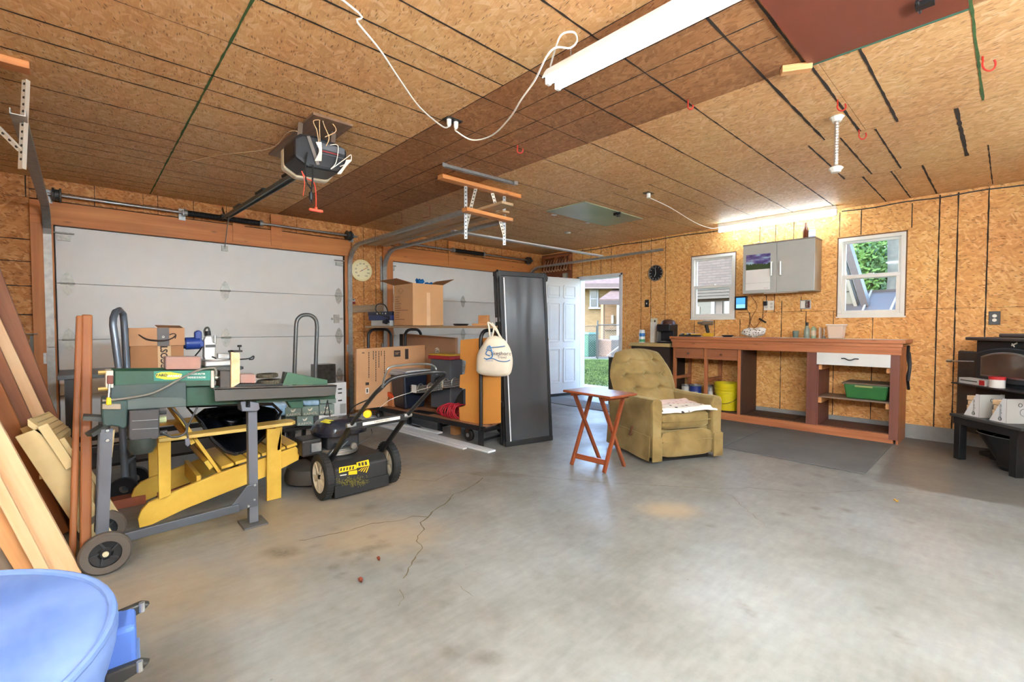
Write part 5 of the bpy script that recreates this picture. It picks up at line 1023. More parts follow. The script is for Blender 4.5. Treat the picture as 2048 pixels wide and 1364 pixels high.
puff(B(), 0.105, WL-0.105, -0.035, 0.03, 0.055, 0.275, k=0.008).go('footrest', velour, rc, local=True, smooth=True)
B().box((0.11, -0.045, 0.185), (WL-0.11, -0.036, 0.195)).go('footrest_seam', velour, rc, local=True)
B().tube([(0.12, -0.022, 0.365), (0.3, -0.034, 0.362), (0.48, -0.034, 0.362), (WL-0.12, -0.022, 0.365)], 0.006, 6).go('cushion_welt', velour, rc, local=True)
# arms: rounded top, sloping down to the back, skirt below
def arm(s):
    nu, nv = 14, 22
    prof = [(-0.055, 0.06), (-0.058, 0.16), (-0.06, 0.30), (-0.066, 0.42), (-0.07, 0.50), (-0.06, 0.545), (-0.03, 0.565), (0.01, 0.57), (0.045, 0.56), (0.066, 0.53), (0.064, 0.47), (0.058, 0.36), (0.056, 0.22), (0.055, 0.06)]
    cx_ = 0.055 if s < 0 else WL-0.055
    b = B(); vs = []; fs = []; n = len(prof)
    ys = [-0.035, -0.028, 0.0, 0.06, 0.18, 0.32, 0.46, 0.58, 0.66, 0.70, 0.71]
    for k, y in enumerate(ys):
        inset = 0.86 if k in (0, len(ys)-1) else 0.97 if k in (1, len(ys)-2) else 1.0
        sag = 0.0 if y < 0.05 else 0.012*math.sin(y*4)
        for (x, z) in prof:
            sgn = (x if s > 0 else -x)*0.8
            vs.append(Vector((cx_+sgn*inset, y, 0.06+(z-0.06)*(0.97 if inset < 0.9 else 1.0)-sag*(z > 0.4))))
    for k in range(len(ys)-1):
        for i in range(n-1): fs.append((k*n+i, k*n+i+1, (k+1)*n+i+1, (k+1)*n+i))
    fs += [tuple(range(n)), tuple((len(ys)-1)*n+i for i in range(n-1, -1, -1))]
    return b.add(vs, fs).go('arm', velour, rc, local=True, smooth=True)
arm(-1); arm(1)
for s in (-1, 1):
    x = -0.004 if s < 0 else WL+0.004
    b = B()
    def fn(u, v): return Vector((x+s*0.012*(1-v)+s*0.008*math.sin(u*9)*(1-v), -0.02+u*0.72, 0.035+v*0.21))
    b.grid(fn, 16, 4).go('skirt', velour, rc, local=True, smooth=True, solid=0.006)
B().box((0.0, -0.05, 0.03), (0.10, -0.04, 0.24)).go('front_skirt', velour, rc, local=True, bevel=0.004); B().box((WL-0.10, -0.05, 0.03), (WL, -0.04, 0.24)).go('front_skirt', velour, rc, local=True, bevel=0.004)
B().box((0.08, 0.05, 0.0), (WL-0.08, 0.62, 0.05)).go('glide_base', M('base_black', (20, 18, 16), 0.6), rc, local=True)
# back: rounded trapezium, tufted
btn = [(u, v) for v, us in ((0.80, (0.28, 0.72)), (0.58, (0.2, 0.5, 0.8)), (0.36, (0.30, 0.68)), ) for u in us]
def backs(front):
    def fn(u, v):
        hw = (0.345+0.03*math.sin(v*2.4))*(1-0.30*max(0, v-0.55)**1.6/0.278) * (0.94 if v < 0.05 else 1)
        top = 0.04*(1-(2*u-1)**2)
        z = 0.36+v*0.565+top*v; yb = 0.53+v*0.255; x = WL/2+(2*u-1)*hw*0.98
        ed = min(u, 1-u, (1-v)*1.3)
        bul = 0.115*(1-math.exp(-ed*10))
        if front:
            d = 0
            for (a, c) in btn:
                dd = math.hypot((u-a)*1.25, v-c); d += 0.050*math.exp(-(dd/0.045)**2)+0.022*math.exp(-(dd/0.11)**2)
            for c in (0.80, 0.58, 0.36): d += 0.016*math.exp(-((v-c+0.012*math.cos((u-0.5)*18))/0.022)**2)*(1 if 0.12 < u < 0.88 else 0.4)
            if v > 0.80:
                for a in (0.28, 0.40, 0.50, 0.60, 0.72): d += 0.009*math.exp(-((u-a)/0.014)**2)*min(1, (v-0.80)*8)*(1 if v < 0.98 else 0.5)
            if v < 0.36:
                for a in (0.30, 0.68): d += 0.010*math.exp(-((u-a)/0.02)**2)*max(0, 1-(0.36-v)*5)
            return Vector((x, yb-bul+d, z))
        return Vector((x, yb+0.075*(1-math.exp(-ed*12)), z))
    return fn
b = B().grid(backs(True), 64, 64); b.grid(lambda u, v: backs(False)(1-u, v), 24, 24); b.go('backrest', velour, rc, local=True, smooth=True)
for (u, v) in btn:
    q = backs(True)(u, v); B().lathe([(0, 0.010), (0.009, 0.008), (0.012, 0)], q+Vector((0, -0.002, 0)), (0, -1, 0.2), 10).go('button', velour, rc, local=True, smooth=True)
B().cyl((-0.02, 0.27, 0.215), (0.03, 0.27, 0.215), 0.02, n=12).bar((-0.025, 0.27, 0.2), (-0.03, 0.22, 0.29), 0.02, 0.014).go('lever', WOOD('lever_wood', (74, 44, 26), (104, 66, 40), 0), rc, local=True, bevel=0.003)
# printed cloth over the seat
cl_ = thing('throw_cloth', 'white and pink cloth with black paw prints spread on the recliner seat', 'cloth', W_OF[rc] @ Vector((0.39, 0.2, 0.47)), rz)
paw, nt_, b_ = _new('paw_print_cloth')
v_ = N(nt_, 'TexVoronoi', {'Vector': pos(nt_), 'Scale': 17.0, 'Randomness': 0.8}).outputs['Distance']; n_ = N(nt_, 'TexNoise', {'Vector': pos(nt_), 'Scale': 3.5}).outputs[0]
wc_ = ramp(nt_, v_, [(0.22, c4((44, 42, 46))), (0.29, c4((226, 218, 208)))])
pk = ramp(nt_, v_, [(0.2, c4((196, 168, 164))), (0.3, c4((222, 200, 194)))])
lx = N(nt_, 'SeparateXYZ', {0: pos(nt_, True)}).outputs[1]
nt_.links.new(mixc(nt_, ramp(nt_, math_(nt_, 'ADD', lx, math_(nt_, 'MULTIPLY', n_, 0.2)), [(0.06, (0, 0, 0)), (0.08, (1, 1, 1))]), wc_, pk), b_.inputs['Base Color']); b_.inputs['Roughness'].default_value = 0.95
def cfn(u, v):
    from mathutils import noise
    x, y = -0.285+0.57*u, -0.235+0.40*v
    e = 1-min(1, 6*min(u, 1-u, v, 1-v)); 
    z = 0.004+0.016*abs(noise.noise((x*9, y*12, 1)))+0.022*max(0, noise.noise((x*5+3, y*7, 4)))+0.02*max(0, v-0.4)-(0.035*max(0, -0.195-y)/0.04 if y < -0.195 else 0)
    return Vector((x+0.01*math.sin(y*25), y+0.012*math.sin(x*19), z))
B().grid(cfn, 40, 30).go('cloth', paw, cl_, local=True, smooth=True, solid=0.003)
# ---- folding tray table
tw = WOOD('cherry_tray', (112, 52, 28), (152, 80, 46), axis=0, scale=0.9, rough=0.28, obj=True, knots=False)
tt = thing('tray_table', 'folding cherry wood tray table in front of the recliner arm', 'table', (3.80, 3.1, 0))
a0, a1, a2, a3 = A(1126, 780, z=0.655), A(1222, 797, z=0.655), A(1273, 788, z=0.655), A(1180, 777, z=0.655)
cen = (a0+a1+a2+a3)/4; ex = ((a1-a0)+(a2-a3)).normalized(); ey = Z.cross(ex)
B().ob(cen, ex*0.255, ey*0.165, Z*0.010).go('top', tw, tt, bevel=0.008, seg=3)
for s in (-1, 1): B().ob(cen-Z*0.022+ex*(s*0.17), ex*0.018, ey*0.14, Z*0.012).go('cleat', tw, tt, bevel=0.003)
f_nl, f_nr = A(1143, 930, z=0.0), A(1208, 946, z=0.0)
f_fr = A(1253, 934, z=0.0); f_fl = f_nl+(f_fr-f_nr)*1.15
def leg(p, q, nm='leg'): return board(nm, p, q, 0.024, 0.030, tw, up=ex, parent=tt, bevel=0.004)
tl_ = lambda s, t: cen+ex*(s)+ey*t-Z*0.012
for s, near, far in ((-0.185, f_nl, f_fl), (0.15, f_nr, f_fr)):
    leg(near+Z*0.002, tl_(s, 0.125)); leg(far+ex*0.026*(1 if s < 0 else -1)+Z*0.002, tl_(s+0.026*(1 if s < 0 else -1), -0.125))
m_ = lambda p, q, t: p.lerp(q, t)
board('stretcher', m_(f_nl, tl_(-0.185, 0.125), 0.13), m_(f_nr, tl_(0.15, 0.125), 0.13), 0.016, 0.045, tw, parent=tt)
board('pivot_bar', tl_(-0.16, 0.125)-Z*0.01, tl_(0.125, 0.125)-Z*0.01, 0.016, 0.025, tw, parent=tt)
# ================================================================= LUMBER, SPLITTER, CHAIR, MOWER
def T(pts, x): return [A(a, b, x=x) for a, b in pts]
def rect(a, b, c, d): return [(a, b), (c, b), (c, d), (a, d)]
# ---- lumber leaning on the wall
pine = WOOD('lumber_pine', (206, 160, 112), (234, 200, 158), 0, 0.7); pine2 = WOOD('lumber_orange', (178, 118, 66), (216, 164, 110), 0, 0.7)
brown = WOOD('lumber_brown', (104, 58, 32), (146, 90, 54), 0, 0.7); greyw = WOOD('lumber_grey', (112, 96, 80), (146, 128, 108), 0, 0.7)
amber = WOOD('lumber_amber', (116, 62, 24), (168, 102, 46), 0, 0.6)
def lean(label, pa, pb, x, w, th, mat, name='lumber_board'):
    a, b = A(*pa, x=x), A(*pb, x=x); d = (b-a).normalized()
    a = a+d*((0.004-a.z+abs(d.y)*w/2)/d.z) if d.z > 0 else a
    L = min((2.46-a.z)/d.z, (-0.985+w*0.5-a.y)/d.y if d.y < 0 else 9)
    return tag(board(name, a, a+d*L, w, th, mat, up=X), label, 'lumber')
lean('wide pale pine plank with clean face leaning outermost over the lumber pile', (128, 1142), (-28, 862), 3.10, 0.10, 0.04, pine)
lean('orange toned pine plank leaning just under the widest pale plank', (98, 1142), (-60, 870), 3.06, 0.07, 0.04, pine2)
lean('narrow pale pine strip leaning low over the grey board', (86, 1142), (-40, 905), 3.20, 0.04, 0.02, pine)
lean('orange pine plank leaning low above the grey weathered board', (60, 1142), (-60, 945), 3.16, 0.07, 0.03, pine2)
lean('grey weathered board leaning lowest in the lumber pile', (30, 1142), (-75, 975), 3.12, 0.10, 0.03, greyw)
lean('reddish stained plank leaning beneath the wide pale plank', (118, 1060), (-18, 770), 2.42, 0.075, 0.04, amber)
lean('dark brown beam leaning behind the reddish stained plank', (140, 1050), (0, 745), 2.36, 0.08, 0.04, brown)
lean('pale pine plank leaning above the step stool', (62, 830), (-22, 655), 2.24, 0.11, 0.035, pine)
lean('orange edged pine plank leaning left of the tall pale one', (36, 850), (-48, 690), 2.30, 0.07, 0.04, pine2)
lean('dark brown plank leaning uppermost beside the garage track', (88, 818), (-2, 590), 2.16, 0.085, 0.04, brown)
for i, (xa, xb) in enumerate(((2, -10), (20, 4), (42, 20))):
    lean('amber stained slat standing behind the grey board, ' + ('by the wall', 'middle of three', 'nearest the splitter')[i], (xa, 1140), (xb-8, 1050), 2.95, 0.045, 0.02, amber, 'stained_slat')
# two upright planks
for i, (pa, pb, w, lb) in enumerate((((144, 1134), (159, 632), 0.028, 'stained upright plank with angled top at the lumber side of the pair'), ((171, 1134), (174, 630), 0.044, 'stained upright plank with rounded top at the splitter side of the pair'))):
    a, b_ = A(*pa, x=2.93), A(*pb, x=2.66); a.z = 0.003
    t_ = (b_-a).normalized(); tag(board('upright_plank', a, b_, w, 0.035, amber, up=X, bevel=0.008), lb, 'plank')
# ---- beige folding step stool
ss = thing('step_stool', 'beige painted folding wooden step stool leaning in the lumber pile', 'step stool', (2.3, -0.1, 0)); cw = M('beige_paint', (206, 184, 134), 0.5, var=0.06, vs=12)
c = T([(53, 836), (97, 822), (142, 858), (116, 882)], 2.75)
B().prism([A(54, 838, x=2.78), A(98, 822, x=2.56), A(142, 858, x=2.56), A(116, 881, x=2.78)], (0.0, 0, -0.035)).go('top_step', cw, ss, bevel=0.004)
for i in range(5): q = A(62+i*11, 838+i*9, x=2.775); r_ = A(98+i*9.5, 826+i*7, x=2.57); B().cyl(q+Z*0.002, r_+Z*0.002, 0.003, n=6).go('tread_groove', M('beige_dark', (176, 152, 106), 0.6), ss)
a_ = A(60, 862, x=2.77); b_ = A(150, 1020, x=2.77)
for x, nm in ((2.77, 'side_rail'), (2.52, 'side_rail')):
    p, q = Vector((x, a_.y, a_.z)), A(140, 985, x=2.77); q = Vector((x, q.y, q.z)); d_ = (q-p).normalized(); q = p+d_*((0.004-p.z)/d_.z)
    board(nm, p, q, 0.11, 0.02, cw, up=X, parent=ss)
    p2, q2 = A(118, 880, x=2.77), A(238, 1012, x=2.5); p2 = Vector((x-0.02, p2.y, p2.z)); q2 = Vector((x-0.02, q2.y, 0.03)); board('rear_leg', p2, q2, 0.045, 0.02, cw, up=X, parent=ss)
    B().ob(q2-Z*0.012, X*0.016, Y*0.022, Z*0.016).go('rubber_foot', blackm, ss)
p, q = A(85, 850, x=2.79), A(142, 935, x=2.79); board('hinge_arm', p, q, 0.04, 0.015, cw, up=X, parent=ss); board('lower_tread', A(112, 950, x=2.76), A(112, 950, x=2.76)+Vector((-0.2, 0, 0)), 0.12, 0.02, cw, parent=ss)
# ---- work table behind the splitter
wt_ = thing('work_table', 'dark steel work table behind the log splitter carrying saw and box', 'table', (1.4, 0.8, 0)); tz = 0.862
gy = M('table_steel', (74, 76, 76), 0.45, 0.3, var=0.1)
B().box((1.15, -0.12, tz-0.03), (1.72, 0.98, tz)).go('top', gy, wt_, bevel=0.003)
for x in (1.19, 1.68):
    for y in (-0.06, 0.92): B().box((x-0.025, y-0.025, 0), (x+0.025, y+0.025, tz-0.03)).go('leg', blackm, wt_)
B().box((1.66, -0.06, 0.30), (1.70, 0.92, 0.34)).go('rail', blackm, wt_); B().box((1.17, -0.06, 0.30), (1.21, 0.92, 0.34)).go('rail', blackm, wt_)
B().box((1.2, 0.0, 0.18), (1.66, 0.9, 0.20)).go('lower_shelf', M('shelf_dark', (44, 40, 38), 0.6), wt_)
for y0, y1, lb in ((0.12, 0.30, 'red clay paver lying by itself on the floor under the work table'), (0.36, 0.62, 'red clay paver lying beside the rear post of the yellow chair')): tag(B().box((2.03, y0, 0.001), (2.14, y1, 0.062)).go('paver', M('paver_red', (142, 78, 54), 0.8, var=0.15), bevel=0.004), lb, 'paver')
# ---- shipping box with smile arrow
card = M('cardboard', (196, 150, 110), 0.75, var=0.06, vs=4); card2 = M('cardboard_dark', (170, 122, 82), 0.8, var=0.06)
ab = thing('shipping_box', 'brown shipping box with curved arrow print and black tape on the work table', 'box', (1.5, 0.43, tz))
yl, yr = A(258, 700, x=1.6).y, A(370, 700, x=1.6).y; zt_ = A(300, 656, x=1.6).z; zl = A(300, 692, x=1.6).z
B().box((1.27, yl+0.008, tz+0.001), (1.59, yr-0.008, zl+0.01)).go('body', card2, ab); B().box((1.26, yl, zl), (1.60, yr, zt_)).go('lid', card, ab, bevel=0.002)
board('loose_flap', (1.42, (yl+yr)/2+0.01, zt_+0.012), (1.42, yr+0.005, zt_+0.008), 0.2, 0.004, card2, up=(0.1, 0, 1), parent=ab)
tp, tq = A(315, 700, x=1.601).y, A(339, 700, x=1.601).y; B().box((1.6002, tp, zl-0.002), (1.6022, tq, zt_+0.001)).go('tape', M('tape_dark', (64, 58, 54), 0.35), ab); B().box((1.5902, tp+0.002, tz+0.002), (1.5925, tq+0.01, zl-0.001)).go('paper_tape', M('tape_paper', (206, 176, 136), 0.6), ab)
B().lathe([(0.004, 0), (0.009, 0.0006)], (1.6024, (tp+tq)/2, (zl+zt_)/2), X, 14).go('dot', whp, ab)
dkp = M('print_brown', (60, 44, 38), 0.7, var=0)
sm = [(277, 669), (292, 678), (310, 681), (330, 681), (345, 676), (352, 670)]; pts_ = smoothpath(T(sm, 1.6025), 5); n_ = len(pts_)
B().tube(pts_, [0.002+0.006*math.sin(math.pi*min(0.85, 0.1+i/n_)) for i in range(n_)], 6).go('smile_print', dkp, ab); B().tube(smoothpath(T([(339, 670), (347, 667), (352, 670), (350, 677)], 1.6025), 4), 0.0035, 6).go('smile_print', dkp, ab)
lettering('CCOST', 0.062, A(329, 714, x=1.593), Z, -Y, dkp, ab, bold=0.002, xs=0.95)
# ---- miter saw
ms = thing('miter_saw', 'silver miter saw with blue motor on the work table', 'saw', (1.5, 0.8, tz)); blu = M('saw_blue', (40, 72, 158), 0.4, var=0.08); alu = M('cast_alu', (196, 198, 196), 0.35, 0.6, var=0.06)
xs_ = 1.5
B().box((1.3, A(404, 730, x=xs_).y, tz), (1.62, A(462, 730, x=xs_).y, tz+0.05)).go('base', alu, ms, bevel=0.01); B().cyl((xs_, A(430, 730, x=xs_).y, tz+0.05), (xs_, A(430, 730, x=xs_).y, tz+0.06), 0.12, n=28).go('turntable', alu, ms, smooth=True)
p, q = A(371, 687, x=xs_), A(399, 686, x=xs_); B().cyl(p, q, 0.05, n=20).go('motor', blu, ms, smooth=True); B().cyl(p-Y*0.012, p, 0.042, n=20).go('motor_cap', M('saw_blue_dark', (26, 44, 100), 0.4), ms, smooth=True)
B().prism(T([(390, 664), (398, 660), (404, 664), (404, 680), (408, 683), (408, 694), (392, 694), (390, 678)], xs_+0.03), (-0.06, 0, 0)).go('motor_mount', blu, ms, bevel=0.008)
B().prism(T([(408, 681), (412, 672), (424, 672), (426, 684), (431, 686), (431, 716), (432, 722), (424, 730), (414, 727), (408, 714)], xs_+0.04), (-0.07, 0, 0)).go('blade_guard', alu, ms, bevel=0.006)
B().tube(smoothpath(T([(411, 672), (409, 662), (412, 656), (417, 656), (419, 664)], xs_), 4), 0.008, 8).go('handle', M('saw_handle', (92, 92, 84), 0.5), ms); B().cyl(A(416, 671, x=xs_), A(415, 662, x=xs_), 0.022, n=14).go('grip', blackm, ms)
B().box(A(411, 695, x=xs_+0.041), A(431, 689, x=xs_+0.05)).go('label_strip', M('saw_label', (96, 98, 98), 0.5), ms); B().cyl(A(430, 688, x=xs_), A(430, 671, x=xs_), 0.010, n=10).go('depth_rod', alu, ms)
B().tube(T([(424, 713), (431, 716), (441, 729)], xs_+0.05), 0.006, 6).go('lock_lever', blackm, ms)
B().box(A(436, 722, x=1.46), A(459, 706, x=1.42)).box(A(434, 724, x=1.45), A(462, 717, x=1.40)).go('fence', alu, ms, bevel=0.004)
B().tube(smoothpath(T([(406, 690), (400, 700), (396, 705), (390, 712)], xs_-0.02), 4), 0.006, 6).go('cord', blackm, ms)
cp = thing('bench_clamp', 'black screw clamp with bent handle behind the pale upright board', 'clamp', (1.6, 1.0, tz)); xc = 1.62
B().box(A(459, 705, x=xc), A(482, 700, x=xc-0.05)).go('arm', M('clamp_black', (44, 42, 40), 0.5), cp); B().cyl(A(479, 700, x=xc-0.02), A(479, 694, x=xc-0.02), 0.004).cyl(A(479, 694, x=xc-0.02), A(479, 690, x=xc-0.02), 0.016).go('knob', MATS['clamp_black'], cp); B().cyl(A(479, 714, x=xc-0.02), A(479, 705, x=xc-0.02), 0.003).go('screw', gal, cp)
B().tube(smoothpath(T([(476, 719), (498, 717), (507, 712), (506, 718), (498, 719)], xc-0.02), 4), 0.006, 6).go('crank', MATS['clamp_black'], cp); B().box(A(461, 739, x=xc), A(465, 700, x=xc-0.03)).go('post', MATS['clamp_black'], cp); B().box(A(475, 739, x=xc), A(485, 733, x=xc-0.03)).go('foot', MATS['clamp_black'], cp)
# ---- hand trucks
tubm = M('grey_blue_tube', (116, 128, 142), 0.35, 0.5, var=0.06); tub2 = M('grey_tube', (112, 116, 116), 0.35, 0.5, var=0.06)
def htruck(label, hoop, m, r, fy):
    t = thing('hand_truck', label, 'hand truck', (hoop[0][0], (hoop[0][1]+hoop[-1][1])/2, 0)); B().tube(hoop, r, 10).go('hoop_frame', m, t, smooth=True)
    a, b = hoop[0], hoop[-1]; B().bar(a+Z*0.03, b+Z*0.03, 0.03, 0.03).go('axle', m, t)
    for z in (0.25, 0.5): B().cyl(Vector((a.x, a.y, z)), Vector((b.x, b.y, z)), r*0.8, n=8).go('cross_bar', m, t)
    for e, o in ((a, b), (b, a)): d = (e-o).normalized(); c = e+d*0.05; B().lathe([(0.03, -0.02), (0.08, -0.022), (0.085, 0), (0.08, 0.022), (0.03, 0.02)], Vector((c.x, c.y, 0.086)), d, 18).go('wheel', blackm, t, smooth=True)
    return t
def hp(px, py, x): return A(px, py, x=x)
a1, a2, b1, b2 = hp(238, 740, 1.95), hp(226, 650, 1.95), hp(254, 740, 1.78), hp(248, 645, 1.78)
top = [hp(226.5, 636, 1.94), hp(231, 624, 1.90), hp(239, 620, 1.84), hp(246, 628, 1.79)]
htruck('blue grey hand truck standing edge on between lumber and shipping box', [Vector((a1.x, a1.y+0.02, 0.07)), a1, a2]+top+[b2, b1, Vector((b1.x, b1.y+0.02, 0.07))], tubm, 0.021, 0)
l1, l2, r1, r2 = hp(589, 740, 1.0), hp(592, 655, 1.0), hp(631, 740, 1.0), hp(634, 655, 1.0)
top = smoothpath([l2, hp(594, 641, 1.0), hp(602, 632, 1.0), hp(613, 629.5, 1.0), hp(624, 632, 1.0), hp(632, 641, 1.0), r2], 4)
htruck('grey hand truck hoop standing before the left garage door near its lock', [Vector((1.0, l1.y, 0.07)), l1]+top+[r1, Vector((1.0, r1.y, 0.07))], tub2, 0.020, 0)
# ---- log splitter
ls = thing('log_splitter', 'green and grey electric log splitter on a wheeled stand', 'log splitter', (3.0, 0.4, 0)); XS = 3.0
grn = M('splitter_green', (34, 74, 56), 0.4, var=0.25, vs=9); gpl = M('splitter_grey', (82, 94, 92), 0.4, 0.2, var=0.12); leg_m = M('splitter_leg', (104, 108, 116), 0.4, 0.4, var=0.06); dgr = M('tray_dark', (74, 72, 68), 0.45, 0.2, var=0.08); mot = M('motor_grey', (58, 57, 58), 0.5, var=0.08)
dkg = M('splitter_plate', (62, 78, 78), 0.35, 0.2, var=0.15)
def pz(pts, d, name, m, x=XS, bevel=0.004, parent=None): return B().prism(T(pts, x), (-d, 0, 0)).go(name, m, parent or ls, bevel=bevel)
p, q = A(222, 757, x=XS-0.06), A(427, 752, x=XS-0.06); B().cyl(p, q, 0.052, n=24).go('cylinder', grn, ls, smooth=True)
cyl_b = pz([(229, 742), (425, 740), (425, 772), (229, 776)], 0.11, 'body_cover', grn)
pz([(222, 771), (372, 764), (373, 813), (222, 822)], 0.004, 'side_plate', dkg, XS+0.006); pz([(222, 801), (290, 794), (365, 795), (372, 800), (373, 813), (222, 822)], 0.006, 'fold_plate', gpl, XS+0.012)
pz([(372, 775), (428, 772), (672, 772), (671, 798), (372, 813)], 0.05, 'beam', grn, XS-0.03)
stk_ = pz([(308, 742.5), (422, 741), (422, 760.5), (308, 762)], 0.002, 'sticker', M('sticker_teal', (40, 124, 108), 0.35, var=0.03), XS+0.003, 0); e_ = (A(422, 750, x=XS+0.005)-A(308, 751, x=XS+0.005)).normalized()
pz([(311, 748), (322, 744.5), (340, 744), (364, 748), (362, 756), (345, 759), (330, 759), (312, 755)], 0.001, 'logo_patch', M('sticker_yellow', (232, 212, 40), 0.4, var=0), XS+0.0045, 0, stk_)
lettering('YARD', 0.020, A(323, 750.5, x=XS+0.0055), e_, Z, M('logo_green', (30, 60, 44), 0.5, var=0), stk_, bold=0.0008); lettering('WORKS', 0.018, A(348, 752.5, x=XS+0.0055), e_, Z, M('logo_white', (238, 238, 220), 0.5, var=0), stk_, shear=0.3, bold=0.0006)
lettering('5 TON LOG SPLITTER', 0.0135, A(393, 748, x=XS+0.0055), e_, Z, whp, stk_, xs=0.62, bold=0.0004); lettering('FENDEUSE DE BUCHES', 0.0135, A(393, 755, x=XS+0.0055), e_, Z, whp, stk_, xs=0.62, bold=0.0004)
for xx in (422, 211): pz(rect(xx, 741, xx+(7 if xx > 400 else 16), 776), 0.125, 'end_plate', M('plate_cream', (198, 196, 184), 0.45), XS+0.012)
for py in (745, 778): q = A(207, py, x=XS); B().cyl(q-Y*0.02, q+Y*0.02, 0.012, n=8).go('bolt', M('brass', (190, 168, 110), 0.35, 0.8), ls)
pz(rect(214, 751, 227, 768), 0.01, 'valve_block', M('valve_red', (112, 58, 46), 0.5), XS+0.02); B().cyl(A(219, 768, x=XS+0.02), A(217, 796, x=XS+0.03), 0.005).go('lever_rod', gal, ls); pz([(213, 795), (222, 795), (224, 810), (212, 811)], 0.03, 'lever_grip', M('grip_yellow', (228, 206, 40), 0.4), XS+0.045, 0.006)
pz([(203, 797), (256, 800), (256, 852), (247, 859), (236, 854), (222, 852), (206, 857), (203, 830)], 0.13, 'head_block', M('head_green', (56, 76, 74), 0.4, 0.15, var=0.12), XS+0.02, 0.008)
pz(rect(204, 808, 242, 819), 0.12, 'head_ledge', M('ledge_tan', (150, 138, 118), 0.5), XS+0.03); B().bar(A(166, 834, x=XS-0.05), A(204, 836, x=XS-0.05), 0.10, 0.02, (0, 0, 1)).bar(A(178, 870, x=XS+0.03), A(208, 852, x=XS), 0.05, 0.02).go('handle_fork', M('fork_grey', (62, 64, 62), 0.45, 0.3), ls)
m1 = pz([(258, 822), (319, 818), (319, 874), (313, 879), (262, 882), (257, 876)], 0.10, 'motor_box', mot, XS+0.05, 0.006)
for py in (841, 858): B().bar(A(264, py+1, x=XS+0.0515), A(316, py-2, x=XS+0.0515), 0.002, 0.003, X).go('rib_line', gal, m1)
q = A(284, 886, x=XS); B().lathe([(0.0, 0.03), (0.062, 0.03), (0.062, -0.02), (0.045, -0.05), (0, -0.05)], q, n=22).go('motor_bell', M('motor_green', (48, 56, 52), 0.4), ls, smooth=True)
for a, b, s, sg in ((318, 822, 10, 1), (318, 840, 8, 1), (320, 866, 6, 1)): q = A(a, b, x=XS); B().cyl(q, q+Y*0.03, s*0.0022, n=10).go('terminal', (mot, M('plug_pale', (160, 170, 130), 0.5), mot)[0 if s != 8 else 1], ls)
# stand
def ax(px, py, x): return A(px, py, x=x)
for xo, nm in ((0.03, 'leg'), (-0.22, 'leg')):
    p = ax(214, 858, XS+0.03); q = ax(205, 1112, XS+0.03); B().bar(Vector((XS+xo, p.y, p.z)), Vector((XS+xo, q.y, 0.10)), 0.045, 0.012, X).bar(Vector((XS+xo-0.018, p.y-0.02, p.z)), Vector((XS+xo-0.018, q.y-0.02, 0.10)), 0.012, 0.036, X).go(nm, leg_m, ls)
for py in (862, 881): q = ax(215, py, XS+0.038); B().lathe([(0, 0.006), (0.008, 0.005), (0.010, 0)], q, X, 10).go('bolt', gal, ls, smooth=True)
B().cyl(A(224, 860, x=XS+0.02), A(218, 915, x=XS+0.02), 0.012, n=8).go('spacer_tube', cw, ls)
yw = ax(212, 1143, 3.12).y; B().cyl((2.74, yw, 0.10), (3.14, yw, 0.10), 0.010, n=10).go('axle', gal, ls)
for xw in (3.12, 2.76):
    o = Vector((xw, yw, 0.101)); w_ = B().lathe([(0.062, -0.02), (0.092, -0.022), (0.1, -0.012), (0.1, 0.012), (0.092, 0.022), (0.062, 0.02)], o, X, 28).go('wheel', M('tire_grey_brown', (84, 76, 68), 0.7), ls, smooth=True)
    B().lathe([(0, 0.012), (0.02, 0.014), (0.03, 0.004), (0.062, 0.008), (0.064, -0.008), (0, -0.012)], o, X, 24).go('rim', blackm, w_, smooth=True); B().lathe([(0, 0.024), (0.012, 0.022), (0.013, 0.012)], o, X, 12).go('hub_nut', M('nut_cream', (200, 190, 160), 0.4), w_)
    for k in range(5): a = R(72*k+20); B().bar(o+X*0.008+Vector((0, math.cos(a)*0.02, math.sin(a)*0.02)), o+X*0.008+Vector((0, math.cos(a+0.3)*0.06, math.sin(a+0.3)*0.06)), 0.008, 0.006, X).go('spoke', M('spoke_black', (40, 40, 42), 0.3), w_)
pa = ax(503, 806, XS-0.03); pb = ax(506, 1046, XS-0.03); B().bar(pa, Vector((pa.x, pb.y, 0.012)), 0.05, 0.05, X).go('front_leg', leg_m, ls, bevel=0.003); B().box((XS-0.11, pb.y-0.065, 0.001), (XS+0.05, pb.y+0.065, 0.010)).go('foot_plate', M('plate_grey', (96, 96, 96), 0.5, 0.3), ls)
B().bar(ax(204, 1086, XS+0.02), ax(478, 1014, XS+0.02), 0.035, 0.045).go('base_rail', M('rail_dark', (80, 84, 90), 0.4, 0.4), ls, bevel=0.002)
g_ = pz([(460, 1016), (494, 972), (515, 966), (515, 1012), (505, 1014), (462, 1026)], 0.006, 'gusset', M('gusset_grey', (78, 82, 88), 0.4, 0.4), XS+0.03)
for a, b in ((463, 1020), (497, 1012), (509, 999), (510, 970)): B().lathe([(0, 0.005), (0.006, 0.004), (0.008, 0)], ax(a, b, XS+0.03), X, 8).go('bolt', gal, g_)
pz([(481, 803), (492, 803), (492, 815), (500, 815), (500, 803), (518, 806), (520, 818), (514, 823), (484, 823)], 0.10, 'saddle', leg_m, XS+0.03, 0.004)
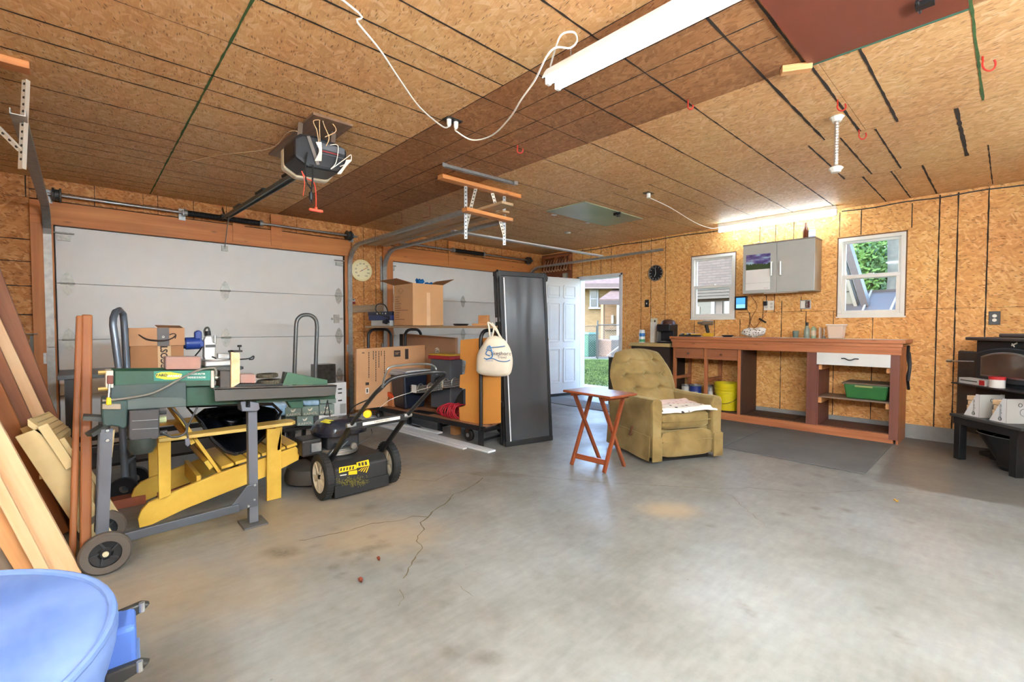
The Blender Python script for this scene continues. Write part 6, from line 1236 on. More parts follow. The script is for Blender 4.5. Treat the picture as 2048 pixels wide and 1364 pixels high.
# tray, pusher and wedge
tr = pz([(428, 777), (674, 770), (671, 790), (655, 792), (430, 803)], 0.004, 'tray_side', dgr, XS+0.06); p1, p2 = ax(428, 777, XS+0.06), ax(674, 770, XS+0.06)
B().add([p1, p2, p2+Vector((-0.06, 0, 0.0)), p1+Vector((-0.06, 0, 0)), p1-Z*0.008, p2-Z*0.008, p2+Vector((-0.06, 0, -0.008)), p1+Vector((-0.06, 0, -0.008))], [(0, 1, 2, 3), (7, 6, 5, 4), (0, 4, 5, 1), (1, 5, 6, 2), (2, 6, 7, 3), (3, 7, 4, 0)]).go('tray_lip', M('lip_grey', (104, 100, 94), 0.4, 0.3), ls)
pz([(462, 775), (470, 768), (566, 766), (566, 772)], 0.10, 'wedge_plate', M('wedge_black', (40, 38, 34), 0.4, 0.3), XS-0.02); pz(rect(440, 742, 461, 776), 0.11, 'pusher', M('pusher_grey', (70, 66, 62), 0.45, 0.3), XS); B().cyl(A(427, 755, x=XS-0.05), A(441, 755, x=XS-0.05), 0.018, n=14).go('ram_rod', M('chrome', (210, 208, 204), 0.15, 1.0), ls, smooth=True)
pz([(462, 704), (480, 706), (480, 766), (470, 772), (462, 778)], 0.02, 'pale_board', pine, XS+0.01, 0.002)
pz([(565, 770), (575, 745), (580, 745), (655, 760), (655, 769)], 0.006, 'splitter_wing', M('wing_green', (56, 92, 68), 0.4, var=0.2), XS-0.02, 0.002); pz([(565, 770), (570, 744), (582, 746), (578, 770)], 0.05, 'wedge_back', M('wedge_dark', (36, 50, 42), 0.4), XS-0.05)
pz([(574, 803), (607, 802), (607, 816), (583, 817)], 0.05, 'lug', grn, XS-0.02); B().tube(T([(655, 800), (649, 830), (660, 833), (655, 800)], XS-0.02), 0.004, 6).go('wire_hook', blackm, ls)
gc_ = M('cord_grey', (110, 108, 100), 0.5); B().tube(smoothpath(T([(205, 802), (250, 797), (300, 788), (330, 775), (360, 758), (395, 741), (425, 736), (432, 742), (432, 752)], XS+0.035), 5), 0.006, 8).go('hose', gc_, ls, smooth=True)
B().tube(smoothpath(T([(325, 866), (345, 874), (365, 870), (374, 858), (366, 840), (350, 822), (344, 816)], XS+0.03), 5), 0.006, 8).go('cord', M('cord_dark', (58, 58, 58), 0.5), ls, smooth=True); B().tube(smoothpath(T([(395, 814), (382, 840), (374, 858), (376, 876)], XS+0.03), 4), 0.005, 8).go('cord', MATS['cord_dark'], ls); B().prism(T([(370, 878), (379, 877), (381, 888), (376, 894), (371, 890)], XS+0.04), (-0.02, 0, 0)).go('plug', M('plug_grey', (96, 98, 112), 0.5), ls, bevel=0.004)
# on the splitter
pl = M('shrink_wrap', (206, 190, 184), 0.15, alpha=0.35, var=0.03)
def brick(label, a, b, c, d, x):
    t = thing('wrapped_brick', label, 'brick', A(a, d, x=x)); bm_ = B().prism(T([(a+2, b), (c, b), (c, d), (a+2, d)], x), (-0.09, 0, 0)).go('brick', M('brick_clay', (162, 98, 76), 0.8, var=0.15, vs=14, bmp=0.2), t, bevel=0.004)
    B().prism(T([(a, b-1), (c+2, b-1), (c+2, d), (a, d)], x+0.004), (-0.098, 0, 0)).go('wrap', pl, t, bevel=0.006)
brick('clay brick in clear wrap on top of the log splitter body', 330, 714, 401, 739, XS-0.005); brick('clay brick in clear wrap beside the stacked rubber tyres', 479, 749, 511, 766.5, XS-0.02)
tyr = M('tyre_tan_black', (78, 72, 58), 0.85, var=0.35, vs=60, bmp=0.5, bs=80)
for i, (pp, lb) in enumerate((((539, 763), 'small knobby tyre lying flat on the splitter tray, lower of two'), ((534, 751), 'small knobby tyre lying flat, stacked upper of two on the tray'))):
    q = A(*pp, x=2.93); t = thing('rubber_ring', lb, 'tyre ring', q); b = B(); r0 = 0.062 if i == 0 else 0.056
    b.lathe([(0.03, -0.010), (r0, -0.0125), (r0+0.003, 0), (r0, 0.0125), (0.03, 0.010)], q, n=28).go('carcass', tyr, t)
    for k in range(28):
        a = 2*math.pi*k/28; u_ = Vector((math.cos(a), math.sin(a), 0)); B().ob(q+u_*(r0+0.003)+Z*(0.004 if k % 2 else -0.004), u_*0.003, Vector((-u_.y, u_.x, 0))*0.004, Z*0.006).go('tread_knob', tyr, t)
# ---- yellow slatted garden chair
ac = thing('garden_chair', 'mustard yellow wooden garden chair with sloped seat and wide arms', 'chair', (2.35, 0.6, 0)); ylw = WOOD('mustard_paint', (198, 158, 52), (216, 178, 70), 0, 0.3, rough=0.5, obj=False, knots=False)
X1 = 2.62
strg = [(279, 1056), (276, 1038), (283, 1021), (297, 1006), (320, 995), (440, 946), (535, 914), (592, 893), (600, 903), (597, 920), (535, 952), (371, 1018), (290, 1056)]
prof = T(strg, X1)
for p in prof: p.z = max(p.z, 0.003)
B().prism(prof, (-0.03, 0, 0)).go('side_rail', ylw, ac, bevel=0.003); B().prism([p-X*0.49 for p in prof], (-0.03, 0, 0)).go('side_rail', ylw, ac, bevel=0.003)
for dx in (0.03, -0.52):
    l = T(rect(534, 857, 563, 1003), X1+0.03)
    for p in l: p.x += dx-0.03; p.z = max(p.z, 0.002)
    l[2].z = l[3].z = 0.002; B().prism(l, (-0.025, 0, 0)).go('front_leg', ylw, ac, bevel=0.003)
    l = T([(315, 874), (342, 872), (342, 990), (318, 1000)], X1+0.03)
    for p in l: p.x += dx-0.03
    B().prism(l, (-0.025, 0, 0)).go('rear_post', ylw, ac, bevel=0.003)
    pa, pb = A(317, 872, x=X1+0.07), A(592, 847, x=X1+0.07); pa.x = pb.x = X1+dx-0.01; pa.z = pb.z = (pa.z+pb.z)/2; L = pb-pa; w2 = 0.075
    pts_ = [pa-X*0.045, pa+X*0.045, pa+L*0.35+X*w2*0.8, pa+L*0.7+X*w2, pb-Y*0.03+X*w2, pb+X*w2*0.55, pb-X*w2*0.55, pb-Y*0.03-X*w2, pa+L*0.6-X*w2*0.9]
    B().prism(pts_, (0, 0, -0.022)).go('armrest', M('mustard_top', (206, 178, 98), 0.5, var=0.08), ac, bevel=0.004)
    q = pb-Y*0.075-Z*0.024; B().prism([q+X*(-0.01)-Y*0.05, q+X*(-0.01)+Y*0.0, q+X*(-0.01)+Vector((0, -0.02, -0.17)), q+X*(-0.01)+Vector((0, -0.035, -0.17))], (0.02, 0, 0)).go('arm_bracket', ylw, ac)
sA, sB = A(442, 938, x=X1), A(596, 889, x=X1)
for i in range(6):
    t0 = i/6; p = sA.lerp(sB, t0+0.075); d_ = (sB-sA).normalized(); up_ = Vector((0, -d_.z, d_.y))
    B().ob(Vector((X1-0.26, p.y, p.z))+up_*0.010, X*0.275, d_*((sB-sA).length/6*0.44), up_*0.010).go('seat_slat', ylw, ac, bevel=0.003)
q0, q1 = A(436, 940, x=X1-0.03), A(338, 805, x=X1-0.03); d_ = (q1-q0).normalized(); nn = Vector((0, d_.z, -d_.y))
for i in range(5):
    x = X1-0.065-i*0.098; L = (0.56, 0.62, 0.64, 0.62, 0.56)[i]; b0 = Vector((x, q0.y, q0.z))-d_*0.06
    board('back_slat', b0, b0+d_*(L+0.06), 0.09, 0.02, ylw, up=nn, parent=ac)
for t_ in (0.12, 0.45): c_ = q0+d_*(0.6*t_); B().ob(Vector((X1-0.26, c_.y, c_.z))-nn*0.025, X*0.26, d_*0.03, nn*0.012).go('back_rail', ylw, ac)
p_, q_ = A(344, 962, x=X1-0.25), A(410, 945, x=X1-0.25); B().ob(Vector((X1-0.26, A(400, 990, x=X1).y, A(420, 965, x=X1).z)), X*0.23, Y*0.012, Z*0.05).go('seat_back_rail', ylw, ac)
# ---- black poly tub leaning behind the chair
wbt = thing('wheelbarrow_tray', 'black plastic wheelbarrow tray resting in the seat of the yellow chair', 'wheelbarrow', (2.3, 0.8, 0.2)); poly = M('black_poly', (18, 20, 26), 0.25, var=0.2)
sil = [(372, 812), (402, 845), (425, 880), (450, 902), (476, 910), (505, 895), (530, 872), (548, 848), (562, 824), (545, 808)]
r0 = T(sil, 2.48); cc = sum(r0, Vector())/len(r0); rings_ = [r0]
for s, dx in ((0.93, -0.02), (0.86, -0.08), (0.74, -0.20), (0.60, -0.27), (0.3, -0.29)): rings_.append([Vector((2.48+dx, cc.y+(p.y-cc.y)*s, cc.z+(p.z-cc.z)*s)) for p in r0])
n_ = len(r0); B().add([p for r in rings_ for p in r], [(i*n_+k, (i+1)*n_+k, (i+1)*n_+(k+1) % n_, i*n_+(k+1) % n_) for i in range(5) for k in range(n_)]+[tuple(5*n_+k for k in range(n_))]).go('tub', poly, wbt, solid=0.006, sub=1, smooth=True)
B().tube(r0, 0.012, 8, closed=True).go('rolled_rim', poly, wbt, smooth=True)
# ---- tissue boxes on a small black stand
kt = thing('tissue_stand', 'small black steel stand holding tissue boxes behind the mower', 'stand', (1.75, 1.6, 0)); XK = 1.95
zk = A(610, 852, x=XK).z; yk0, yk1 = A(566, 850, x=XK).y, A(676, 850, x=XK).y
B().box((XK-0.26, yk0, zk-0.025), (XK+0.02, yk1, zk-0.002)).go('top', blackm, kt)
for x in (XK-0.24, XK):
    for y in (yk0+0.05, (yk0+yk1)/2, yk1-0.05): B().bar((x, y, 0), (x, y+0.02, zk-0.025), 0.03, 0.03).go('leg', blackm, kt)
kg = M('tissue_green', (112, 132, 126), 0.5, var=0.04); pale = M('bird_pale', (222, 218, 200), 0.5, var=0)
def tissue(label, a, b, c, d, x, m=kg, txt='KAIHOL'):
    t = thing('tissue_box', label, 'tissue box', A(a, d, x=x)); B().prism(T([(a, b+1), (c, b), (c, d-1), (a, d)], x), (-0.12, 0, 0)).go('carton', m, t, bevel=0.002)
    if txt:
        q = A((a+c)/2, d-5, x=x+0.001); lettering(txt, 0.032, q, Y, Z, pale, t); q = A((a+c)/2, (b+d)/2-3, x=x+0.001); w = 0.02
        B().prism([q+Y*(-w*1.2)+Z*w*0.6, q-Y*w*0.3+Z*0.0, q+Y*w*0.9+Z*w*0.9, q+Y*w*0.7, q+Y*w*0.1-Z*w*0.6, q-Y*w*0.8-Z*w*0.5], (0.001, 0, 0)).go('bird_print', pale, t)
tissue('grey green tissue box alone in the lower row on the black stand', 594, 832, 627, 852, XK+0.01)
tissue('grey green tissue box at the armchair end of the upper row', 571, 815, 603, 834, XK-0.03); tissue('grey green tissue box in the middle of the upper row', 604, 812, 638, 832, XK-0.03)
tissue('grey green tissue box at the white carton end of the upper row', 639, 808, 669, 829, XK-0.03); tissue('white and blue carton lying below the upper tissue boxes', 638, 830, 668, 846, XK-0.02, M('carton_white3', (214, 218, 220), 0.5), None)
tissue('grey green tissue box on top of the upper row', 640, 796, 672, 807, XK-0.06, kg, None); tissue('tissue box hidden behind the lower row', 571, 834, 593, 850, XK-0.03, M('tissue_dark', (70, 80, 78), 0.5), None)
sk_ = M('pack_blue', (150, 186, 216), 0.2, var=0.3, vs=14)
for a, b, c, d, lb in ((530, 806, 575, 832, 'pale blue plastic pack of tissues beside the wheelbarrow tray'), (604, 800, 640, 812, 'pale blue plastic pack lying on the middle tissue boxes')): tag(B().prism(T([(a, b+2), (c, b), (c, d), (a+4, d)], XK-0.04), (-0.14, 0, 0)).go('tissue_pack', sk_, bevel=0.02, seg=3), lb, 'pack')
wcx = thing('white_carton', 'tall white carton with black print behind the tissue boxes', 'carton', (0.85, 1.95, 0)); y0_, y1_ = A(655, 800, x=0.93).y, A(693, 800, x=0.93).y; zc_ = A(670, 766, x=0.93).z
B().box((0.75, y0_, 0.0), (0.93, y1_, zc_)).go('carton', M('carton_white4', (208, 210, 212), 0.5), wcx, bevel=0.003)
for py in (777, 785, 800): B().box(A(676, py, x=0.9305), A(684, py+2, x=0.932)).go('print_line', ink, wcx)
B().box(A(680, 808, x=0.9305), A(692, 826, x=0.932)).go('grey_label', M('label_grey', (150, 150, 146), 0.6), wcx)
bk_ = thing('black_parcel', 'square black plastic wrapped parcel on the tall white carton', 'parcel', A(652, 766, x=0.93)); y0_, y1_ = A(633, 740, x=0.93).y, A(672, 740, x=0.93).y
B().box((0.75, y0_, zc_), (0.93, y1_, A(650, 729, x=0.93).z)).go('wrapped_block', M('black_film', (44, 42, 38), 0.2, var=0.5, vs=16, bmp=0.4, bs=20), bk_, bevel=0.008)
# ---- lawn mower
mw = thing('lawn_mower', 'black push lawn mower with yellow labels and pale spoked rear wheels', 'lawn mower', (2.7, 1.45, 0)); mb = M('mower_black', (40, 40, 40), 0.5, var=0.12); tire = M('mower_tire', (34, 34, 33), 0.75, bmp=0.2); hubm = M('mower_hub', (206, 196, 172), 0.4, var=0.04)
def wheel(o, r, w, m_h=hubm, out=-1):
    o = Vector(o); wt = B().lathe([(r*0.70, -w/2), (r*0.94, -w/2), (r, -w*0.36), (r, w*0.36), (r*0.94, w/2), (r*0.70, w/2), (r*0.66, 0)], o, Y, 36).go('tire', tire, mw)
    for k in range(36): a = 2*math.pi*k/36; u_ = Vector((math.cos(a), 0, math.sin(a))); B().ob(o+u_*(r+0.001), u_*0.003, Y*(w*0.40), Vector((-u_.z, 0, u_.x))*0.006).go('tread', tire, wt)
    s = out; B().lathe([(0, s*0.012), (r*0.12, s*0.014), (r*0.2, s*0.006), (r*0.68, s*0.004), (r*0.72, s*w*0.45), (r*0.72, -s*w*0.45), (r*0.6, -s*0.01), (0, -s*0.012)], o, Y, 30).go('hub', m_h, wt, smooth=True)
    for k in range(6):
        a = R(60*k+15); u_ = Vector((math.cos(a), 0, math.sin(a))); t_ = Vector((-u_.z, 0, u_.x))
        B().prism([o+u_*r*0.14+t_*0.012+Y*s*0.008, o+u_*r*0.68+t_*0.028+Y*s*0.010, o+u_*r*0.68-t_*0.020+Y*s*0.018, o+u_*r*0.14-t_*0.008+Y*s*0.018], Y*s*0.008).go('spoke', m_h, wt)
    B().cyl(o+Y*s*0.012, o+Y*s*0.026, r*0.09, n=12).go('axle_cap', blackm, wt)
yl_, yr_ = 1.20, 1.70; xa = 2.86; rr = 0.155
wheel((xa, yl_, rr+0.003), rr, 0.055); wheel((xa, yr_, rr+0.003), rr, 0.055); wheel((2.30, yl_+0.03, 0.105), 0.10, 0.045, mb); wheel((2.30, yr_-0.03, 0.105), 0.10, 0.045, mb)
B().prism([(2.95, 0, 0.05), (2.955, 0, 0.20), (2.90, 0, 0.245), (2.35, 0, 0.235), (2.22, 0, 0.17), (2.20, 0, 0.05)], (0, 0.40, 0)); b = B().prism([(2.945, yl_+0.05, 0.045), (2.945, yl_+0.05, 0.21), (2.88, yl_+0.05, 0.25), (2.40, yl_+0.05, 0.235), (2.22, yl_+0.05, 0.17), (2.20, yl_+0.05, 0.045)], (0, 0.40, 0)); b.go('deck', mb, mw, bevel=0.012)
B().box((2.945, yl_+0.045, 0.018), (2.965, yr_-0.05, 0.10)).go('trailing_flap', M('flap_black', (30, 30, 30), 0.6), mw, bevel=0.003); B().lathe([(0, 0.15), (0.12, 0.14), (0.19, 0.10), (0.21, 0.04), (0.21, 0.0)], (2.43, yl_+0.10, 0.03), n=26).go('deck_dome', M('dome_grey', (70, 66, 60), 0.5, var=0.15), mw, smooth=True)
ye = M('label_yellow', (232, 190, 20), 0.4, var=0.05); XD = 2.949
def dec(pts, nm='yellow_label', m=ye): return B().prism(T(pts, XD), (0.0015, 0, 0)).go(nm, m, mw)
d1_ = dec([(678, 935), (712, 929), (713, 938), (678, 946)]); dec([(697, 943), (714, 940), (714, 948), (697, 950)]); d2_ = dec([(713, 925), (737, 919), (739, 931), (713, 936)])
for i in range(4): dec([(718+i*5.5, 942-i*1.5), (720.5+i*5.5, 941-i*1.5), (713+i*7+10-8, 950), (711+i*7+10-8, 950)] if False else [(724+i*4, 936-i), (726+i*4, 935.5-i), (718+i*5, 942+i), (716+i*5, 942+i)], 'yellow_stripe')
for k in range(5): dec([(681+k*6, 936.5-k), (684+k*6, 936-k), (683+k*6, 942-k), (680+k*6, 942.5-k)] , 'black_mark', ink).location.x = 0.0012
for k in range(3): dec([(716+k*6.5, 926-k*1.2), (720+k*6.5, 925-k*1.2), (721+k*6.5, 931.5-k), (717+k*6.5, 932-k)], 'black_mark', ink).location.x = 0.0012
dec([(680, 950), (693, 948), (693, 950), (680, 952)], 'white_print', whp)
gb = B()
for i in range(420):
    px = random.gauss(706, 17); py = 962+abs(random.gauss(0, 5))*(1 if random.random() < 0.6 else -1)
    if not 668 < px < 738: continue
    p = A(px, py, x=2.968); u_ = Vector((0.3*random.random(), random.uniform(-1, 1), random.uniform(-1, 1))).normalized()*random.uniform(0.006, 0.02); gb.add([p, p+u_, p+u_*0.6+Vector((0.002, 0.0015, 0.0015))], [(0, 1, 2)])
gg = gb.go('grass_clippings', M('dry_grass', (150, 140, 50), 0.8, var=0.4, vs=80), mw); gg['kind'] = 'stuff'
# engine
ce = Vector((2.62, 1.40, 0)); B().lathe([(0.0, 0.30), (0.15, 0.295), (0.155, 0.26), (0.13, 0.24)], ce, n=28).go('blower_ring', M('engine_alu', (150, 146, 138), 0.4, 0.7), mw, smooth=True)
B().box(ce+Vector((-0.10, -0.11, 0.28)), ce+Vector((0.10, 0.14, 0.40))).go('engine_block', M('engine_dark', (48, 48, 50), 0.45, 0.2, var=0.15), mw, bevel=0.02)
for z in (0.255, 0.27, 0.285): B().lathe([(0.10, z), (0.135, z), (0.135, z+0.006), (0.10, z+0.006)], ce+X*0.03, n=20).go('cooling_fin', MATS['engine_alu'], mw)
sh_ = B(); n_ = 16
def rr_(w, d, z, k=4.0):
    out = []
    for i in range(32):
        a = 2*math.pi*i/32; c, s = math.cos(a), math.sin(a); out.append(ce+Vector((math.copysign(abs(c)**(2/k), c)*d, math.copysign(abs(s)**(2/k), s)*w+0.02, z)))
    return out
rg = [rr_(0.18, 0.155, 0.395), rr_(0.185, 0.16, 0.42), rr_(0.172, 0.148, 0.445), rr_(0.15, 0.125, 0.48), rr_(0.12, 0.10, 0.498), rr_(0.05, 0.05, 0.503)]
sh_.add([p for r in rg for p in r], [(i*32+k, i*32+(k+1) % 32, (i+1)*32+(k+1) % 32, (i+1)*32+k) for i in range(5) for k in range(32)]+[tuple(range(31, -1, -1)), tuple(5*32+k for k in range(32))]).go('engine_cover', M('cover_navy', (34, 38, 50), 0.22, var=0.08, coat=0.4), mw, smooth=True)
for i in range(3): q = ce+Vector((0.02+0.03*i-0.02, 0.06+0.03*i, 0.50)); B().ob(q, X*0.012, Y*0.035, Z*0.004).go('cover_slot', blackm, mw)
q = ce+Vector((0.06, -0.09, 0.4985)); B().ob(q, Vector((0.03, 0.02, -0.004)), Vector((-0.015, 0.025, 0.004)), Z*0.002).go('warning_sticker', M('sticker_lime', (226, 214, 60), 0.4), mw)
q = ce+Vector((0.0, -0.20, 0.33)); B().box(q+Vector((-0.09, -0.08, -0.06)), q+Vector((0.09, 0.06, 0.06))).go('air_filter', mb, mw, bevel=0.015); B().box(q+Vector((0.09, -0.02, -0.03)), q+Vector((0.10, 0.05, 0.03))).go('filter_clip', gal, mw)
q = ce+Vector((0.165, 0.06, 0.31)); B().lathe([(0, 0.012), (0.022, 0.01), (0.026, 0)], q, X, 16).go('starter_knob', MATS['engine_alu'], mw, smooth=True); B().tube(smoothpath([q+Vector((0, 0.02, 0)), q+Vector((0, 0.14, 0.05)), q+Vector((-0.02, 0.15, 0.10))], 4), 0.003, 5).go('throttle_cable', blackm, mw)
for i in range(4): B().tube(smoothpath([ce+Vector((0.12, -0.16+0.03*i, 0.24)), ce+Vector((0.16, -0.12+0.02*i, 0.29)), ce+Vector((0.11, -0.05+0.03*i, 0.34))], 4), 0.005, 6).go('fuel_line', (blackm, gal)[i % 2], mw)
# handle: two arms and a curved grip
hl = [Vector((2.80, yl_+0.055, 0.20)), A(702, 850, y=yl_+0.055), A(742, 797, y=yl_+0.055)]; hr = [Vector((2.80, yr_-0.055, 0.20)), A(815, 830, y=yr_-0.055), A(868, 772, y=yr_-0.055)]
for h_, nm in ((hl, 'lower_arm'), (hr, 'lower_arm')): B().bar(h_[0], h_[1], 0.022, 0.032).go(nm, blackm, mw, bevel=0.004)
gl_ = A(760, 778, y=yl_+0.06); gr_ = A(889, 747, y=yr_-0.05)
gp = smoothpath([hl[1]-(hl[2]-hl[1])*0.15, hl[2], gl_, A(785, 757, y=yl_+0.14), A(830, 748, y=(yl_+yr_)/2+0.02), A(872, 744, y=yr_-0.12), gr_, A(880, 760, y=yr_-0.05), hr[2], hr[1]-(hr[2]-hr[1])*0.1], 5); B().tube(gp, 0.0125, 10).go('upper_handle', M('handle_black', (36, 36, 38), 0.3, 0.2), mw, smooth=True)
B().tube(smoothpath([A(765, 775, y=yl_+0.06), A(772, 745, y=yl_+0.06), A(785, 733, y=yl_+0.10), A(840, 728, y=1.5), A(868, 732, y=yr_-0.06), A(874, 750, y=yr_-0.05)], 4), 0.006, 8).go('bail_bar', M('bail_grey', (120, 120, 116), 0.35, 0.6), mw, smooth=True)
mid_l, mid_r = hl[0].lerp(hl[1], 0.97), hr[0].lerp(hr[1], 0.97); cp_ = B().bar(mid_l+Vector((0, -0.01, 0.0)), mid_r, 0.03, 0.05).go('cross_brace', blackm, mw, bevel=0.006)
ld = (mid_r-mid_l).normalized(); q = mid_l.lerp(mid_r, 0.52); B().ob(q+Vector((0.018, 0, 0.004)), ld*0.13, X*0.001, Z*0.010).go('brand_strip', whp, cp_); lettering('YARDWORKS', 0.018, q+Vector((0.0195, 0, 0.004)), ld, Z, ink, cp_)
q = A(735, 828, y=yl_+0.08); B().lathe([(0, 0.02), (0.022, 0.018), (0.026, 0)], q, (0.75, -0.6, 0.1), 18).go('yellow_knob', M('knob_yellow', (236, 182, 20), 0.35), mw, smooth=True)
for h_ in (hl, hr): B().lathe([(0, -0.03), (0.014, -0.03), (0.018, 0), (0.014, 0.03), (0, 0.03)], h_[1], Y, 10).go('wing_nut', gal, mw); B().ob(h_[0]+Vector((0.02, 0, 0.0)), X*0.05, Y*0.014, Z*0.05).go('pivot_bracket', blackm, mw, bevel=0.01)
B().tube(smoothpath([hl[2], A(705, 815, y=yl_+0.1), A(697, 838, y=yl_+0.12), A(700, 870, y=yl_+0.14), ce+Vector((0.1, 0, 0.36))], 5), 0.004, 6).go('control_cable', blackm, mw); B().tube(smoothpath([A(760, 815, y=yl_+0.1), A(790, 795, y=1.5), hr[2]], 4), 0.0018, 6).go('control_cable', M('cable_pale', (190, 186, 178), 0.4), mw)
# ---- round blue canvas stool close to the camera
bs_ = thing('round_stool', 'round blue canvas folding stool with side pocket and black frame', 'stool', (4.66, -0.42, 0)); o = Vector((4.66, -0.42, 0)); canvas, nt_, b__ = _new('blue_canvas')
n_ = N(nt_, 'TexNoise', {'Vector': pos(nt_), 'Scale': 4.0, 'Detail': 3.0}).outputs[0]; nt_.links.new(ramp(nt_, n_, [(0.3, c4((76, 106, 166))), (0.7, c4((110, 136, 188)))]), b__.inputs['Base Color']); b__.inputs['Roughness'].default_value = 0.8; bump(nt_, b__, N(nt_, 'TexNoise', {'Vector': pos(nt_, scale=(1, 2.5, 1)), 'Scale': 5.0}).outputs[0], 0.5, 0.03)
B().lathe([(0.0, 0.535), (0.2, 0.54), (0.38, 0.548), (0.445, 0.548), (0.464, 0.54), (0.472, 0.525), (0.47, 0.50), (0.455, 0.44), (0.44, 0.36), (0.42, 0.355)], o, n=56).go('seat', canvas, bs_, smooth=True); B().tube(arc(o+Z*0.545, 0.462, 0, 360, X, Y, 56), 0.009, 8).go('piping', M('blue_piping', (98, 126, 178), 0.7), bs_, smooth=True)
def radial(a, r, z): return o+Vector((math.cos(R(a))*r, math.sin(R(a))*r, z))
ap = 87; u_ = radial(ap, 1, 0)-o; v_ = Vector((-u_.y, u_.x, 0)); B().ob(o+u_*0.472+Z*0.47, v_*0.05, u_*0.03, Z*0.05).go('side_pocket', M('blue_pocket', (66, 98, 166), 0.8), bs_, bevel=0.01); B().ob(o+u_*0.474+Z*0.428, v_*0.058, u_*0.034, Z*0.006).go('pocket_trim', MATS['blue_piping'], bs_, bevel=0.003)
for da, z in ((4, 0.505), (-11, 0.44)): a = R(ap+da); w_ = Vector((math.cos(a), math.sin(a), 0)); B().prism([o+w_*0.455+Z*(z-0.03), o+w_*0.52+Z*z, o+w_*0.532+Z*(z+0.012), o+w_*0.515+Z*(z+0.02), o+w_*0.455+Z*(z+0.012)], Vector((-w_.y, w_.x, 0))*0.02).go('frame_bracket', M('frame_black', (40, 40, 38), 0.45), bs_, bevel=0.004); B().cyl(o+w_*0.515+Z*(z-0.0), o+w_*0.515+Z*(z+0.022), 0.006, n=10).go('rivet', gal, bs_)
for k in range(4): B().cyl(radial(20+90*k, 0.42, 0.45), radial(20+90*k+55, 0.40, 0.0), 0.012, n=10).go('leg', MATS['frame_black'], bs_, smooth=True)
# ================================================================= PLATFORM CART AND WHAT IS ON IT
CO, CA = Vector((2.50, 2.88, 0)), 6.7
cu_ = Vector((math.cos(R(CA)), math.sin(R(CA)), 0)); cv_ = Vector((-cu_.y, cu_.x, 0))
def C(px, py, off=0.0): return AV(px, py, CO+cv_*off, CA)
def cp_(L, off, z): return CO+cu_*L+cv_*off+Z*z
ct = thing('platform_cart', 'long low platform cart with plank deck and black hoop handles', 'cart', CO-cu_*0.95); dz = 0.20; LL = 2.02; DW = 0.66
deckw = WOOD('deck_wood', (120, 78, 52), (164, 114, 80), 0, 0.7)
for i in range(5): board('deck_plank', cp_(-LL, 0.066+i*0.131, dz), cp_(0.06, 0.066+i*0.131, dz), 0.126, 0.022, deckw, parent=ct)
for off in (0.0, DW): B().bar(cp_(-LL-0.02, off, dz-0.02), cp_(0.08, off, dz-0.02), 0.03, 0.05).go('side_beam', blackm, ct, bevel=0.004)
for L in (-LL-0.02, -1.0, 0.07): B().bar(cp_(L, 0, dz-0.035), cp_(L, DW, dz-0.035), 0.04, 0.03).go('cross_beam', blackm, ct)
def hoop(L, o0, o1, zt, zb, r=0.019, nm='hoop_handle'):
    rd = 0.09; pts = [cp_(L, o0, zb), cp_(L, o0, zt-rd)]+[cp_(L, o0+rd-rd*math.cos(R(a)), zt-rd+rd*math.sin(R(a))) for a in (22, 45, 67, 90)]+[cp_(L, o1-rd+rd*math.sin(R(a)), zt-rd+rd*math.cos(R(a))) for a in (0, 22, 45, 67, 90)]+[cp_(L, o1, zt-rd), cp_(L, o1, zb)]
    return B().tube(pts, r, 10).go(nm, blackm, ct, smooth=True)
hoop(0.03, 0.0, 0.36, 1.155, 0.01); hoop(-LL+0.05, 0.02, 0.36, 1.155, dz); hoop(-LL+0.3, 0.40, DW, 1.155, dz)
for L, off in ((-0.22, 0.08), (-0.22, DW-0.08), (-1.85, 0.1), (-1.85, DW-0.1)):
    o = cp_(L, off, 0.066); w_ = B().lathe([(0.0, -0.02), (0.055, -0.02), (0.065, -0.012), (0.065, 0.012), (0.055, 0.02), (0.0, 0.02)], o, cv_, 20).go('caster', M('caster_black', (34, 32, 30), 0.6), ct, smooth=True); B().lathe([(0, 0.024), (0.02, 0.022), (0.022, -0.022), (0, -0.024)], o, cv_, 14).go('hub', gal, w_); B().ob(o+Z*0.06, cu_*0.02, cv_*0.032, Z*0.03).go('fork', M('fork_rust', (92, 62, 46), 0.6, 0.3), w_)
for L, off in ((0.03, 0.0), (0.03, 0.36), (-0.72, 0.12), (-0.72, DW-0.1), (-1.25, 0.1)): B().bar(cp_(L, off, 0.0), cp_(L, off, dz-0.03), 0.04, 0.04, (1, 0, 0)).go('leg', blackm, ct)
B().bar(cp_(0.03, 0.0, 0.06), cp_(0.03, 0.36, 0.06), 0.02, 0.02).go('brace', blackm, ct); B().bar(cp_(-0.72, 0.12, 0.08), cp_(-0.72, DW-0.1, 0.08), 0.02, 0.02).go('brace', blackm, ct)
for L, off, lb in ((-0.55, 0.20, 'short wood block standing under the middle of the platform cart'), (0.12, 0.42, 'short wood block standing under the end of the platform cart by the folded cover')):
    tag(board('wood_prop', cp_(L, off, 0.001), cp_(L, off, dz-0.016 if L < 0 else 0.30), 0.085, 0.085, pine2, up=cu_), lb, 'wood block')
# ---- shelf plank on top of the hoops
ps = 1.175
tag(board('shelf_plank', cp_(-LL-0.06, 0.19, ps+0.013), cp_(0.10, 0.19, ps+0.013), 0.30, 0.024, WOOD('shelf_ply', (140, 112, 82), (176, 146, 112), 0)), 'long plywood shelf plank resting on the hoops of the platform cart', 'plank')
zs = ps+0.026
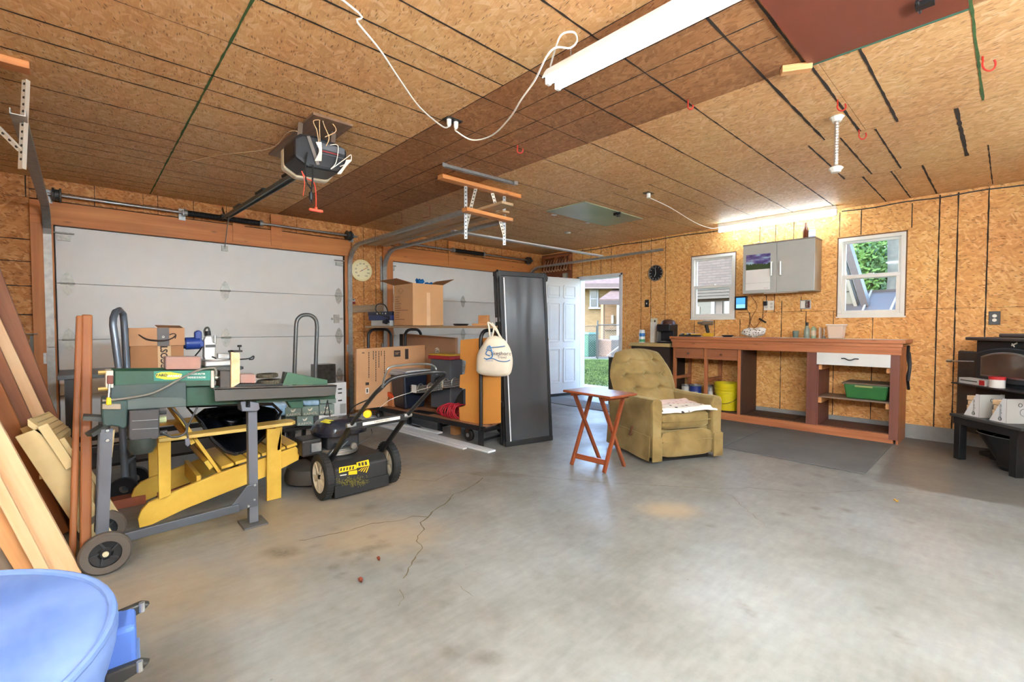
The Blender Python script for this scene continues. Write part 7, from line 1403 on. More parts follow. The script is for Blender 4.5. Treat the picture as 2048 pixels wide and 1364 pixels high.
# ---- large open carton
bx = thing('open_carton', 'large open brown carton with spread flaps on the shelf plank', 'box', (1.12, 3.0, zs)); cb = A(826, 651, z=zs)
c0 = C(826, 650, 0.06); x1, y0 = c0.x, c0.y; s1, s2, hh_ = 0.44, 0.42, A(826, 566, x=c0.x).z-zs; x0 = x1-s1; y1 = y0+s2
cm2 = M('carton_tan', (204, 156, 108), 0.7, var=0.06, vs=3)
for a, b in (((x1-0.004, y0, zs), (x1, y1, zs+hh_)), ((x0, y0, zs), (x1-0.004, y0+0.004, zs+hh_)), ((x0, y0+0.004, zs), (x0+0.004, y1, zs+hh_)), ((x0+0.004, y1-0.004, zs), (x1-0.004, y1, zs+hh_)), ((x0, y0, zs), (x1, y1, zs+0.004))): B().box(a, b).go('wall', cm2, bx)
zt = zs+hh_
def flap(p, q, out, tilt, L=0.17, nm='flap'):
    p, q, out = Vector(p), Vector(q), Vector(out); d = out*math.cos(R(tilt))*L+Z*math.sin(R(tilt))*L; B().add([p, q, q+d*1.0-(q-p)*0.05, p+d*1.0+(q-p)*0.05], [(0, 1, 2, 3)]).go(nm, card2, bx, solid=0.004)
flap((x0, y0, zt), (x1, y0, zt), (0, -1, 0), 12, 0.20); flap((x0, y1, zt), (x1, y1, zt), (0, 1, 0), 25, 0.20); flap((x0, y0, zt), (x0, y1, zt), (-1, 0, 0), 15, 0.2)
lp = M('carton_print', (132, 92, 60), 0.7, var=0)
for i in range(11):
    w = (0.12, 0.07, 0.10, 0.15, 0.12, 0.14, 0.30, 0.11, 0.09, 0.10, 0.22)[i]; B().box((x0+0.03, y0-0.0012, zt-0.15-i*0.027), (x0+0.03+w, y0-0.0002, zt-0.143-i*0.027)).go('print_line', lp, bx)
q = Vector((x0+0.17, y0-0.001, zt-0.075)); B().tube([q+X*0.06, q+Z*0.035, q-X*0.06, q-Z*0.035], 0.0015, 4, closed=True).go('diamond_print', lp, bx)
B().box((x1+0.0002, (y0+y1)/2-0.025, zs+0.001), (x1+0.0015, (y0+y1)/2+0.025, zt-0.1)).go('clear_tape', M('tape_clear', (226, 190, 150), 0.15), bx)
B().add(*blob(((x0+x1)/2, (y0+y1)/2, zt-0.09), (0.19, 0.18, 0.10), 4, 0.5)).go('dark_contents', M('contents_dark', (48, 40, 36), 0.7), bx, smooth=True); B().add(*blob((x1-0.10, y0+0.15, zt+0.01), (0.05, 0.04, 0.05), 9, 0.9)).go('blue_plastic', M('blue_film', (36, 110, 170), 0.25), bx, smooth=True); B().add(*blob((x1-0.08, y0+0.26, zt-0.005), (0.05, 0.05, 0.03), 11, 0.9)).go('blue_plastic', MATS['blue_film'], bx, smooth=True)
# ---- charger, tray, wood pieces on the plank
chg = thing('battery_charger', 'blue and white battery charger with black cable at the wall end of the shelf plank', 'charger', cp_(-1.85, 0.15, zs)); nb = M('charger_blue', (28, 44, 100), 0.4)
p, q = C(731, 655, 0.10), C(778, 653, 0.10); z_ = zs
def cb_(px0, py0, px1, py1, off, d, nm, m, par, bevel=0.004):
    a, b = C(px0, py1, off), C(px1, py1, off); zt_ = C((px0+px1)/2, py0, off).z; zb_ = C((px0+px1)/2, py1, off).z
    return B().prism([Vector((a.x, a.y, zb_)), Vector((b.x, b.y, zb_)), Vector((b.x, b.y, zt_)), Vector((a.x, a.y, zt_))], cv_*d).go(nm, m, par, bevel=bevel)
zq = zs; q = cp_(-1.80, 0.16, zq); B().ob(q+Z*0.035, cu_*0.20, cv_*0.08, Z*0.035).go('white_base', M('charger_white', (196, 198, 196), 0.4), chg, bevel=0.006); B().ob(q+Z*0.10, cu_*0.24, cv_*0.09, Z*0.03).go('blue_case', nb, chg, bevel=0.006); B().ob(q+Z*0.155-cu_*0.06, cu_*0.26, cv_*0.05, Z*0.025).go('blue_bar', M('charger_navy', (22, 30, 66), 0.4), chg, bevel=0.004)
for i in range(4): B().cyl(q+cu_*(-0.1+i*0.06)-cv_*0.051+Z*0.155, q+cu_*(-0.1+i*0.06)-cv_*0.056+Z*0.155, 0.01, n=10).go('dial', (whp, ye, gal, whp)[i], chg)
B().tube(smoothpath([q+cu_*0.2+Z*0.06-cv_*0.1, q+cu_*0.24+Z*0.13-cv_*0.12, q+cu_*0.14+Z*0.25-cv_*0.1, q+cu_*-0.02+Z*0.27-cv_*0.1, q+cu_*-0.06+Z*0.20-cv_*0.1, q+cu_*0.04+Z*0.14-cv_*0.1, q+cu_*0.2+Z*0.10-cv_*0.1], 6), 0.007, 8).go('cable', blackm, chg, smooth=True); B().add(*blob(q+cu_*0.17-cv_*0.11+Z*0.055, (0.06, 0.03, 0.03), 2, 0.6)).go('cable_clamp', M('clamp_navy', (20, 24, 40), 0.5), chg, smooth=True)
tag(B().lathe([(0, 0), (0.07, 0), (0.085, 0.018), (0.08, 0.022), (0.065, 0.008), (0, 0.008)], cp_(-0.40, 0.14, zs), n=24).go('black_dish', blackm, smooth=True), 'shallow black dish on the shelf plank right of the carton', 'dish')
tag(B().prism([cp_(-0.20, 0.20, zs), cp_(-0.06, 0.20, zs), cp_(-0.08, 0.22, zs+0.11), cp_(-0.22, 0.22, zs+0.11)], cv_*0.03).go('wood_offcut', pine2, bevel=0.003), 'upright wood offcut at the end of the shelf plank', 'wood offcut'); tag(board('wood_offcut', cp_(-0.17, 0.10, zs+0.012), cp_(0.08, 0.12, zs+0.012), 0.05, 0.022, pine2), 'flat wood stick lying before the upright offcut on the plank', 'wood offcut')
tag(B().prism([cp_(-0.16, 0.40, 0.62), cp_(0.0, 0.40, 0.62), cp_(0.02, 0.43, 1.14), cp_(-0.20, 0.43, 1.14)], cv_*0.012).go('board_offcut', osb_w1), 'strand board offcut standing behind the black hoop near the tote bag', 'board')
# ---- flattened cartons standing on the deck
dt = dz+0.012
fb = thing('flat_carton', 'flattened brown carton with columns of black print standing on the cart deck', 'box', (0.95, 2.9, dt)); xf = 0.88
fp = T([(713, 698), (850, 690), (850, 790), (712, 802)], xf)
for p in fp[2:]: p.z = dt+0.002
B().prism(fp, (-0.05, 0, 0)).go('sheet', M('carton_flat', (204, 156, 112), 0.7, var=0.05), fb, bevel=0.002); xq = xf+0.001
tx = M('print_black', (58, 46, 40), 0.7, var=0)
for px, ya, yb in ((737, 704, 756), (746, 702, 720), (751, 702, 763), (757, 702, 735), (762, 702, 712), (768, 702, 765)):
    y = ya
    while y < yb:
        e = min(yb, y+random.uniform(2, 5)); B().box(A(px, y, x=xq), A(px+1.6, e, x=xq+0.001)).go('print_line', tx, fb); y = e+1.0
B().box(A(788, 701, x=xq), A(801, 713, x=xq+0.001)).go('black_square', tx, fb); B().box(A(810, 698, x=xq), A(817, 718, x=xq+0.001)).go('warning_bar', tx, fb); lettering('50"', 0.045, A(794.5, 707, x=xq+0.001), Y, Z, card, fb)
B().box(A(731, 765, x=xq), A(738, 770, x=xq+0.001)).go('recycle_mark', tx, fb); B().box(A(731, 776, x=xq), A(738, 787, x=xq+0.001)).go('barcode', whp, fb); B().box(A(733, 778, x=xq+0.001), A(736, 785, x=xq+0.002)).go('barcode_bars', tx, fb)
B().box(A(724, 705, x=xq), A(729, 706.5, x=xq+0.001)).go('hand_slot', tx, fb)
f2 = thing('flat_carton', 'plain flattened brown carton leaning at the back of the cart deck', 'box', cp_(-1.0, 0.62, dt)); pts_ = [C(806, 667, 0.60), C(911, 676, 0.60), C(912, 770, 0.60), C(806, 770, 0.60)]
for p in pts_[2:]: p.z = dt+0.002
B().prism(pts_, cv_*0.04).go('sheet', M('carton_flat2', (178, 136, 104), 0.7, var=0.06), f2, bevel=0.004); q = C(874, 702, 0.598); B().lathe([(0, 0.001), (0.045, 0.001), (0.046, 0)], q, -cv_, 20).go('round_label', M('label_cream', (222, 212, 190), 0.6), f2); lettering('Cos', 0.05, q-cv_*0.002, cu_, Z, tx, f2, bold=0.001); lettering('CO', 0.05, C(848, 697, 0.598), cu_, Z, tx, f2, bold=0.001); cb_(799, 668, 806, 692, 0.602, 0.03, 'black_edge', M('edge_black', (36, 30, 26), 0.6), f2)
og = thing('orange_carton_sheet', 'orange brown carton sheet with cut slots standing behind the hoop post', 'cardboard', cp_(0.1, 0.06, 0.2)); OF = 0.045
op_ = [(921, 680), (952, 677), (985, 675), (1001, 700), (1001, 846), (920, 852), (918, 815), (931, 811), (931, 778), (919, 775), (920, 750), (929, 748), (932, 722), (920, 718)]
B().prism([C(a, b, OF) for a, b in op_], cv_*0.006).go('sheet', M('carton_orange', (212, 146, 68), 0.65, var=0.05, vs=3), og); 
# ---- goods on the deck
bl_ = thing('waste_bin', 'dark blue plastic bin with pale lids stacked on top', 'bin', (1.35, 3.1, dt)); o = Vector((C(818, 785, 0.20).x, C(818, 785, 0.20).y, dt+0.001)); nbm = M('bin_navy', (26, 32, 46), 0.3, var=0.15)
taper(B(), o, 0.27, 0.27, 0.33, 0.33, 0.40).go('bin', nbm, bl_, bevel=0.02)
for i in range(4): taper(B(), o+Vector((0.01*i, 0.008*i, 0.40+i*0.016)), 0.36, 0.36, 0.345, 0.345, 0.013).go('lid', M('lid_pale%d' % (i % 2), ((176, 188, 202), (206, 212, 218))[i % 2], 0.35), bl_, bevel=0.004)
rt = thing('tool_organizer', 'grey tool organizer with red lid and yellow trim on the cart', 'toolbox', cp_(-0.5, 0.4, dt)); q = C(893, 760, 0.36); q = Vector((q.x, q.y, dt)); zt_ = C(893, 712, 0.36).z
B().ob(q+Z*((zt_-dt)/2), cu_*0.17, cv_*0.10, Z*((zt_-dt)/2-0.03)).go('case', M('organizer_grey', (84, 88, 94), 0.5), rt, bevel=0.01); B().ob(q+Z*(zt_-dt-0.012), cu_*0.19, cv_*0.12, Z*0.022).go('red_lid', M('organizer_red', (158, 34, 44), 0.45), rt, bevel=0.006); B().ob(q+Z*(zt_-dt+0.018), cu_*0.185, cv_*0.11, Z*0.010).go('yellow_trim', M('organizer_yellow', (196, 156, 40), 0.5, var=0.2, vs=50), rt, bevel=0.004)
B().prism([q-cv_*0.101+cu_*a+Z*b for a, b in ((-0.10, 0.30), (-0.08, 0.38), (0.0, 0.41), (0.08, 0.38), (0.10, 0.30))], -cv_*0.004).go('window', M('organizer_dark', (34, 32, 32), 0.4), rt)
for i in range(5): B().ob(q-cv_*0.104+cu_*(-0.06+i*0.03)+Z*(0.28+0.02*(i % 2)), cu_*0.011, cv_*0.006, Z*0.022).go('drawer_clip', (M('clip_orange', (176, 96, 40), 0.5), gal)[i % 2], rt)
# coils of aluminium wire
def coil(label, c, rx, rz_, n, r, m, name, cat, ax=cu_, seed=1, tags=None, L=0.22):
    t = thing(name, label, cat, c); rnd = random.Random(seed)
    for i in range(n):
        o = c+ax*((i/(n-1)-0.5)*L)+Z*(rz_+rnd.uniform(-.006, .006)); up = (Z+ax*rnd.uniform(-.15, .15)).normalized(); sd = ax.cross(Z); B().tube(arc(o, 1.0, 0, 360, sd*(rx*rnd.uniform(.9, 1.06)), up*(rz_*rnd.uniform(.9, 1.0)), 18)[:-1], r, 6, closed=True).go('strand', m, t, smooth=True)
    return t
alw = M('wire_alu', (168, 170, 172), 0.3, 0.7, var=0.12, vs=40); c_ = C(845, 787, 0.10); c_ = Vector((c_.x, c_.y, dt+0.005)); sv_ = cv_
def bundle(label, px0, px1, py, off, n, m):
    a, b = C(px0, py, off), C(px1, py-4, off); t = thing('wire_bundle', label, 'wire bundle', Vector(((a.x+b.x)/2, (a.y+b.y)/2, dt))); z0 = a.z
    for i in range(n):
        oz = (i % 4)*0.022-0.03+z0-a.z; oo = (i//4)*0.022; p = a+Z*oz+cv_*oo; q = b+Z*oz+cv_*oo; s_ = 0.03
        B().tube(smoothpath([p+cv_*0.01, p.lerp(q, .2)-Z*0.012, p.lerp(q, .5)-Z*0.016, p.lerp(q, .8)-Z*0.008, q+cv_*0.02], 3), 0.010, 7).go('strand', m, t, smooth=True)
    d = (b-a).normalized()
    for f in (0.35, 0.7): c = a.lerp(b, f)+cv_*0.02; B().tube(arc(c+Z*0.0, 1.0, 0, 360, cv_*0.045, Z*0.05, 14)[:-1], 0.006, 6, closed=True).go('tie_band', gal, t)
    return t, a.lerp(b, 0.2)
wb1, qa = bundle('grey cable bundle with white tag in front of the blue bin', 820, 875, 778, 0.08, 12, M('cable_grey', (128, 126, 122), 0.4, 0.3, var=0.1)); B().ob(qa-cv_*0.018+Z*0.0, cu_*0.045, cv_*0.001, Z*0.045).go('white_tag', pap, wb1)
wb2, qb = bundle('bright silver cable bundle beside the red rope', 872, 922, 768, 0.16, 12, alw); B().ob(qb-cv_*0.02+cu_*0.02, cu_*0.04, cv_*0.001, Z*0.04).go('cream_tag', M('tag_cream', (206, 200, 176), 0.6), wb2)
for t in (wb1, wb2): B().bar(Vector((t.location.x, t.location.y, dt))-cu_*0.15, Vector((t.location.x, t.location.y, dt))+cu_*0.15, 0.12, 0.01).go('cradle', blackm, t)
wr = thing('rope_coil', 'coil of red rope on the cart deck', 'rope', C(900, 800, 0.10)); q = C(902, 796, 0.12); q = Vector((q.x, q.y, dt+0.008)); rr_m = M('rope_red', (176, 26, 44), 0.6, var=0.15, vs=60, bmp=0.3, bs=200)
rnd = random.Random(4)
for i in range(18):
    o = q+cu_*(-0.10+0.26*i/17)+Z*0.045; ax_ = (cu_+Z*rnd.uniform(-.2, .5)+cv_*rnd.uniform(-.5, .2)).normalized(); sd = ax_.cross(Z).normalized(); up = sd.cross(ax_); B().tube(arc(o+Z*0.02*rnd.random(), 1.0, 0, 360, sd*(0.085+0.03*rnd.random()), up*(0.05+0.02*rnd.random()+0.02*i/17), 16)[:-1], 0.007, 6, closed=True).go('rope_loop', rr_m, wr, smooth=True)
tag(B().prism([C(905, 812, 0.14), C(926, 815, 0.14), C(926, 778, 0.20), C(916, 790, 0.18)], cv_*0.06).go('black_wedge', blackm, bevel=0.004), 'black plastic wedge half hidden behind the orange carton sheet', 'wedge')
sc = thing('spray_can', 'white and blue spray can on the cart deck before the printed carton', 'spray can', C(756, 795, 0.04)); q = C(758, 794, 0.05); q = Vector((q.x, q.y, dt)); B().lathe([(0, 0), (0.032, 0), (0.032, 0.10)], q, n=18).go('blue_part', M('spray_blue', (44, 110, 190), 0.35), sc, smooth=True); B().lathe([(0.032, 0.10), (0.032, 0.20), (0.02, 0.222), (0.012, 0.225), (0.012, 0.25), (0, 0.25)], q, n=18).go('white_part', M('spray_white', (206, 210, 214), 0.35), sc, smooth=True)
sg = thing('glue_gun', 'orange caulking tool beside the spray can on the cart deck', 'tool', C(785, 785, 0.08)); q = C(782, 790, 0.08); q = Vector((q.x, q.y, dt)); B().ob(q+Z*0.13, (cu_*0.9-Z*0.35)*0.07, cv_*0.022, (cu_*0.35+Z*0.9)*0.028).go('head', M('tool_orange', (222, 84, 40), 0.4), sg, bevel=0.008); B().ob(q+cu_*0.02+Z*0.05, cu_*0.05, cv_*0.03, Z*0.05).go('body', M('tool_tan', (190, 120, 70), 0.5), sg, bevel=0.008); B().bar(q-cu_*0.05, q-cu_*0.04+Z*0.12, 0.02, 0.02).go('grip', blackm, sg)
tag(B().ob(cp_(-1.6, 0.25, dt+0.008), cu_*0.28, cv_*0.10, Z*0.006).go('thin_board', card2), 'loose brown cardboard strip lying flat on the cart deck', 'cardboard')
pp2 = C(735, 612, 0.0)
# ---- canvas tote bag hanging from the hoop
tg = thing('tote_bag', 'cream canvas tote bag with blue swirl print hanging on the black hoop', 'bag', cp_(0.12, -0.06, 0.7)); TP, TA = cp_(0.03, -0.055, 0), 32.0
def Tb(px, py, d=0.0): return AV(px, py, TP-Vector((-math.sin(R(TA)), math.cos(R(TA)), 0))*d, TA)
tn = Vector((math.sin(R(TA)), -math.cos(R(TA)), 0)); te = Vector((math.cos(R(TA)), math.sin(R(TA)), 0)); cvm = M('canvas_cream', (222, 212, 192), 0.85, var=0.05, vs=8, bmp=0.15, bs=150)
sil = [(953, 742), (955, 710), (966, 688), (980, 672), (1003, 675), (1018, 692), (1025, 715), (1024, 738), (1016, 751), (990, 753), (962, 749)]
ctr = sum((Tb(*p) for p in sil), Vector())/len(sil); vs = []; fs = []; n = 44
poly_ = smoothpath([Tb(*p) for p in sil+[sil[0]]], 4)[:-1]; m_ = len(poly_)
rg = [(1.0, 0.0), (0.96, 0.03), (0.82, 0.055), (0.6, 0.07), (0.3, 0.076), (0.02, 0.077)]
b = B()
for sgn in (1, -0.35):
    vs = [ctr+(p-ctr)*s+tn*(d*sgn) for s, d in rg for p in poly_]; b.add(vs, [((i*m_+k, i*m_+(k+1) % m_, (i+1)*m_+(k+1) % m_, (i+1)*m_+k) if sgn > 0 else (i*m_+k, (i+1)*m_+k, (i+1)*m_+(k+1) % m_, i*m_+(k+1) % m_)) for i in range(5) for k in range(m_)])
b.go('bag_body', cvm, tg, smooth=True)
for pts_ in (((980, 674), (978, 655), (976, 645), (986, 652), (1004, 678)), ((984, 674), (988, 655), (984, 646), (994, 660), (1000, 676))): B().tube(smoothpath([Tb(*p, d=0.02) for p in pts_], 5), 0.009, 6).go('strap', cvm, tg)
bp_ = M('swirl_blue', (62, 120, 178), 0.7, var=0.05); grp = M('swirl_grey', (70, 72, 84), 0.7, var=0)
for pts_, r in ((((968, 716), (974, 718), (984, 714), (984, 704), (976, 700), (972, 708), (980, 712)), 0.005), (((972, 699), (982, 695), (996, 694), (1010, 692)), 0.004), (((972, 719), (985, 717), (998, 722), (1012, 723), (1020, 720)), 0.004), (((984, 704), (980, 692), (974, 695)), 0.005)): B().tube(smoothpath([Tb(*p, d=0.083) for p in pts_], 5), r, 6).go('swirl_print', bp_, tg)
lettering('akeshore', 0.055, Tb(1002, 707, 0.084), te, Z, grp, tg, lift=0.001); lettering('Travel', 0.035, Tb(1004, 714.5, 0.085), te, Z, grp, tg, lift=0.001); lettering('LONDON', 0.018, Tb(978, 721.5, 0.082), te, Z, bp_, tg, lift=0.001)
# ---- folded truck bed cover leaning on the cart
ro = thing('folded_bed_cover', 'folded black vinyl truck bed cover standing on end against the cart', 'bed cover', (2.75, 3.3, 0)); vin, nt_, b__ = _new('black_vinyl')
b__.inputs['Base Color'].default_value = c4((64, 66, 69)); b__.inputs['Roughness'].default_value = 0.27; b__.inputs['Specular IOR Level'].default_value = 0.6; bump(nt_, b__, N(nt_, 'TexNoise', {'Vector': pos(nt_, scale=(2.5, 2.5, 0.5)), 'Scale': 2.0, 'Detail': 1.0}).outputs[0], 0.5, 0.05)
fa, fb_ = A(1012, 895, z=0), A(1106, 881, z=0); u_ = (fb_-fa).normalized(); nrm = Vector((u_.y, -u_.x, 0)); Wd = (fb_-fa).length; ztp = 1.745; ltop = -nrm*0.09
frm = M('cover_frame', (36, 37, 38), 0.45, 0.2, var=0.1)
def fpnt(s, h, d): return fa+u_*(s*Wd)+ltop*h+Z*(0.004+h*ztp)-nrm*d-u_*0.035*h
def fcover(k, d, m):
    b = B().add([fpnt(0.05, .02, d), fpnt(0.95, .02, d), fpnt(0.95, .975, d), fpnt(0.05, .975, d)], [(0, 1, 2, 3)]); nu, nv = 12, 24
    b = B().grid(lambda u, v: fpnt(0.05+0.9*u, 0.02+0.955*v, d+0.006*math.sin(u*9+v*3)*math.sin(math.pi*v)), nu, nv); b.go('vinyl', m, ro, smooth=True, solid=0.004)
    for s in (0.035, 0.965): B().bar(fpnt(s, 0, d), fpnt(s, 1.0, d), 0.035, 0.028, u_).go('side_rail', frm, ro, bevel=0.004)
    for h in (0.014, 0.985): B().bar(fpnt(0.0, h, d), fpnt(1.0, h, d), 0.03, 0.05).go('end_rail', frm, ro, bevel=0.006)
for k in range(3): fcover(k, 0.012+k*0.05, vin if k == 0 else frm)
for h in (0.24, 0.72):
    for k in range(2): B().ob(fpnt(0.03, h, 0.03+0.05*k)-u_*0.02, nrm*0.018, u_*0.008, Z*0.022).go('clip', (blackm, M('clip_white', (206, 206, 210), 0.4))[k], ro)
for s in (0.0, 1.0): B().add(*blob(fpnt(s, 0.975, 0.02), (0.025, 0.03, 0.045), 3, 0.4)).go('corner_cap', frm, ro, smooth=True)
B().bar(fpnt(0.09, 0.03, -0.012), fpnt(0.09, 0.96, -0.012), 0.012, 0.003, nrm).go('pale_strip', M('strip_pale', (206, 208, 212), 0.35), ro)
# ---- white trim boards on the floor
wtp = M('white_floor_board', (214, 218, 222), 0.45, var=0.05)
def fbd(label, a, b, w, z, th=0.018): p, q = A(*a, z=z), A(*b, z=z); p.z = q.z = z; return tag(board('trim_board', p, q, w, th, wtp), label, 'board')
fbd('longest white trim board on the floor along the platform cart', (702, 829), (984, 903), 0.10, 0.010); fbd('white trim board lying against the longest one, ending short of it', (705, 835), (930, 897), 0.05, 0.009, 0.016)
fbd('short white trim board lying on top of the longest one', (715, 826), (880, 866), 0.075, 0.028); fbd('stubby white board piece beside the cart leg on the other trim boards', (800, 842), (842, 856), 0.07, 0.028)
# small things on the floor
lf = M('leaf_brown', (112, 50, 24), 0.7)
for (px, py, r), lb in zip(((721, 1163, 0.018), (757, 1120, 0.014), (1792, 1003, 0.014)), ('curled brown leaf on the floor below the stains', 'small brown leaf on the floor among the stains', 'yellowish leaf on the floor near the grey patch')):
    q = A(px, py, z=0.004); tag(B().grid(lambda u, v: q+Vector(((u-.5)*2*r, (v-.5)*r*1.2*math.sin(math.pi*max(.08, min(.92, u))), 0.002+0.010*abs(v-.5)*2+0.004*math.sin(u*7))), 8, 6).go('dead_leaf', lf if px < 1000 else M('leaf_yellow', (196, 150, 60), 0.7), smooth=True, solid=0.001), lb, 'leaf')
tag(B().box((0.93, 5.35, 0.0), (2.35, 5.88, 0.008)).go('door_mat', M('doormat_grey', (128, 128, 128), 0.8, var=0.1, bmp=0.2), bevel=0.003), 'thin grey mat on the floor inside the entry door', 'mat')
# ================================================================= OUTSIDE, SEEN THROUGH DOOR AND WINDOWS
GZ = -0.15
def stuff(o): o['kind'] = 'stuff'; return o
grass_m, nt_, b_ = _new('lawn_green'); n_ = N(nt_, 'TexNoise', {'Vector': pos(nt_), 'Scale': 3.0, 'Detail': 6.0}).outputs[0]; nt_.links.new(ramp(nt_, n_, [(0.3, c4((44, 62, 22))), (0.5, c4((58, 80, 30))), (0.7, c4((76, 96, 40)))]), b_.inputs['Base Color']); b_.inputs['Roughness'].default_value = 0.9; bump(nt_, b_, N(nt_, 'TexNoise', {'Vector': pos(nt_), 'Scale': 60.0}).outputs[0], 0.6, 0.03)
lawn = tag(B().box((-26, WY+0.14, GZ-0.3), (16, 45, GZ)).go('lawn', grass_m), 'sunlit green lawn outside the entry door', 'lawn')
gb = B(); rg_ = random.Random(3)
for i in range(16000):
    t = rg_.random()**0.6; d = 9.6+t*9; u = rg_.uniform(1160, 1248); r = _ray(u, 700); k = d/math.hypot(r.x, r.y); p = CAM+r*k; p.z = GZ; a = rg_.uniform(0, 6.28); h = rg_.uniform(.02, .05); w = 0.004+0.0006*d
    gb.add([p+Vector((math.cos(a), math.sin(a), 0))*w, p-Vector((math.cos(a), math.sin(a), 0))*w, p+Vector((rg_.uniform(-.02, .02), rg_.uniform(-.02, .02), h))], [(0, 1, 2)])
gr = gb.go('grass_blades', grass_m); tag(gr, 'short grass blades of the lawn outside the door', 'grass'); stuff(gr)
dk = thing('door_step', 'grey wooden step of planks outside the entry door', 'step', (0.6, 7.6, GZ)); dwm = WOOD('step_wood', (104, 96, 86), (130, 122, 112), 0, 0.7)
for i in range(8): board('step_plank', (-0.9, WY+0.22+i*0.145, -0.04), (2.2, WY+0.22+i*0.145, -0.04), 0.138, 0.035, dwm, parent=dk)
for x in (-0.8, 0.6, 2.1): B().box((x-0.03, WY+0.16, GZ), (x+0.03, WY+1.28, -0.06)).go('joist', dwm, dk)
# brick material: courses for the far walls
def BRICK(name, c1, c2, mort, w, h, plane='xz', rot=0.0):
    m, nt, b = _new(name); g = N(nt, 'NewGeometry').outputs['Position']; sp = N(nt, 'SeparateXYZ', {0: g})
    u = math_(nt, 'ADD', math_(nt, 'MULTIPLY', sp.outputs[0], math.cos(rot)), math_(nt, 'MULTIPLY', sp.outputs[1], math.sin(rot)))
    cb = N(nt, 'CombineXYZ', {0: u, 1: sp.outputs[2]}).outputs[0]
    bt_ = N(nt, 'TexBrick', {'Vector': cb, 'Color1': c4(c1), 'Color2': c4(c2), 'Mortar': c4(mort), 'Scale': 1.0, 'Mortar Size': 0.010, 'Brick Width': w, 'Row Height': h, 'Bias': 0.0})
    nt.links.new(bt_.outputs[0], b.inputs['Base Color']); b.inputs['Roughness'].default_value = 0.9; bump(nt, b, bt_.outputs[1], 0.4, 0.01); return m
# ---- yellow brick house beyond the fence, wall square to the view through the door
HP, HA = A(1200, 690, z=GZ), 0.0
dirv = _ray(1200, 660); dirv.z = 0; dirv.normalize(); HD = 27.0; hc = Vector((CAM.x, CAM.y, 0))+dirv*HD; HA = math.degrees(math.atan2(dirv.y, dirv.x))-90
def H(px, py, off=0.0): return AV(px, py, hc-dirv*off, HA)
hu = Vector((math.cos(R(HA)), math.sin(R(HA)), 0)); hn = -dirv
ybr = BRICK('yellow_brick', (106, 84, 50), (118, 97, 62), (98, 87, 66), 0.24, 0.085, rot=R(HA))
hs = thing('brick_house', 'yellow brick house with brown hip roof beyond the chain link fence', 'house', hc)
def Hp(px, py, off=0.0): p = H(px, py, off); return p
zb_ = GZ; zt_ = H(1200, 572).z
wl0, wl1 = H(1130, 600), H(1300, 600)
B().prism([Vector((wl0.x, wl0.y, zb_)), Vector((wl1.x, wl1.y, zb_)), Vector((wl1.x, wl1.y, zt_)), Vector((wl0.x, wl0.y, zt_))], dirv*5).go('wall', ybr, hs)
rfm, nt_, b_ = _new('roof_shingle'); n_ = N(nt_, 'TexNoise', {'Vector': pos(nt_, scale=(1, 1, 5)), 'Scale': 5.0, 'Detail': 3.0}).outputs[0]; nt_.links.new(ramp(nt_, n_, [(0.3, c4((70, 56, 50))), (0.7, c4((90, 74, 66)))]), b_.inputs['Base Color']); b_.inputs['Roughness'].default_value = 0.9
e0, e1 = H(1120, 572, 0.8), H(1320, 572, 0.8); r0_ = Vector((e0.x, e0.y, 0))+dirv*4; r1_ = Vector((e1.x, e1.y, 0))+dirv*4; zr = H(1200, 545).z+1.2
B().add([e0, e1, Vector((r1_.x, r1_.y, zr)), Vector((r0_.x, r0_.y, zr)), e0+dirv*8, e1+dirv*8], [(0, 1, 2, 3), (3, 2, 5, 4), (0, 3, 4), (1, 5, 2)]).go('roof', rfm, hs)
B().bar(H(1120, 571, 0.85), H(1320, 571, 0.85), 0.2, 0.22).go('gutter', M('gutter_brown', (73, 60, 55), 0.6), hs); B().bar(H(1120, 577, 0.5), H(1320, 577, 0.5), 0.9, 0.06).go('soffit', M('soffit_tan', (104, 92, 84), 0.7), hs)
wt2 = M('house_trim_white', (124, 124, 122), 0.5)
def hwin(a, b, c, d, off=0.02):
    p, q = H(a, d, off), H(c, b, off); w_ = B().prism([Vector((p.x, p.y, p.z)), Vector((q.x, q.y, p.z)), Vector((q.x, q.y, q.z)), Vector((p.x, p.y, q.z))], -hn*-0.05).go('window', wt2, hs)
    for i in range(2):
        z0, z1 = p.z+(q.z-p.z)*(0.1+0.43*i), p.z+(q.z-p.z)*(0.1+0.43*i+0.36); a_, b_ = p.lerp(q, 0.16), p.lerp(q, 0.80); B().prism([Vector((a_.x, a_.y, z0))+hn*0.06, Vector((b_.x, b_.y, z0))+hn*0.06, Vector((b_.x, b_.y, z1))+hn*0.06, Vector((a_.x, a_.y, z1))+hn*0.06], hn*0.02).go('pane', M('far_pane', (60, 60, 58), 0.2), w_)
    B().prism([H(a-2, d+1, off)-Z*0.0, H(c+4, d+1, off), H(c+4, d-2, off), H(a-2, d-2, off)], hn*0.18).go('sill', wt2, w_)
hwin(1179, 577, 1197, 617)
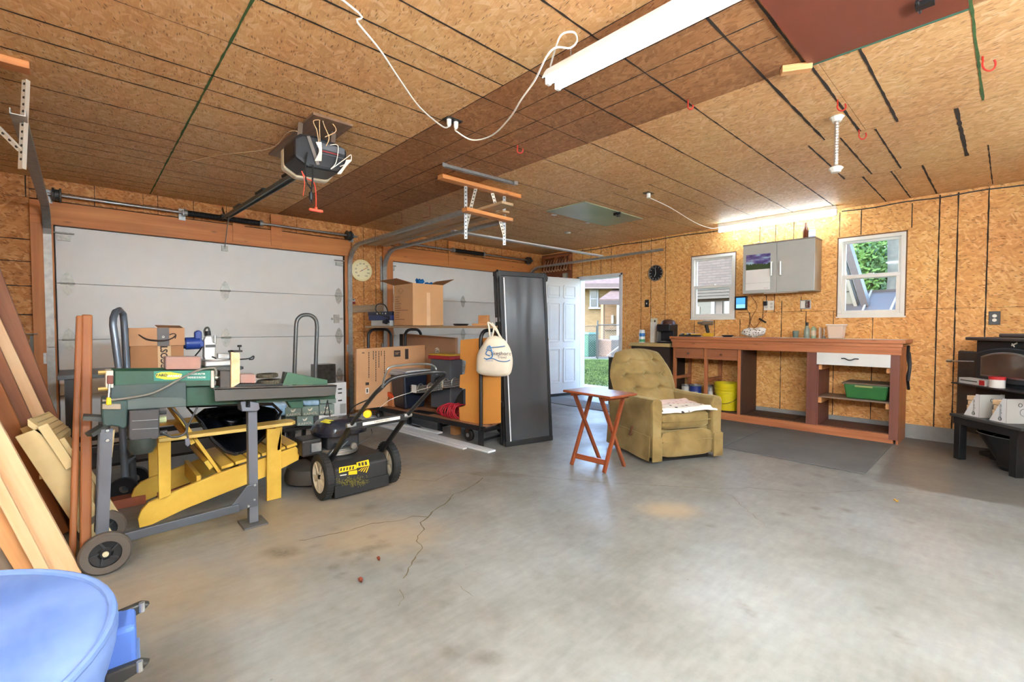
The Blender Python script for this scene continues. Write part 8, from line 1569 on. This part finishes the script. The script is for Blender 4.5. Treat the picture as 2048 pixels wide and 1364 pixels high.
# porch
pr_e0, pr_e1 = H(1198, 601, 2.0), H(1275, 601, 2.0); pk0, pk1 = H(1232, 577, 0.2), H(1275, 577, 0.2)
B().prism([pr_e0, pr_e1, pk1, pk0], Z*0.08).go('porch_roof', rfm, hs); B().bar(pr_e0-Z*0.1, pr_e1-Z*0.1, 0.1, 0.22).go('porch_fascia', M('fascia_brown', (53, 43, 38), 0.6), hs)
for px in (1242,): a, b = H(px-3, 600, 1.9), H(px+3, 700, 1.9); B().box(Vector((a.x-0.1, a.y-0.1, GZ)), Vector((a.x+0.1, a.y+0.1, a.z))).go('porch_post', wt2, hs)
a = H(1206, 600, 1.0); B().box(Vector((a.x-0.08, a.y-0.08, GZ)), Vector((a.x+0.08, a.y+0.08, a.z))).go('porch_post', M('post_orange', (115, 84, 53), 0.6), hs); B().prism([H(1209, 604, 0.05), H(1240, 604, 0.05), H(1240, 660, 0.05), H(1209, 660, 0.05)], hn*0.1).go('porch_recess', BRICK('brown_brick', (104, 80, 52), (118, 92, 62), (104, 90, 70), 0.24, 0.085, rot=R(HA)), hs); B().prism([H(1222, 630, 0.2), H(1227, 630, 0.2), H(1227, 647, 0.2), H(1222, 647, 0.2)], hn*0.1).go('meter_box', M('meter_pale', (129, 122, 110), 0.5), hs)
# ---- chain link fence
fd = 19.3; fc = Vector((CAM.x, CAM.y, 0))+dirv*fd
def Fp(px, py, off=0.0): return AV(px, py, fc-dirv*off, HA)
fn = thing('chain_link_fence', 'chain link fence and gate with dark posts at the end of the lawn', 'fence', fc); fpm = M('fence_dark', (55, 58, 55), 0.5, 0.4)
zf = Fp(1200, 650).z; 
def fpost(px, top, nm='post', r=0.03): p = Fp(px, 700); return B().cyl(Vector((p.x, p.y, GZ)), Vector((p.x, p.y, Fp(px, top).z)), r, n=8).go(nm, fpm, fn, smooth=True)
fpost(1195, 641); fpost(1290, 650)
a, b = Fp(1165, 653), Fp(1193, 652); ga = [Vector((a.x, a.y, GZ+0.05)), a, b, Vector((b.x, b.y, GZ+0.05))]; B().tube(ga, 0.022, 8, closed=True).go('gate_frame', fpm, fn); B().cyl(Fp(1196, 650), Fp(1300, 650), 0.022, n=8).go('top_rail', fpm, fn); p, q = Fp(1196, 700), Fp(1300, 700); B().cyl(Vector((p.x, p.y, GZ+0.06)), Vector((q.x, q.y, GZ+0.06)), 0.015, n=8).go('bottom_rail', fpm, fn)
ch = B(); p, q = Fp(1165, 700), Fp(1252, 700); L = (q-p).length; hh2 = zf-GZ-0.05; u_ = Vector((q.x-p.x, q.y-p.y, 0)).normalized(); k = 0.0
while k < L+hh2:
    for s in (1, -1):
        t0, t1 = (k-hh2, k) if s > 0 else (k, k-hh2); z0, z1 = GZ+0.04, zf
        a0, a1 = max(0, min(L, t0)), max(0, min(L, t1))
        if abs(a0-a1) > 0.02: za = z0+(a0-t0)/(t1-t0)*(z1-z0); zb2 = z0+(a1-t0)/(t1-t0)*(z1-z0); P0 = Vector((p.x, p.y, 0)); ch.cyl(P0+u_*a0+Z*za, P0+u_*a1+Z*zb2, 0.004, n=3, cap=False)
    k += 0.10
stuff(ch.go('wire_mesh', M('mesh_wire', (126, 126, 122), 0.5, 0.5), fn))
# things behind the fence
gbn = thing('green_bin', 'green wheeled bin behind the chain link gate', 'bin', Fp(1175, 690, -1.5)); p = Fp(1175, 688, -1.5); o = Vector((p.x, p.y, GZ)); taper(B(), o, 0.55, 0.6, 0.66, 0.7, 1.0).go('bin', M('bin_green', (21, 73, 52), 0.45), gbn, bevel=0.04); taper(B(), o+Z*1.0, 0.72, 0.76, 0.66, 0.7, 0.08).go('lid', M('bin_lid', (36, 92, 68), 0.45), gbn)
gpt = tag(B().prism([Vector((*Fp(1130, 700, -0.3).xy, GZ)), Vector((*Fp(1300, 700, -0.3).xy, GZ)), Vector((*Fp(1300, 700, -7).xy, GZ)), Vector((*Fp(1130, 700, -7).xy, GZ))], Z*0.01).go('patio', M('patio_grey', (96, 95, 94), 0.8, var=0.08, vs=1)), 'pale paved patio behind the chain link fence', 'patio')
tag(taper(B(), Vector((*Fp(1214, 690, -1.8).xy, GZ+0.01)), 0.95, 0.7, 0.9, 0.65, 0.75).go('planter_crate', M('crate_tan', (98, 80, 64), 0.7, var=0.1), bevel=0.03), 'tan covered crate on the patio behind the fence', 'crate'); tag(taper(B(), Vector((*Fp(1240, 690, -2.6).xy, GZ+0.01)), 0.7, 0.6, 0.7, 0.6, 0.9).go('blue_crate', M('crate_blue', (89, 102, 115), 0.6)), 'pale blue crate on the patio behind the fence', 'crate')
tag(board('ramp_board', Vector((*Fp(1214, 700, -0.8).xy, GZ+0.08)), Fp(1248, 685, -0.8), 0.25, 0.05, dwm), 'wooden ramp board rising behind the chain link fence', 'board')
# ---- neighbour wall seen through the first window: pale brick over a dark window
n2 = thing('neighbour_house', 'pale brick neighbour house with white framed window outside the first window', 'house', (0.5, 15.0, GZ)); NY = 13.6
pbr = BRICK('pink_brick', (74, 64, 57), (84, 73, 66), (66, 60, 55), 0.26, 0.075)
a, b = A(1370, 520, y=NY), A(1500, 640, y=NY); zc_ = A(1420, 577, y=NY).z; ztop_ = A(1420, 470, y=NY).z+1
B().box((a.x-1.6, NY, GZ), (b.x+0.15, NY+0.3, ztop_)).go('wall', pbr, n2)
B().box((a.x-1.0, NY-0.35, zc_-0.06), (b.x+0.1, NY, zc_)).go('eave', M('eave_grey', (65, 60, 55), 0.7), n2)
for i in range(3): B().box((a.x-1.0, NY-0.33+i*0.02, zc_-0.06-(i+1)*0.085), (b.x+0.1, NY, zc_-0.065-i*0.085)).go('siding_board', M('siding_brown', (68, 60, 52), 0.7), n2)
x0_, x1_, z0_, z1_ = A(1393, 620, y=NY-0.1).x, A(1462, 620, y=NY-0.1).x, A(1420, 632, y=NY-0.1).z-0.4, zc_-0.40; wdw = B().box((x0_, NY-0.1, z0_), (x1_, NY, z1_)).go('window', M('dark_room', (38, 42, 42), 0.25), n2)
for x in (A(1427.5, 600, y=NY-0.1).x, A(1455, 600, y=NY-0.1).x, x1_): B().box((x-0.05, NY-0.16, z0_), (x+0.05, NY-0.1, z1_)).go('mullion', wt2, wdw)
B().box((A(1431, 600, y=NY).x, NY-0.13, z0_), (A(1449, 600, y=NY).x, NY-0.1, z1_)).go('blind', M('blind_brown', (77, 67, 58), 0.7), wdw); B().box((A(1397, 620, y=NY).x, NY-0.13, A(1397, 628, y=NY).z), (A(1403, 620, y=NY).x, NY-0.1, A(1397, 614, y=NY).z)).go('sticker', M('sticker_pale', (147, 142, 117), 0.6), wdw)
# ---- shed roof, gable and trees seen through the second window
sh = thing('metal_roof_shed', 'shed with ribbed brown metal roof outside the second window', 'shed', (5.0, 10.0, GZ)); SY = 9.0
rl, rr2 = A(1690, 627, y=SY), A(1815, 627, y=SY); kl_, kr_ = A(1708, 588, y=SY+2.2), A(1815, 587, y=SY+2.2); mrf = M('metal_roof', (56, 52, 50), 0.5, 0.2, var=0.1, vs=2)
eL, eR = Vector((A(1660, 640, y=SY).x, SY-0.4, rl.z-0.25)), Vector((7.0, SY-0.4, rl.z-0.25)); kL, kR = Vector((kl_.x-0.25, SY+2.2, kl_.z)), Vector((7.4, SY+2.2, kl_.z))
B().prism([eL, eR, kR, kL], Z*0.03).go('roof', mrf, sh)
for i in range(9):
    f = 0.03+i*0.115; B().bar(eL.lerp(eR, f)+Z*0.05, kL.lerp(kR, f)+Z*0.05, 0.03, 0.04).go('roof_rib', M('rib_pale', (108, 102, 94), 0.5), sh)
B().bar(kL+Z*0.03, kR+Z*0.03, 0.16, 0.05).go('ridge_cap', M('ridge_brown', (48, 42, 38), 0.5), sh); B().box((eL.x+0.15, SY-0.2, GZ), (6.9, SY+4, eL.z)).go('wall', M('shed_wall', (126, 117, 109), 0.8), sh)
gh = thing('gable_house', 'cream sided house gable with brown fascia outside the second window', 'house', (4.0, 10.5, GZ)); GY = 10.2
g0, g1, g2 = A(1690, 488, y=GY), A(1722, 592, y=GY), A(1690, 592, y=GY); sd_m = M('cream_siding', (92, 88, 72), 0.7, var=0.05)
dd = (g1-g0).normalized(); top_ = g0-dd*1.2; low = g1+dd*0.6
nb_ = 12
for i in range(nb_):
    f0, f1 = i/nb_, (i+1)/nb_; p0, p1 = top_.lerp(low, f0), top_.lerp(low, f1); B().prism([Vector((p0.x-1.1, GY+0.02*(i % 2), p0.z)), Vector((p0.x-0.05, GY+0.02*(i % 2), p0.z)), Vector((p1.x-0.05, GY, p1.z)), Vector((p1.x-1.1, GY, p1.z))], (0, 0.2, 0)).go('siding_board', sd_m, gh)
B().box((low.x-1.1, GY, GZ), (low.x-0.3, GY+0.2, low.z)).go('wall', sd_m, gh)
B().bar(top_+Vector((0.04, -0.12, 0.05)), low+Vector((0.04, -0.12, 0.05)), 0.30, 0.10, (0.9, 0, 0.4)).go('fascia', M('fascia_brown2', (52, 42, 36), 0.6), gh); B().bar(top_+Vector((-0.09, -0.1, 0.0)), low+Vector((-0.09, -0.1, 0.0)), 0.2, 0.05, (0.9, 0, 0.4)).go('soffit', M('soffit_cream', (102, 97, 82), 0.7), gh)
bark = M('bark_grey', (65, 67, 62), 0.95, var=0.25, vs=5, bmp=0.7, bs=12); leafm, nt_, b_ = _new('leaf_green'); n_ = N(nt_, 'TexNoise', {'Vector': pos(nt_), 'Scale': 1.5, 'Detail': 3.0}).outputs[0]; nt_.links.new(ramp(nt_, n_, [(0.3, c4((44, 74, 28))), (0.6, c4((76, 110, 42))), (0.75, c4((112, 142, 62)))]), b_.inputs['Base Color']); b_.inputs['Roughness'].default_value = 0.6; b_.inputs['Transmission Weight'].default_value = 0.0
def tree(label, base, h, r, crown, n, seed, trunk=True):
    t = thing('tree', label, 'tree', base); rn = random.Random(seed); base = Vector(base)
    B().tube([base, base+Z*h*0.3+X*0.1, base+Z*h*0.62-X*0.05, base+Z*h], [r*1.2, r, r*0.8, r*0.3], 12).go('trunk', bark, t, smooth=True)
    for k in range(4): a = rn.uniform(0, 6.28); s_ = base+Z*h*rn.uniform(.35, .7); B().tube([s_, s_+Vector((math.cos(a)*1.0, math.sin(a)*.6, .7)), s_+Vector((math.cos(a)*2.0, math.sin(a)*1.2, 1.8))], [r*0.4, r*0.25, r*0.1], 7).go('branch', bark, t, smooth=True)
    b = B()
    for (c, rd) in crown:
        c = Vector(c)
        for i in range(n):
            u = Vector((rn.gauss(0, 1), rn.gauss(0, 1), rn.gauss(0, 1))).normalized()*rn.random()**0.45; p = c+Vector((u.x*rd[0], u.y*rd[1], u.z*rd[2])); a = Vector((rn.gauss(0, 1), rn.gauss(0, 1), rn.gauss(0, 1))).normalized()*0.11; q = a.orthogonal().normalized()*0.06; b.add([p-a, p+q, p+a, p-q], [(0, 1, 2, 3)])
    stuff(b.go('foliage', leafm, t)); return t
def gp(px, d): r = _ray(px, 600); r.z = 0; r.normalize(); p = Vector((CAM.x, CAM.y, 0))+r*d; return Vector((p.x, p.y, GZ))
b0 = gp(1803, 17); tree('thick grey tree trunk close outside the second window', b0, 9, 0.42, [(b0+Vector((-1, 1, 7.5)), (2.0, 1.5, 1.2))], 900, 1)
b1 = gp(1728, 24); tree('slender tree with bright leaves near the cream gable', b1, 9, 0.22, [(b1+Vector((0.2, 0, 6.2)), (1.2, 1.5, 1.5)), (b1+Vector((-.4, 0, 4.2)), (0.9, 1.2, 1.0))], 1300, 2)
b2 = gp(1752, 27); tree('forked tree between the slender one and the thick trunk', b2, 10, 0.2, [(b2+Vector((0.6, 0, 6.8)), (1.3, 1.5, 1.2)), (b2+Vector((1.0, 1, 4.4)), (1.2, 1.0, .8))], 1300, 3)
for i, px in enumerate((1722, 1745, 1765, 1783)):
    p = gp(px, (18, 20.5, 19, 21.5)[i]); t = thing('shrub', 'leafy green shrub behind the metal shed roof, ' + ('beside the gable', 'second from the gable', 'second from the thick trunk', 'beside the thick trunk')[i], 'shrub', p); B().tube([p, p+Z*1.6], [0.08, 0.03], 6).go('stem', bark, t); b = B(); rn = random.Random(20+i)
    for k in range(2600):
        u = Vector((rn.gauss(0, 1), rn.gauss(0, 1), rn.gauss(0, 1))).normalized()*rn.random()**0.4; q = p+Vector((u.x*0.6, u.y*0.7, 2.3+u.z*2.0)); a = Vector((rn.gauss(0, 1), rn.gauss(0, 1), rn.gauss(0, 1))).normalized()*0.10; c = a.orthogonal().normalized()*0.05; b.add([q-a, q+c, q+a, q-c], [(0, 1, 2, 3)])
    stuff(b.go('foliage', leafm, t))
